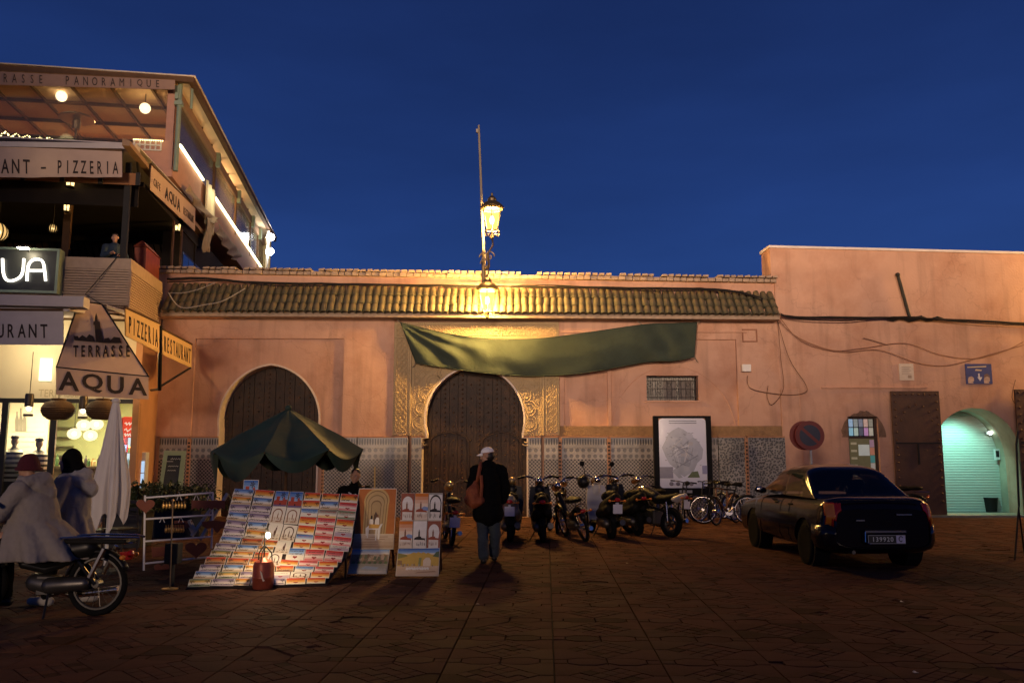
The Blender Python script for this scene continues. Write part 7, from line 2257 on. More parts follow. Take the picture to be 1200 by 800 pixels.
# ---- the vendor behind his cards
vy = 14.35
vc = P(416.5, 558, vy)
ven = thing("person", "seated vendor with short dark hair in a black jacket behind the painted cards", "person", (vc.x, vy, 0), pi)
HV = (0, 0, vc.z)
d = MB(); q = head(d, HV, yaw=radians(-8))
zc_ = vc.z
d.chain([(0, 0, zc_ - .72), (0, 0, zc_ - .45), (0, 0, zc_ - .24)], [.15, .155, .13], 14); d.cap((-.17, 0, zc_ - .23), (.17, 0, zc_ - .23), .075, None)
la = [(-.2, 0, zc_ - .24), (-.27, .05, zc_ - .5), (-.12, .25, zc_ - .62)]; ra_ = [(.2, 0, zc_ - .24), (.27, .05, zc_ - .5), (.12, .27, zc_ - .62)]
for A in (la, ra_): d.chain(A, [.058, .045, .034], 12)
hand(d, la[2], V(la[2]) - V(la[1]), (0, .1, 1), .7, -1); hand(d, ra_[2], V(ra_[2]) - V(ra_[1]), (0, .1, 1), .7, 1)
for sx in (-1, 1): d.chain([(sx * .09, 0, zc_ - .74), (sx * .13, .42, zc_ - .72), (sx * .13, .38, .10)], [.095, .065, .042], 12); d.cap((sx * .13, .36, .05), (sx * .14, .52, .035), .042, .032)
loc_build(d, "body", M_SKIN, ven, remesh=.008); eyes(ven, q)
d = MB(); d.chain([(0, 0, zc_ - .72), (0, 0, zc_ - .45), (0, 0, zc_ - .27)], [.20, .20, .165], 18); d.cap((-.17, 0, zc_ - .255), (.17, 0, zc_ - .255), .10, None); d.cap((0, 0, zc_ - .24), (0, .0, zc_ - .135), .10, .082)
for A in (la, ra_): d.chain([A[0], A[1], V(A[1]).lerp(V(A[2]), .85)], [.09, .075, .06], 14)
loc_build(d, "jacket", M_BLACKCLOTH, ven, remesh=.013, disp=.03)
d = MB()
for sx in (-1, 1): d.chain([(sx * .09, 0, zc_ - .74), (sx * .13, .42, zc_ - .72), (sx * .13, .38, .14)], [.115, .085, .075], 12)
loc_build(d, "trousers", M_JEANS, ven, remesh=.014, disp=.02)
d = MB(); d.ell(V(HV) + V((0, -.025, .052)), (.082, .098, .086), 14, 8); loc_build(d, "hair", M_HAIR, ven, smooth=True)
for k, (x, z) in enumerate(((-.06, -.31), (.05, -.28))):
    d = MB(); d.cap((x - .02, .20, zc_ + z), (x + .02, .195, zc_ + z + .02), .010); loc_build(d, "badge", mat("pale_badge", (.5, .5, .5), .6), ven)
for sx in (-1, 1):
    d = MB(); d.cap((sx * .13, .34, .05), (sx * .14, .54, .04), .052, .042); loc_build(d, "shoe", MATS["black_shoe"], ven, smooth=True)
st = thing("stool", "low wooden stool under the seated vendor", "stool", (vc.x, vy, 0), pi)
d = MB(); d.lathe([(0, zc_ - .90), (.19, zc_ - .90), (.19, zc_ - .855), (0, zc_ - .85)], (0, -.02, 0), 16); loc_build(d, "seat", M_BROWN, st)
for k in range(3):
    a = 2 * pi * k / 3; d = MB(); d.cyl((.15 * cos(a), .15 * sin(a) - .02, zc_ - .90), (.19 * cos(a), .19 * sin(a) - .02, 0), .018); loc_build(d, "leg", M_BROWN, st)

# ---- woman in white coat seated on the moped (facing left, seen from her right back)
M_COAT = mat("grey_white_wool", (.215, .19, .175), .95, var=.10, scale=14, bump=.5, bscale=120)
M_COAT2 = mat("cream_grey_wool", (.25, .225, .205), .95, var=.10, scale=14, bump=.5, bscale=120)
M_FUR = mat("pale_fur", (.36, .335, .32), .95, var=.2, scale=30, bump=.9, bscale=150)
gm = G(112, 721)
YM = gm.y + .02
wx = P(33, 600, YM).x
w1 = thing("person", "woman in maroon knit cap and grey white coat riding the moped", "person", (wx, YM, 0), pi / 2)
# local +Y = world -X (towards the left), local +X = world +Y (away)
H1 = (.02, .05, 1.50)
d = MB(); q = head(d, H1, yaw=radians(-10))
d.chain([(0, -.12, .86), (0, -.06, 1.08), (0, 0, 1.27)], [.17, .16, .13], 14); d.cap((-.15, 0, 1.28), (.15, 0, 1.28), .07, None)
la = [(-.19, .0, 1.27), (-.25, .16, 1.02), (-.2, .42, .98)]; ra_ = [(.19, .0, 1.27), (.25, .16, 1.02), (.2, .42, .98)]
for A in (la, ra_): d.chain(A, [.055, .043, .033], 12)
hand(d, la[2], V(la[2]) - V(la[1]), (0, 0, 1), 1.1, -1); hand(d, ra_[2], V(ra_[2]) - V(ra_[1]), (0, 0, 1), 1.1, 1)
for sx in (-1, 1): d.chain([(sx * .10, -.10, .84), (sx * .16, .30, .72), (sx * .15, .26, .16)], [.11, .07, .045], 12); d.cap((sx * .15, .24, .10), (sx * .15, .42, .085), .04, .03)
loc_build(d, "body", M_SKIN, w1, remesh=.009); eyes(w1, q)
d = MB()
d.chain([(0, -.08, .92), (0, -.06, 1.08), (0, .0, 1.24)], [.25, .225, .175], 22); d.cap((-.15, 0, 1.245), (.15, 0, 1.245), .115, None, 14)
for A in (la, ra_): d.chain([A[0], A[1], V(A[1]).lerp(V(A[2]), .9)], [.10, .088, .07], 14)
# skirt of the coat spreading over the saddle
skirt(d, [(1.06, .20, .20, -.06, 0), (.96, .235, .25, -.07, .01), (.84, .29, .34, -.12, .02), (.70, .335, .42, -.17, .03), (.56, .36, .47, -.20, .062)], 9)
loc_build(d, "coat", M_COAT, w1, remesh=.013, disp=.02)
d = MB(); d.chain([(-.14, -.05, 1.33), (0, -.13, 1.35), (.14, -.05, 1.33)], [.075, .10, .075], 14); d.chain([(-.12, .02, 1.35), (0, .06, 1.34), (.12, .02, 1.35)], [.06, .06, .06], 12); d.chain([(-.10, -.13, 1.30), (0, -.20, 1.22), (.10, -.13, 1.30)], [.06, .08, .06], 12)
loc_build(d, "hood", M_COAT, w1, remesh=.014, disp=.03)
d = MB(); rs_ = []
for k in range(8):
    t = k / 7; rr = .104 * cos(t * 1.5) ** .8; rs_.append([(.02 + rr * cos(2 * pi * j / 24) * (1 + .02 * cos(12 * 2 * pi * j / 24)), .04 + 1.08 * rr * sin(2 * pi * j / 24), 1.465 + .17 * sin(t * 1.5)) for j in range(24)])
d.rings(rs_); d.tube([(.02 + .107 * cos(2 * pi * j / 24), .04 + .115 * sin(2 * pi * j / 24), 1.475) for j in range(24)], .018, 6, True)
loc_build(d, "knit_cap", mat("maroon_knit", (.065, .008, .014), .95, var=.25, scale=30, bump=.8, bscale=90), w1, smooth=60)
d = MB()
for sx in (-1, 1): d.chain([(sx * .12, .06, .74), (sx * .165, .30, .70), (sx * .155, .26, .18)], [.12, .09, .07], 12)
loc_build(d, "trousers", M_BLACKCLOTH, w1, remesh=.014, disp=.02)
for sx in (-1, 1):
    d = MB(); d.cap((sx * .15, .22, .115), (sx * .15, .44, .10), .05, .04); loc_build(d, "shoe", MATS["black_shoe"], w1, smooth=True)

# ---- woman in black headscarf walking behind the moped
g2 = G(74, 708)
w2 = thing("person", "woman in black headscarf and pale hooded coat walking behind the moped", "person", (P(84, 600, g2.y).x, g2.y, 0), pi / 2 - .1)
H2 = (.0, .07, 1.545)
d = MB(); q = head(d, H2, yaw=radians(4))
d.chain([(0, 0, .95), (0, -.01, 1.15), (0, 0, 1.33)], [.155, .15, .125], 14); d.cap((-.15, 0, 1.34), (.15, 0, 1.34), .07, None)
la = [(-.18, 0, 1.33), (-.235, .06, 1.06), (-.16, .30, 1.02)]; ra_ = [(.18, 0, 1.33), (.235, .05, 1.06), (.19, .22, .92)]
for A in (la, ra_): d.chain(A, [.055, .043, .033], 12)
hand(d, la[2], V(la[2]) - V(la[1]), (0, 0, 1), .8, -1); hand(d, ra_[2], V(ra_[2]) - V(ra_[1]), (1, 0, .2), .8, 1)
d.chain([(-.09, 0, .9), (-.09, .14, .48), (-.09, .16, .10)], [.10, .062, .042], 12); d.chain([(.09, 0, .9), (.09, -.06, .48), (.09, -.24, .12)], [.10, .062, .042], 12)
d.cap((-.09, .14, .05), (-.09, .32, .04), .042, .032); d.cap((.09, -.26, .07), (.09, -.09, .045), .042, .032)
loc_build(d, "body", M_SKIN, w2, remesh=.009); eyes(w2, q)
d = MB()
skirt(d, [(1.2, .17, .15, -.01, 0), (1.0, .185, .17, 0, .008), (.82, .23, .225, .0, .018), (.52, .275, .29, .0, .04)], 8); d.chain([(0, .0, .95), (0, -.01, 1.18), (0, 0, 1.30)], [.19, .185, .16], 20); d.cap((-.15, 0, 1.305), (.15, 0, 1.305), .105, None, 14)
for A in (la, ra_): d.chain([A[0], A[1], V(A[1]).lerp(V(A[2]), .9)], [.095, .082, .066], 14)
loc_build(d, "coat", M_COAT2, w2, remesh=.013, disp=.018)
d = MB(); d.chain([(-.13, -.02, 1.37), (0, -.13, 1.40), (.13, -.02, 1.37)], [.06, .085, .06], 14); d.chain([(-.11, -.10, 1.34), (0, -.20, 1.24), (.11, -.10, 1.34)], [.06, .085, .06], 12); loc_build(d, "hood", M_FUR, w2, remesh=.013, disp=.03)
d = MB()
d.ell(V(H2) + V((0, -.035, .025)), (.105, .105, .125), 16, 10); d.chain([V(H2) + V((0, -.04, -.03)), (0, -.05, 1.42)], [.10, .10], 14); d.chain([(0, .06, 1.43), (-.03, .13, 1.30), (-.06, .16, 1.12)], [.075, .06, .045], 12); d.cap((-.08, .0, 1.40), (.08, .0, 1.40), .085, None)
loc_build(d, "headscarf", M_BLACKCLOTH, w2, remesh=.012, disp=.02)
d = MB()
for pts in ([(-.09, 0, .8), (-.09, .14, .48), (-.09, .16, .12)], [(.09, 0, .8), (.09, -.06, .48), (.09, -.23, .13)]): d.chain(pts, [.11, .08, .065], 12)
loc_build(d, "trousers", M_BLACKCLOTH, w2, remesh=.014, disp=.02)
for pts in ([(-.09, .13, .05), (-.09, .34, .045)], [(.09, -.27, .075), (.09, -.07, .05)]):
    d = MB(); d.cap(pts[0], pts[1], .052, .042); loc_build(d, "shoe", mat("white_trainer", (.30, .28, .26), .7), w2, smooth=True)

# ---- guest at the balcony
a, z = LFp(135, 279, .8); gc = LPt(a, .8, z)
gu = thing("person", "seated balcony guest in a dark blue jacket behind the slatted parapet", "person", (gc.x, gc.y, zf0 + .17), pi + .6)
hz = z - zf0 - .17
d = MB(); q = head(d, (0, 0, hz), yaw=-.3); d.chain([(0, 0, hz - .72), (0, 0, hz - .26)], [.15, .13], 12); d.cap((-.17, 0, hz - .25), (.17, 0, hz - .25), .075, None)
A1_ = [(-.2, 0, hz - .26), (-.26, .08, hz - .5), (-.1, .3, hz - .5)]; A2_ = [(.2, 0, hz - .26), (.26, .08, hz - .5), (.12, .3, hz - .46)]
for A in (A1_, A2_): d.chain(A, [.058, .045, .034], 10)
hand(d, A1_[2], V(A1_[2]) - V(A1_[1]), (0, 0, 1), .8, -1); hand(d, A2_[2], V(A2_[2]) - V(A2_[1]), (0, 0, 1), .8, 1)
for sx in (-1, 1): d.chain([(sx * .09, 0, hz - .74), (sx * .12, .4, hz - .74), (sx * .12, .38, .05)], [.1, .07, .05], 10)
loc_build(d, "body", mat("lit_skin", (.46, .26, .19), .55, var=.08), gu, remesh=.01); eyes(gu, q)  # lighter copy of the skin colour, with lamplight put into it
d = MB(); d.chain([(0, 0, hz - .72), (0, 0, hz - .28)], [.19, .165], 14); d.cap((-.17, 0, hz - .27), (.17, 0, hz - .27), .1, None)
for A in (A1_, A2_): d.chain([A[0], A[1], V(A[1]).lerp(V(A[2]), .85)], [.09, .075, .06], 12)
loc_build(d, "jacket", mat("dark_blue_jacket", (.025, .045, .075), .85, var=.2), gu, remesh=.015, disp=.03)
d = MB()
for sx in (-1, 1): d.chain([(sx * .09, 0, hz - .74), (sx * .12, .4, hz - .74), (sx * .12, .38, .06)], [.12, .09, .075], 10)
loc_build(d, "trousers", M_BLACKCLOTH, gu, remesh=.016)
d = MB(); d.ell((0, -.02, hz + .05), (.084, .098, .088), 12, 8); loc_build(d, "hair", M_HAIR, gu, smooth=True)
d = MB(); d.box(-.22, -.25, hz - .90, .22, .2, hz - .86, Matrix.Translation(gu.location) @ Matrix.Rotation(pi + .6, 4, 'Z')); d.box(-.22, -.27, hz - .9, .22, -.24, hz - .4, Matrix.Translation(gu.location) @ Matrix.Rotation(pi + .6, 4, 'Z'))
for sx in (-.2, .17):
    for sy in (-.24, .17): d.box(sx, sy, 0, sx + .03, sy + .03, hz - .901, Matrix.Translation(gu.location) @ Matrix.Rotation(pi + .6, 4, 'Z'))
d.build("balcony_chair", M_CHAIR, None, label="dark chair under the seated balcony guest", cat="chair")
q0 = LSp(160, 308, -.25); c = LPt(-.25, LSp(170, 308, -.25)[0], zf1)
rl = thing("red_lantern", "red framed lantern box standing on the balcony corner rail", "lantern", c)
d = MB(); b0_ = LSp(164, 308, -.2)[0]; b1_ = LSp(181, 308, -.2)[0]; zt2 = LSp(175, 298, -.2)[1]
M_REDL = mat("red_orange_lantern", (.20, .040, .018), .6, var=.3)
lbox(d, -.35, b0_, zf1 + .003, -.3, b1_, zt2); lbox(d, -.1, b0_, zf1 + .003, -.06, b1_, zt2); d.build("side_panel", M_REDL, rl)
d = MB(); d.hexa([LPt(-.38, b0_ - .05, zt2 + .003), LPt(-.03, b0_ - .05, zt2 + .003), LPt(-.03, b1_ + .05, zt2 + .003), LPt(-.38, b1_ + .05, zt2 + .003)], [LPt(-.22, b0_ + .1, zt2 + .2), LPt(-.19, b0_ + .1, zt2 + .2), LPt(-.19, b1_ - .1, zt2 + .2), LPt(-.22, b1_ - .1, zt2 + .2)]); d.build("roof", M_REDL, rl)
d = MB()
for bq in (b0_, b1_ - .04): lbox(d, -.298, bq, zf1 + .003, -.102, bq + .04, zt2)
d.build("end_panel", M_REDL, rl)

# ================================================================ two-wheelers
M_TYRE = mat("tyre_rubber", (.008, .008, .008), .95, var=.2, spec=.04)
M_CHROME = mat("chrome", (.55, .52, .48), .18, metal=1.0, var=.08)
M_PAINTK = mat("black_bike_paint", (.008, .008, .008), .38, var=.1, spec=.25)
M_SEATK = mat("black_vinyl", (.006, .0055, .005), .65, var=.2, spec=.12)
M_REDLENS = mat("red_lens", (.30, .012, .010), .2, var=.2)
M_AMBER = mat("amber_lens", (.55, .17, .02), .2, var=.1)
M_WPANEL = mat("pale_body_panel", (.42, .40, .39), .4, var=.06)
M_GPANEL = mat("grey_body_panel", (.15, .145, .14), .4, var=.1)
M_GOLDM = mat("yellowed_metal", (.50, .36, .16), .3, metal=.8, var=.2)
M_PLATEW = mat("white_plate", (.55, .56, .62), .5, var=.1)
M_ENGINE = mat("engine_metal", (.09, .085, .08), .4, metal=.8, var=.3)
def wheel(t, y, r, w, rim=M_CHROME, spokes=18, wide=.05):
    d = MB(); d.tube([(0, y + (r - w * .5) * cos(a), r + (r - w * .5) * sin(a)) for a in [2 * pi * k / 28 for k in range(28)]], w * .55, 8, True); wh = loc_build(d, "wheel", M_TYRE, t, smooth=True)
    d = MB(); d.tube([(0, y + (r - w * 1.1) * cos(a), r + (r - w * 1.1) * sin(a)) for a in [2 * pi * k / 28 for k in range(28)]], w * .28, 6, True); d.cyl((-.05, y, r), (.05, y, r), .035, n=10); d.build("rim", rim, wh, world=False, smooth=True)
    d = MB()
    for k in range(spokes):
        a = 2 * pi * k / spokes; s_ = 1 if k % 2 else -1
        d.cyl((s_ * .03, y + .03 * cos(a + .4 * s_), r + .03 * sin(a + .4 * s_)), (0, y + (r - w * 1.1) * cos(a), r + (r - w * 1.1) * sin(a)), .0028 if spokes > 8 else .014, n=4)
    d.build("spokes", rim, wh, world=False)
def fender(t, y, r, a0, a1, w, m, nm="fender"):
    d = MB()
    def f(u, v):
        a = a0 + (a1 - a0) * u; x = (v - .5) * 2; rr = r + .03 - .03 * x * x; return V((x * w, y + rr * cos(a), r - .0 + rr * sin(a)))
    d.grid(f, 16, 6); loc_build(d, nm, m, t, smooth=True, solid=.006)
def mirror(d, x, y, z, s=1):
    d.tube([(x, y, z), (x + .03 * s, y - .02, z + .14), (x + .07 * s, y - .02, z + .18)], .008, 5); d.ell((x + .07 * s, y - .02, z + .22), (.05, .018, .05), 10, 6)

def motorbike(kind, label, loc, rz, lean=0.0, steer=0.0, colour=M_PAINTK, shield=None, plate=True, helmet=False, rimm=None, rear=M_SEATK, headm=M_CHROME, mirrors=True, group="motorbikes parked along the wall"):
    t = thing("motorbike", label, "motorbike", loc, rz, group)
    t.rotation_euler = (0, lean, rz); t.scale = ((1.1, 1.06, 1.1) if kind != 'sport' else (.94, .94, .94)) if 'parked' not in group or 'rider' not in label else (1, 1, 1)
    if kind == 'moped':
        r, wb = .29, 1.16; yr, yf = 0, wb
        wheel(t, yr, r, .055, rimm or M_CHROME); wheel(t, yf, r, .055, rimm or M_CHROME)
        fender(t, yr, r, 0.25, 2.7, .05, colour, "rear_fender"); fender(t, yf, r, .5, 2.6, .045, colour, "front_fender")
        d = MB(); d.tube([(0, .02, .60), (0, .25, .52), (0, .50, .42), (0, .72, .46), (0, .93, .82)], [.035, .045, .05, .045, .04], 8); d.tube([(.05, 0, .29), (.05, .18, .5)], .02, 6); d.tube([(-.05, 0, .29), (-.05, .18, .5)], .02, 6); loc_build(d, "frame", colour, t, smooth=True)
        d = MB(); d.cap((0, .42, .27), (0, .60, .30), .10, .085); d.box(-.07, .38, .2, .07, .55, .36); d.cap((-.06, .1, .3), (-.06, .42, .28), .06, .08); loc_build(d, "engine", M_ENGINE, t, smooth=40)
        d = MB(); d.tube([(.09, .55, .24), (.1, .3, .17), (.11, -.15, .22)], [.02, .03, .04], 8); loc_build(d, "exhaust", M_CHROME, t, smooth=True)
        d = MB()
        if rimm: d.ell((0, .52, .74), (.13, .20, .07), 12, 8)
        else: d.ell((0, .22, .73), (.12, .20, .06), 12, 8); d.ell((0, -.02, .74), (.11, .18, .05), 12, 8)
        loc_build(d, "seat", rear, t, smooth=True)
        d = MB()
        for x in (-.07, .07): d.tube([(x, .0, .66), (x, -.25, .66), (x * .5, -.33, .66)], .008, 5)
        d.tube([(-.07, -.12, .66), (.07, -.12, .66)], .007, 4); loc_build(d, "rack", M_CHROME, t)
        hb = .98
        for x in (-.06, .06): d = MB(); d.cyl((x, yf, r), (x * .8, .95, .80), .018); loc_build(d, "fork", M_CHROME, t)
        yh = .93
    elif kind == 'scooter':
        r, wb = .22, 1.25; yr, yf = 0, wb
        wheel(t, yr, r, .10, M_ENGINE, 6); wheel(t, yf, r, .09, M_ENGINE, 6)
        d = MB(); d.chain([(0, -.24, .72), (0, .0, .60), (0, .30, .52)], [.10, .155, .15], 16); d.chain([(-.08, -.1, .52), (-.08, .35, .42)], [.09, .11], 12); d.chain([(.08, -.1, .52), (.08, .35, .42)], [.09, .11], 12); loc_build(d, "tail_fairing", rear, t, remesh=.018)
        d = MB(); d.chain([(0, -.18, .80), (0, .15, .76), (0, .38, .72)], [.06, .09, .08], 14); d.cap((-.07, .1, .76), (.07, .1, .76), .07); loc_build(d, "seat", M_SEATK, t, remesh=.015)
        d = MB(); d.plate([(-.17, .25), (.17, .25), (.21, .60), (.17, .92), (-.17, .92), (-.21, .60)], [], lambda x, z, q_: V((x, q_ + .22 * (z - .25), z)), .80, .84); d.chain([(0, .98, .86), (0, 1.05, .6), (0, 1.15, .42)], [.10, .13, .09], 12); loc_build(d, "leg_shield", shield or colour, t, smooth=40)
        d = MB(); d.box(-.16, .36, .22, .16, .84, .28); loc_build(d, "footboard", M_SEATK, t, bevel=.02)
        d = MB(); d.cap((-.08, .02, .26), (-.08, .35, .28), .09, .10); loc_build(d, "engine", M_ENGINE, t, smooth=True)
        d = MB(); d.tube([(.12, .3, .22), (.13, .05, .24), (.13, -.25, .30)], [.03, .05, .055], 8); loc_build(d, "exhaust", M_ENGINE, t, smooth=True)
        fender(t, yf, r, .4, 2.6, .07, colour, "front_fender"); fender(t, yr, r, .6, 2.8, .07, M_SEATK, "rear_fender")
        hb, yh = 1.04, .93
        d = MB(); d.cyl((0, 1.0, .5), (0, .93, 1.02), .03); d.cyl((.06, yf, r), (.03, 1.05, .6), .025); loc_build(d, "fork", M_ENGINE, t)
    else:
        r, wb = .30, 1.28; yr, yf = 0, wb
        wheel(t, yr, r, .11, M_ENGINE, 6); wheel(t, yf, r, .09, M_ENGINE, 6)
        d = MB(); d.chain([(0, .50, .82), (0, .80, .90)], [.13, .15], 14); loc_build(d, "tank", colour, t, remesh=.016)
        d = MB(); d.chain([(0, .45, .78), (0, .15, .80), (0, -.18, .88)], [.10, .10, .07], 14); loc_build(d, "seat", M_SEATK, t, remesh=.014)
        d = MB(); d.chain([(0, -.15, .82), (0, -.38, .90)], [.09, .05], 12); d.cap((-.06, -.1, .8), (-.03, -.32, .88), .05); loc_build(d, "tail_fairing", shield or M_WPANEL, t, remesh=.014)
        d = MB(); d.box(-.14, .40, .24, .14, .82, .56); d.cap((0, .75, .5), (0, .88, .62), .10); loc_build(d, "engine", M_ENGINE, t, bevel=.03)
        d = MB(); d.tube([(0, .95, .9), (0, .7, .62), (0, .25, .55), (0, .0, .30)], .035, 8); d.tube([(0, .3, .6), (0, -.25, .84)], .025, 6); loc_build(d, "frame", colour, t)
        for x in (-.09, .09):
            d = MB(); d.cyl((x, .02, .34), (x * .8, .1, .74), .025); loc_build(d, "shock_absorber", M_CHROME, t)
            d = MB(); d.cyl((x, yf, r), (x, .98, .95), .025); loc_build(d, "fork", M_CHROME, t)
        d = MB(); d.tube([(.13, .7, .3), (.15, .3, .25), (.16, -.30, .38)], [.025, .045, .05], 8); loc_build(d, "exhaust", M_CHROME, t, smooth=True)
        fender(t, yf, r, .5, 2.5, .06, colour, "front_fender"); fender(t, yr, r, .9, 2.9, .07, M_SEATK, "rear_fender")
        hb, yh = 1.02, .92
    S = Matrix.Translation((0, yh, hb)) @ Matrix.Rotation(steer, 4, 'Z')
    d = MB(); d.tube([S @ V(p) for p in ((-.36, -.10, .04), (-.2, -.02, .07), (-.06, 0, .0), (.06, 0, .0), (.2, -.02, .07), (.36, -.10, .04))], .013, 6); bar = loc_build(d, "handlebar", headm, t, smooth=True)
    for x in (-1, 1):
        d = MB(); d.cyl(S @ V((x * .25, -.045, .062)), S @ V((x * .38, -.11, .036)), .02, n=8); d.build("grip", M_SEATK, bar, world=False)
        d = MB(); d.tube([S @ V((x * .24, .0, .06)), S @ V((x * .36, -.03, .035))], .006, 4); d.build("lever", M_CHROME, bar, world=False)
    if mirrors:
        for x in (-1, 1): d = MB(); mirror(d, x * .23, yh - .01, hb + .06, x); loc_build(d, "mirror", M_SEATK, t, smooth=True)
    d = MB(); d.chain([(0, yh - .05, hb - .02), (0, yh + .10, hb - .05)], [.07, .085], 12); hl = loc_build(d, "headlight", headm, t, smooth=True)
    d = MB(); d.ell((0, yh + .16, hb - .055), (.07, .025, .07), 12, 6); d.build("lens", mat("headlamp_glass", (.4, .4, .4), .1, var=.05), hl, world=False, smooth=True)
    yt, zt_l = {'moped': (-.30, .56), 'scooter': (-.345, .70), 'sport': (-.43, .86)}[kind]
    d = MB(); d.ell((0, yt, zt_l), (.055, .03, .035), 10, 6); loc_build(d, "tail_light", M_REDLENS, t, smooth=True)
    for x in (-1, 1): d = MB(); d.cyl((x * .04, yt + .03, zt_l - .02), (x * .13, yt + .02, zt_l - .02), .008, n=5); d.ell((x * .14, yt + .01, zt_l - .02), (.028, .03, .022), 8, 6); loc_build(d, "indicator", M_AMBER, t, smooth=True)
    if plate:
        d = MB(); d.box(-.085, yt - .015, zt_l - .24, .085, yt - .008, zt_l - .08); d.box(-.02, yt - .01, zt_l - .1, .02, yt + .06, zt_l - .05); loc_build(d, "license_plate", M_PLATEW, t)
    d = MB(); d.tube([(-.08, .42, .24), (-.22, .38, .012)], .012, 5); loc_build(d, "kickstand", M_IRON, t)
    if helmet:
        h = thing("helmet", "black round helmet hung on the pale mirror moped's handlebar", "helmet", t.matrix_basis @ V((-.30, yh - .14, hb - .06)), rz)
        d = MB(); d.ell((0, 0, .0), (.13, .15, .14), 16, 10); d.cap((0, .10, -.06), (0, .13, -.07), .07); loc_build(d, "shell", M_PAINTK, h, remesh=.014)
        d = MB(); d.ell((0, .06, .01), (.118, .115, .055), 12, 8); loc_build(d, "visor", mat("dark_visor", (.02, .02, .025), .08, coat=1), h, smooth=True)
    return t

def at_px(px, py, dy=0): q = G(px, py); return (q.x, q.y + dy, 0)
motorbike('moped', "dark moped with silver handlebar beside the six small paintings", at_px(528, 641, .25), radians(10), .05, .25, headm=M_GOLDM, mirrors=False)
motorbike('scooter', "narrow scooter with pale grey tail and yellow headset by the big door", at_px(598, 636, .2), radians(-2), 0, .1, rear=M_GPANEL, headm=M_GOLDM, mirrors=False)
motorbike('scooter', "bulky all black scooter parked with its back to us", at_px(637, 637, .22), radians(0), -.03, -.25, plate=False, mirrors=False)
motorbike('moped', "dark moped leaning over with its handlebar raised, next to the bulky scooter", at_px(688, 636, .25), radians(14), -.26, .5, mirrors=False, plate=False)
motorbike('scooter', "scooter with pale leg shield, white plate and helmet before the mosaic wall", at_px(718, 632, .22), radians(12), .02, .15, shield=M_WPANEL, helmet=True)
motorbike('sport', "motorbike with white tail and red light parked side on by the map board", at_px(789, 631, .25), radians(34), .08, .2, colour=M_PAINTK, mirrors=False)
motorbike('moped', "dark moped half hidden behind the white tailed motorbike", at_px(775, 618, .3), radians(24), .04, -.2, headm=M_CHROME, plate=False, mirrors=False)
motorbike('scooter', "all black scooter squeezed between the white plate scooter and the white tailed motorbike", at_px(752, 630, .5), radians(18), -.04, -.2, plate=False, mirrors=False)
motorbike('moped', "dark moped right behind the bulky black scooter", at_px(655, 628, .6), radians(-8), .06, .2, plate=False, mirrors=False)
motorbike('moped', "dark moped standing behind the parked car before the steel door leaf", at_px(1078, 611, .2), radians(62), .05, .2, plate=False, mirrors=False, headm=M_GOLDM)
mo = motorbike('moped', "black moped under the woman in the maroon knit cap", (gm.x, gm.y, 0), pi / 2, 0, 0, plate=False, mirrors=False, rimm=M_ENGINE)
t = mo
d = MB(); d.chain([(0, .1, .62), (0, .5, .55), (0, .85, .6)], [.10, .13, .10], 14); loc_build(d, "body_cover", M_PAINTK, t, remesh=.018)
d = MB(); d.tube([(.12, -.10, .62), (.13, .02, .36)], .022, 6); loc_build(d, "shock_absorber", M_CHROME, t)
d = MB(); d.tube([(-.12, -.10, .62), (-.13, .02, .36)], .022, 6); loc_build(d, "shock_absorber", M_CHROME, t)
d = MB(); d.box(-.12, -.30, .66, .12, .34, .70); loc_build(d, "carrier", M_SEATK, t, bevel=.01)
for x in (-.13, .13):
    d = MB(); d.tube([(x, .36, .71), (x, .1, .725), (x, -.30, .72), (x * .4, -.40, .71)], .011, 6); loc_build(d, "carrier_rail", M_CHROME, t)

# bicycles
def bicycle(label, loc, rz, lean, c, steer=0.0):
    t = thing("bicycle", label, "bicycle", loc, rz, "bicycles parked by the map board"); t.rotation_euler = (0, lean, rz)
    r = .335
    wheel(t, 0, r, .035, M_CHROME, 22); wheel(t, 1.05, r, .035, M_CHROME, 22)
    bb, sd, hd_, hl = (0, .44, .29), (0, .28, .80), (0, .86, .86), (0, .90, .66)
    d = MB()
    for p_, q_ in ((bb, sd), (bb, hl), (sd, hd_), (hd_, hl)): d.cyl(p_, q_, .017, n=8)
    for x in (-.04, .04): d.cyl((x, 0, r), (0, .44, .29), .009, n=6); d.cyl((x, 0, r), (0, .30, .74), .008, n=6)
    loc_build(d, "frame", c, t)
    d = MB()
    for x in (-.045, .045): d.tube([(x, 1.05, r), (x, .93, .64), (0, .90, .67)], .011, 6)
    d.cyl((0, .86, .84), (0, .845, .98), .014); loc_build(d, "fork", M_PAINTK, t)
    d = MB(); d.tube([(-.30, .80, .99), (-.12, .86, 1.0), (0, .85, .98), (.12, .86, 1.0), (.30, .80, .99)], .012, 6); loc_build(d, "handlebar", M_PAINTK, t)
    for x in (-1, 1): d = MB(); d.cyl((x * .22, .825, .992), (x * .32, .795, .99), .018); loc_build(d, "grip", M_SEATK, t)
    d = MB(); d.cyl(sd, (0, .25, .92), .013); d.chain([(0, .16, .94), (0, .28, .945), (0, .38, .93)], [.06, .045, .02], 10); loc_build(d, "saddle", M_SEATK, t, smooth=True)
    d = MB(); d.lathe([(.09, -.004), (.09, .004)], (.05, .44, .29), 16, 'X'); d.tube([(.05, .44, .29), (.06, .55, .18)], .01, 5); d.tube([(-.05, .44, .29), (-.06, .33, .40)], .01, 5); d.box(.06, .52, .165, .13, .60, .185); d.box(-.13, .29, .39, -.06, .37, .41); loc_build(d, "crankset", M_CHROME, t)
    fender(t, 0, r, .3, 2.8, .025, c, "mudguard")
    return t
q = G(838, 616)
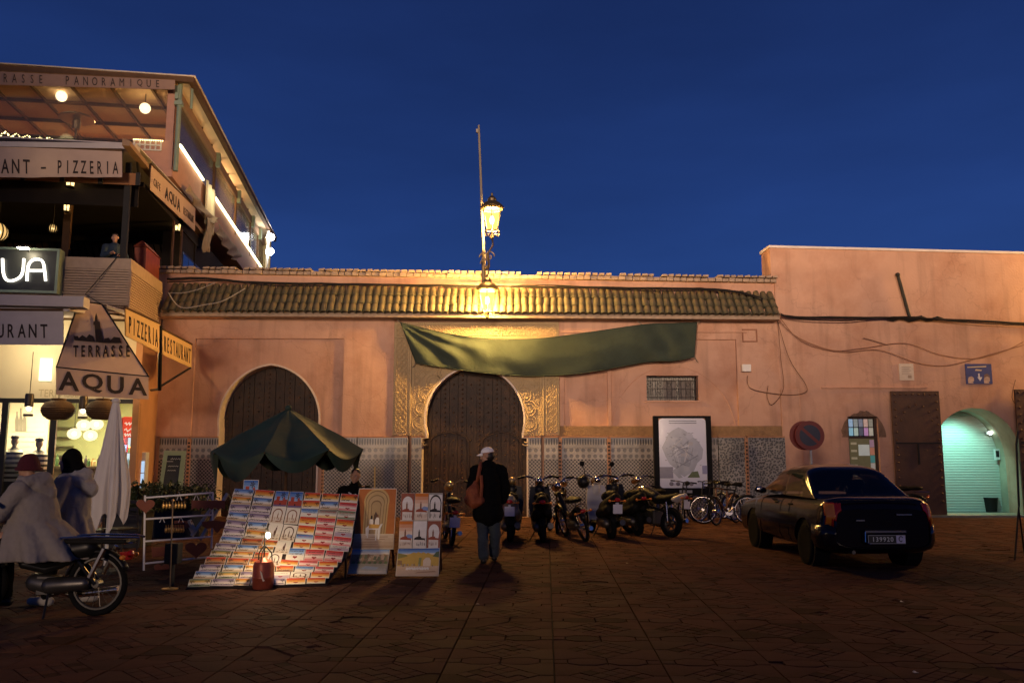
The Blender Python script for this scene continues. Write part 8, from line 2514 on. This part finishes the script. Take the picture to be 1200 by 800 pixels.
bicycle("bicycle with shining white front rim facing us before the map board", (q.x + .75, q.y + .95, 0), radians(140), .10, mat("orange_brown_frame", (.20, .10, .05), .25, metal=.4, var=.1))
q = G(880, 612)
bicycle("dark bicycle standing sideways between the map board and the car", (q.x - .25, q.y + .7, 0), radians(112), .06, M_PAINTK)
q = G(862, 609)
bicycle("grey framed bicycle with raised handlebar nearest the mosaic wall", (q.x - .2, q.y + .4, 0), radians(20), -.08, mat("silver_frame", (.35, .35, .36), .3, metal=.7))

q = G(885, 615)
bicycle("dark bicycle with front wheel hidden by the car's front corner", (q.x - .1, q.y + .2, 0), radians(75), .05, M_PAINTK, 0)
q = G(816, 612)
bicycle("dark bicycle leaning against the left post of the map board", (q.x - .1, q.y + .8, 0), radians(160), -.1, M_PAINTK, 0)
# ================================================================ the parked car
M_CAR = mat("dark_blue_car_paint", (.006, .005, .008), .15, var=.15, scale=3, spec=.3)
M_CARGL = glassy("car_glass", (.35, .38, .40), .9, .02)
M_TRIM = mat("black_car_trim", (.006, .006, .007), .7, var=.15, spec=.1)
cx_, cy_ = 5.26, 12.05
car = thing("parked_car", "dark four door saloon car parked with its tail and plate towards us", "car", (cx_, cy_, 0), radians(1.6))
# local: +Y forward, rear bumper at y = 0
LEN = 4.32
def Wd(y):
    e = min(y, LEN - y); return .845 * (1 - .22 * max(0, 1 - e / .34) ** 2.6) - .02 * (y > 3.2)
def ztop(y):
    pts = [(0, .86), (.07, 1.005), (.16, 1.03), (.60, 1.035), (1.0, 1.02), (2.2, .985), (3.0, .955), (3.4, .92), (3.9, .84), (4.2, .72), (4.32, .60)]
    for (a, za), (b_, zb_) in zip(pts, pts[1:]):
        if y <= b_: t = (y - a) / (b_ - a); return za + (zb_ - za) * t
    return pts[-1][1]
def zbot(y): e = min(y, LEN - y); return .22 + .12 * max(0, 1 - e / .3) ** 2
def bodyp(y, th, off=0.0):
    c, s_ = cos(th), sin(th); n = 7.0
    sg = lambda v, p: math.copysign(abs(v) ** p, v)
    zm, hh = (ztop(y) + zbot(y)) / 2, (ztop(y) - zbot(y)) / 2
    x = Wd(y) * sg(c, 2 / n); z = zm + hh * sg(s_, 2 / n)
    x *= 1 - .10 * max(0, (z - .58) / .40) ** 1.6 - .06 * max(0, (.42 - z) / .2)
    p = V((x, y + .10 * (x / .84) ** 2 * max(0, 1 - y / .6), z))
    if off: 
        o = V((x * .8, (y - LEN / 2) * .35 if abs(y - LEN / 2) > 1.9 else 0, (z - .55) * .8)); p += o.normalized() * off
    return p
d = MB(); ny, nth = 84, 72
ys = [LEN * (.5 - .5 * cos(pi * k / ny)) for k in range(ny + 1)]
ys[0] = .004; ys[-1] = LEN - .004
d.rings([[bodyp(y, 2 * pi * j / nth) for j in range(nth)] for y in ys])
hull = d.build("car_body", M_CAR, car, world=False, smooth=35)
wy = [.88, .88 + 2.48]
cut = MB()
for y in wy:
    cut.lathe([(.375, -1.2), (.375, 1.2)], (0, y, .32), 28, 'X')
co = cut.build("cutter", M_TRIM, None)
cm = MB()
hull.parent = None
bm_ = hull.modifiers.new("arches", 'BOOLEAN'); bm_.operation = 'DIFFERENCE'; bm_.object = co; bm_.solver = 'EXACT'
dg = bpy.context.evaluated_depsgraph_get()
me = bpy.data.meshes.new_from_object(hull.evaluated_get(dg))
hull.modifiers.clear(); hull.data = me; hull.parent = car; hull.matrix_parent_inverse = Matrix.Identity(4)
try: me.set_sharp_from_angle(angle=radians(32))
except Exception: pass
bpy.data.objects.remove(co)
for y in wy:
    for sx in (-1, 1):
        d = MB(); d.lathe([(.37, 0), (.37, sx * -.22), (0, sx * -.22)], (sx * .80, y, .32), 20, 'X')
        d.build("wheel_well", M_TRIM, car, world=False)
# cabin
def zroof(y):
    pts = [(.62, 1.0), (.74, 1.08), (1.16, 1.41), (1.30, 1.455), (1.7, 1.485), (2.1, 1.475), (2.42, 1.43), (2.9, 1.17), (3.22, .95)]
    if y <= pts[0][0]: return pts[0][1]
    for (a, za), (b_, zb_) in zip(pts, pts[1:]):
        if y <= b_:
            t = (y - a) / (b_ - a); return za + (zb_ - za) * t
    return pts[-1][1]
zr_t = [zroof(.62 + 2.6 * k / 200) for k in range(201)]
for _ in range(6): zr_t = [zr_t[0]] + [(zr_t[k - 1] + zr_t[k] * 2 + zr_t[k + 1]) / 4 for k in range(1, 200)] + [zr_t[-1]]
def zr_(y): t = (y - .62) / 2.6 * 200; i = max(0, min(199, int(t))); return zr_t[i] + (zr_t[i + 1] - zr_t[i]) * (t - i)
def cabp(y, s_, off=0.0):
    th = pi * (1 - (s_ + 1) / 2); c, q_ = cos(th), sin(th); n = 4.6
    zb = .985; h = max(.005, zr_(y) - zb)
    xw = .735 * (1 - .0 * h)
    x = xw * math.copysign(abs(c) ** (2 / n), c); z = zb + h * abs(q_) ** (2 / n)
    x *= 1 - .17 * (z - zb) / .5
    p = V((x, y, z))
    if off: p += V((x * .9, -.4 if y < 1.2 else (.4 if y > 2.3 else 0), (z - zb) * 1.2)).normalized() * off
    return p
NY, NS = 110, 72
groups_ = {}
for i in range(NY):
    for j in range(NS):
        y0, y1 = .62 + 2.6 * i / NY, .62 + 2.6 * (i + 1) / NY; s0, s1 = -1 + 2 * j / NS, -1 + 2 * (j + 1) / NS
        ym, sm = (y0 + y1) / 2, (s0 + s1) / 2; p = cabp(ym, sm); roof_z = zr_(ym)
        key = "cabin"
        side = abs(p.x) > .735 * (1 - .17 * (p.z - .985) / .5) * .955
        if side and 1.03 < p.z < roof_z - .075:
            if 1.12 < ym < 1.25 and p.z < 1.03 + (ym - .98) * 1.0: key = ("quarter_window", sm > 0)
            elif 1.29 < ym < 1.86: key = ("side_window", sm > 0, 0)
            elif 1.92 < ym < 2.80: key = ("side_window", sm > 0, 1)
        elif not side and abs(sm) < .62:
            if ym < 1.26 and p.z < 1.425 and p.z > 1.045: key = ("rear_window",)
            elif ym > 2.40 and p.z > 1.0 and p.z < 1.42: key = ("windscreen",)
        groups_.setdefault(key, []).append((cabp(y0, s0), cabp(y0, s1), cabp(y1, s1), cabp(y1, s0)))
for key, fs_ in groups_.items():
    vid = {}; vs = []; ff = []
    for f_ in fs_:
        idx = []
        for p in f_:
            k_ = (round(p.x, 4), round(p.y, 4), round(p.z, 4))
            if k_ not in vid: vid[k_] = len(vs); vs.append(p)
            if vid[k_] not in idx: idx.append(vid[k_])
        if len(idx) > 2: ff.append(tuple(idx))
    d = MB(); d.add(vs, ff)
    nm = key if key == "cabin" else key[0]
    d.build(nm, M_CAR if nm == "cabin" else M_CARGL, car, world=False, smooth=40)
# seats seen through the rear window
for x in (-.36, .36):
    d = MB(); d.chain([(x, 1.95, .62), (x, 1.75, 1.02)], [.16, .13], 12); d.cap((x - .08, 1.70, 1.17), (x + .08, 1.70, 1.17), .07); loc_build(d, "front_seat", M_TRIM, car, remesh=.02)
d = MB(); d.chain([(-.5, 1.10, .90), (0, 1.08, .92), (.5, 1.10, .90)], [.12, .12, .12], 12); loc_build(d, "rear_seat", M_TRIM, car, remesh=.02)
# patches on the hull
def patch(nm, m, cond, off, y0=0.004, y1=1.2, ny_=70, nth_=240, parent=None):
    vid, vs, ff = {}, [], []
    for i in range(ny_):
        for j in range(nth_):
            ya, yb_ = y0 + (y1 - y0) * i / ny_, y0 + (y1 - y0) * (i + 1) / ny_; ta, tb_ = 2 * pi * j / nth_, 2 * pi * (j + 1) / nth_
            c_ = bodyp((ya + yb_) / 2, (ta + tb_) / 2)
            if not cond(c_): continue
            idx = []
            for (yy, tt) in ((ya, ta), (ya, tb_), (yb_, tb_), (yb_, ta)):
                p = bodyp(yy, tt, off); k_ = (round(p.x, 4), round(p.y, 4), round(p.z, 4))
                if k_ not in vid: vid[k_] = len(vs); vs.append(p)
                if vid[k_] not in idx: idx.append(vid[k_])
            if len(idx) > 2: ff.append(tuple(idx))
    d = MB(); d.add(vs, ff)
    return d.build(nm, m, parent or car, world=False, smooth=50, solid=.004)
for sx in (-1, 1):
    tl_ = patch("tail_light", M_REDLENS, lambda p: p.x * sx > .575 + .10 * (.92 - p.z) and .70 < p.z < .945 and p.y < .26 - .4 * (.94 - p.z), .012, .004, .4, 40, 300)
    patch("indicator", M_AMBER, lambda p: p.x * sx > .66 and .72 < p.z < .93 and .055 < p.y < .25 - .4 * (.94 - p.z), .018, .004, .4, 40, 300, tl_)
patch("rear_bumper", M_CAR, lambda p: .30 < p.z < .60 and p.y < .48, .022, .004, .65, 50, 200)
for sx in (-1, 1): patch("side_moulding", M_TRIM, lambda p: .56 < p.z < .60 and p.x * sx > .7, .008, 1.3, 2.95, 50, 260)
d = MB(); d.box(-.27, -.062, .40, .25, -.052, .51)
pl = d.build("license_plate", mat("black_plate", (.014, .014, .015), .4, var=.05), car, world=False)
fpl = lambda x, z, dd: V((x, -.062 + dd, z))
d = MB(); d.plate([(-.275, .395), (.255, .395), (.255, .515), (-.275, .515)], [[(-.267, .403), (.247, .403), (.247, .507), (-.267, .507)]], fpl, -.004, .0015); d.build("plate_rim", mat("plate_grey_rim", (.30, .30, .29), .5), pl, world=False)
for k, ch in enumerate("139920"):
    d = MB(); put_spaced(d, ch, fpl, -.225 + .0525 * k, -.1725 + .0525 * k, .425, .488, .95, .006, -.001, .003)
    d.build("digit", mat("plate_grey_print", (.60, .60, .57), .6, emit=(.4, .4, .38), estr=.02), pl, world=False)
d = MB()
d = MB(); d.box(.125, -.067, .4035, .25, -.0605, .5065); dd_ = d.build("plate_badge", mat("plate_lilac", (.52, .50, .66), .5), pl, world=False)
d = MB(); d.tube([fpl(.19 + .028 * cos(a) * (1 if a < 4 else .6), .46 + .036 * sin(a), -.0065) for a in [.5 + 5.2 * k / 14 for k in range(15)]], .006, 4); d.build("lettering", M_BLACK, pl, world=False)
d = MB(); d.box(-.30, -.05, .545, .28, -.036, .575); d.tube([(-.3, -.05, .56), (-.31, -.06, .42), (-.24, -.064, .385)], .010, 5); loc_build(d, "plate_light_bar", M_CHROME, car)
d = MB(); d.box(-.60, -.0, .985, .60, .03, .992); d.box(-.55, .016, .70, .55, .022, .703); loc_build(d, "boot_seam", M_TRIM, car)
d = MB(); d.box(.18, -.0, .78, .40, .012, .80); d.box(-.40, -.0, .70, -.28, .012, .72); loc_build(d, "badge", M_CHROME, car)
# door seams and handles
for sx in (-1, 1):
    for y in (1.28, 1.90, 2.86):
        d = MB(); d.tube([bodyp(y + .12 * max(0, (.55 - z) / .3) * (y < 1.5), th, .002) for z, th in [(0, pi / 2 - sx * (pi / 2) + sx * a) for a in [-.5 + 1.1 * k / 14 for k in range(15)]]], .004, 4); loc_build(d, "door_seam", M_TRIM, car)
    for y in (1.42, 2.06):
        q = bodyp(y, 0 if sx > 0 else pi); d = MB(); d.cap((sx * .79, y, .86), (sx * .79, y + .14, .86), .018); loc_build(d, "door_handle", M_TRIM, car, smooth=True)
    d = MB(); d.cap((sx * .82, 2.72, 1.03), (sx * .93, 2.70, 1.05), .055, .05); loc_build(d, "wing_mirror", M_CAR, car, smooth=True)
    d = MB(); d.ell((sx * .90, 2.65, 1.05), (.062, .012, .045), 10, 6); loc_build(d, "mirror_glass", M_CHROME, car, smooth=True)
    hlp = MB(); hlp.ell((sx * .58, LEN - .10, .62), (.16, .08, .07), 10, 6); loc_build(hlp, "headlight", MATS["headlamp_glass"], car, smooth=True)
for y in wy:
    for sx in (-1, 1):
        d = MB(); r_, x_ = .30, sx * .735
        d.lathe([(.19, -.085), (.26, -.095), (.295, -.075), (.30, -.04), (.30, .04), (.295, .075), (.26, .095), (.19, .085)], (x_, y, r_), 30, 'X'); wh = d.build("wheel", M_TYRE, car, world=False, smooth=40)
        d = MB(); d.lathe([(.0, sx * .055), (.05, sx * .075), (.10, sx * .06), (.185, sx * .07), (.195, sx * .085), (.20, sx * .06), (.195, sx * -.05)], (x_, y, r_), 30, 'X')
        for k in range(8):
            a = 2 * pi * k / 8; d.ell((x_ + sx * .068, y + .14 * cos(a), r_ + .14 * sin(a)), (.008, .022, .022), 8, 5)
        d.build("rim", mat("grey_hubcap", (.14, .14, .14), .4, metal=.6, var=.15), wh, world=False, smooth=40)
d = MB(); d.tube([(-.45, .02, .27), (-.45, .5, .26)], .028, 8); loc_build(d, "exhaust", M_ENGINE, car)

# ================================================================ thin stand at the right edge
q0 = G(1189, 656)
t = thing("metal_stand", "thin dark metal stand cut by the right picture edge", "stand", q0)
d = MB(); d.cyl(q0, P(1194, 592, q0.y), .014, n=6); d.cyl(G(1201, 652), P(1193.5, 594, q0.y), .012, n=6); d.build("leg", M_IRON, t)
d = MB(); d.tube([P(1194, 592, q0.y), P(1191, 520, q0.y), P(1192.5, 505, q0.y)], .016, 6); d.build("pole", M_IRON, t)
# litter on the paving
rl_ = random.Random(31)
for k, (px, py, c, nm) in enumerate(((1057, 705, (.6, .58, .5), "tiny white scrap of paper on the dark paving right of the centre"), (735, 660, (.25, .2, .15), "dry leaf on the paving in front of the pale shield scooter"), (1073, 788, (.6, .58, .5), "tiny white scrap near the bottom right corner"), (560, 708, (.2, .14, .1), "dry leaf on the paving below the walking man"))):
    q = G(px, py); d = MB(); d.grid(lambda u, v: V((q.x + (u - .5) * .035, q.y + (v - .5) * .03, .006 + .008 * sin(u * 4) * v)), 3, 3); d.build("litter", mat("litter_%d" % (k % 2), c, .8), None, label=nm, cat="litter", solid=.002)
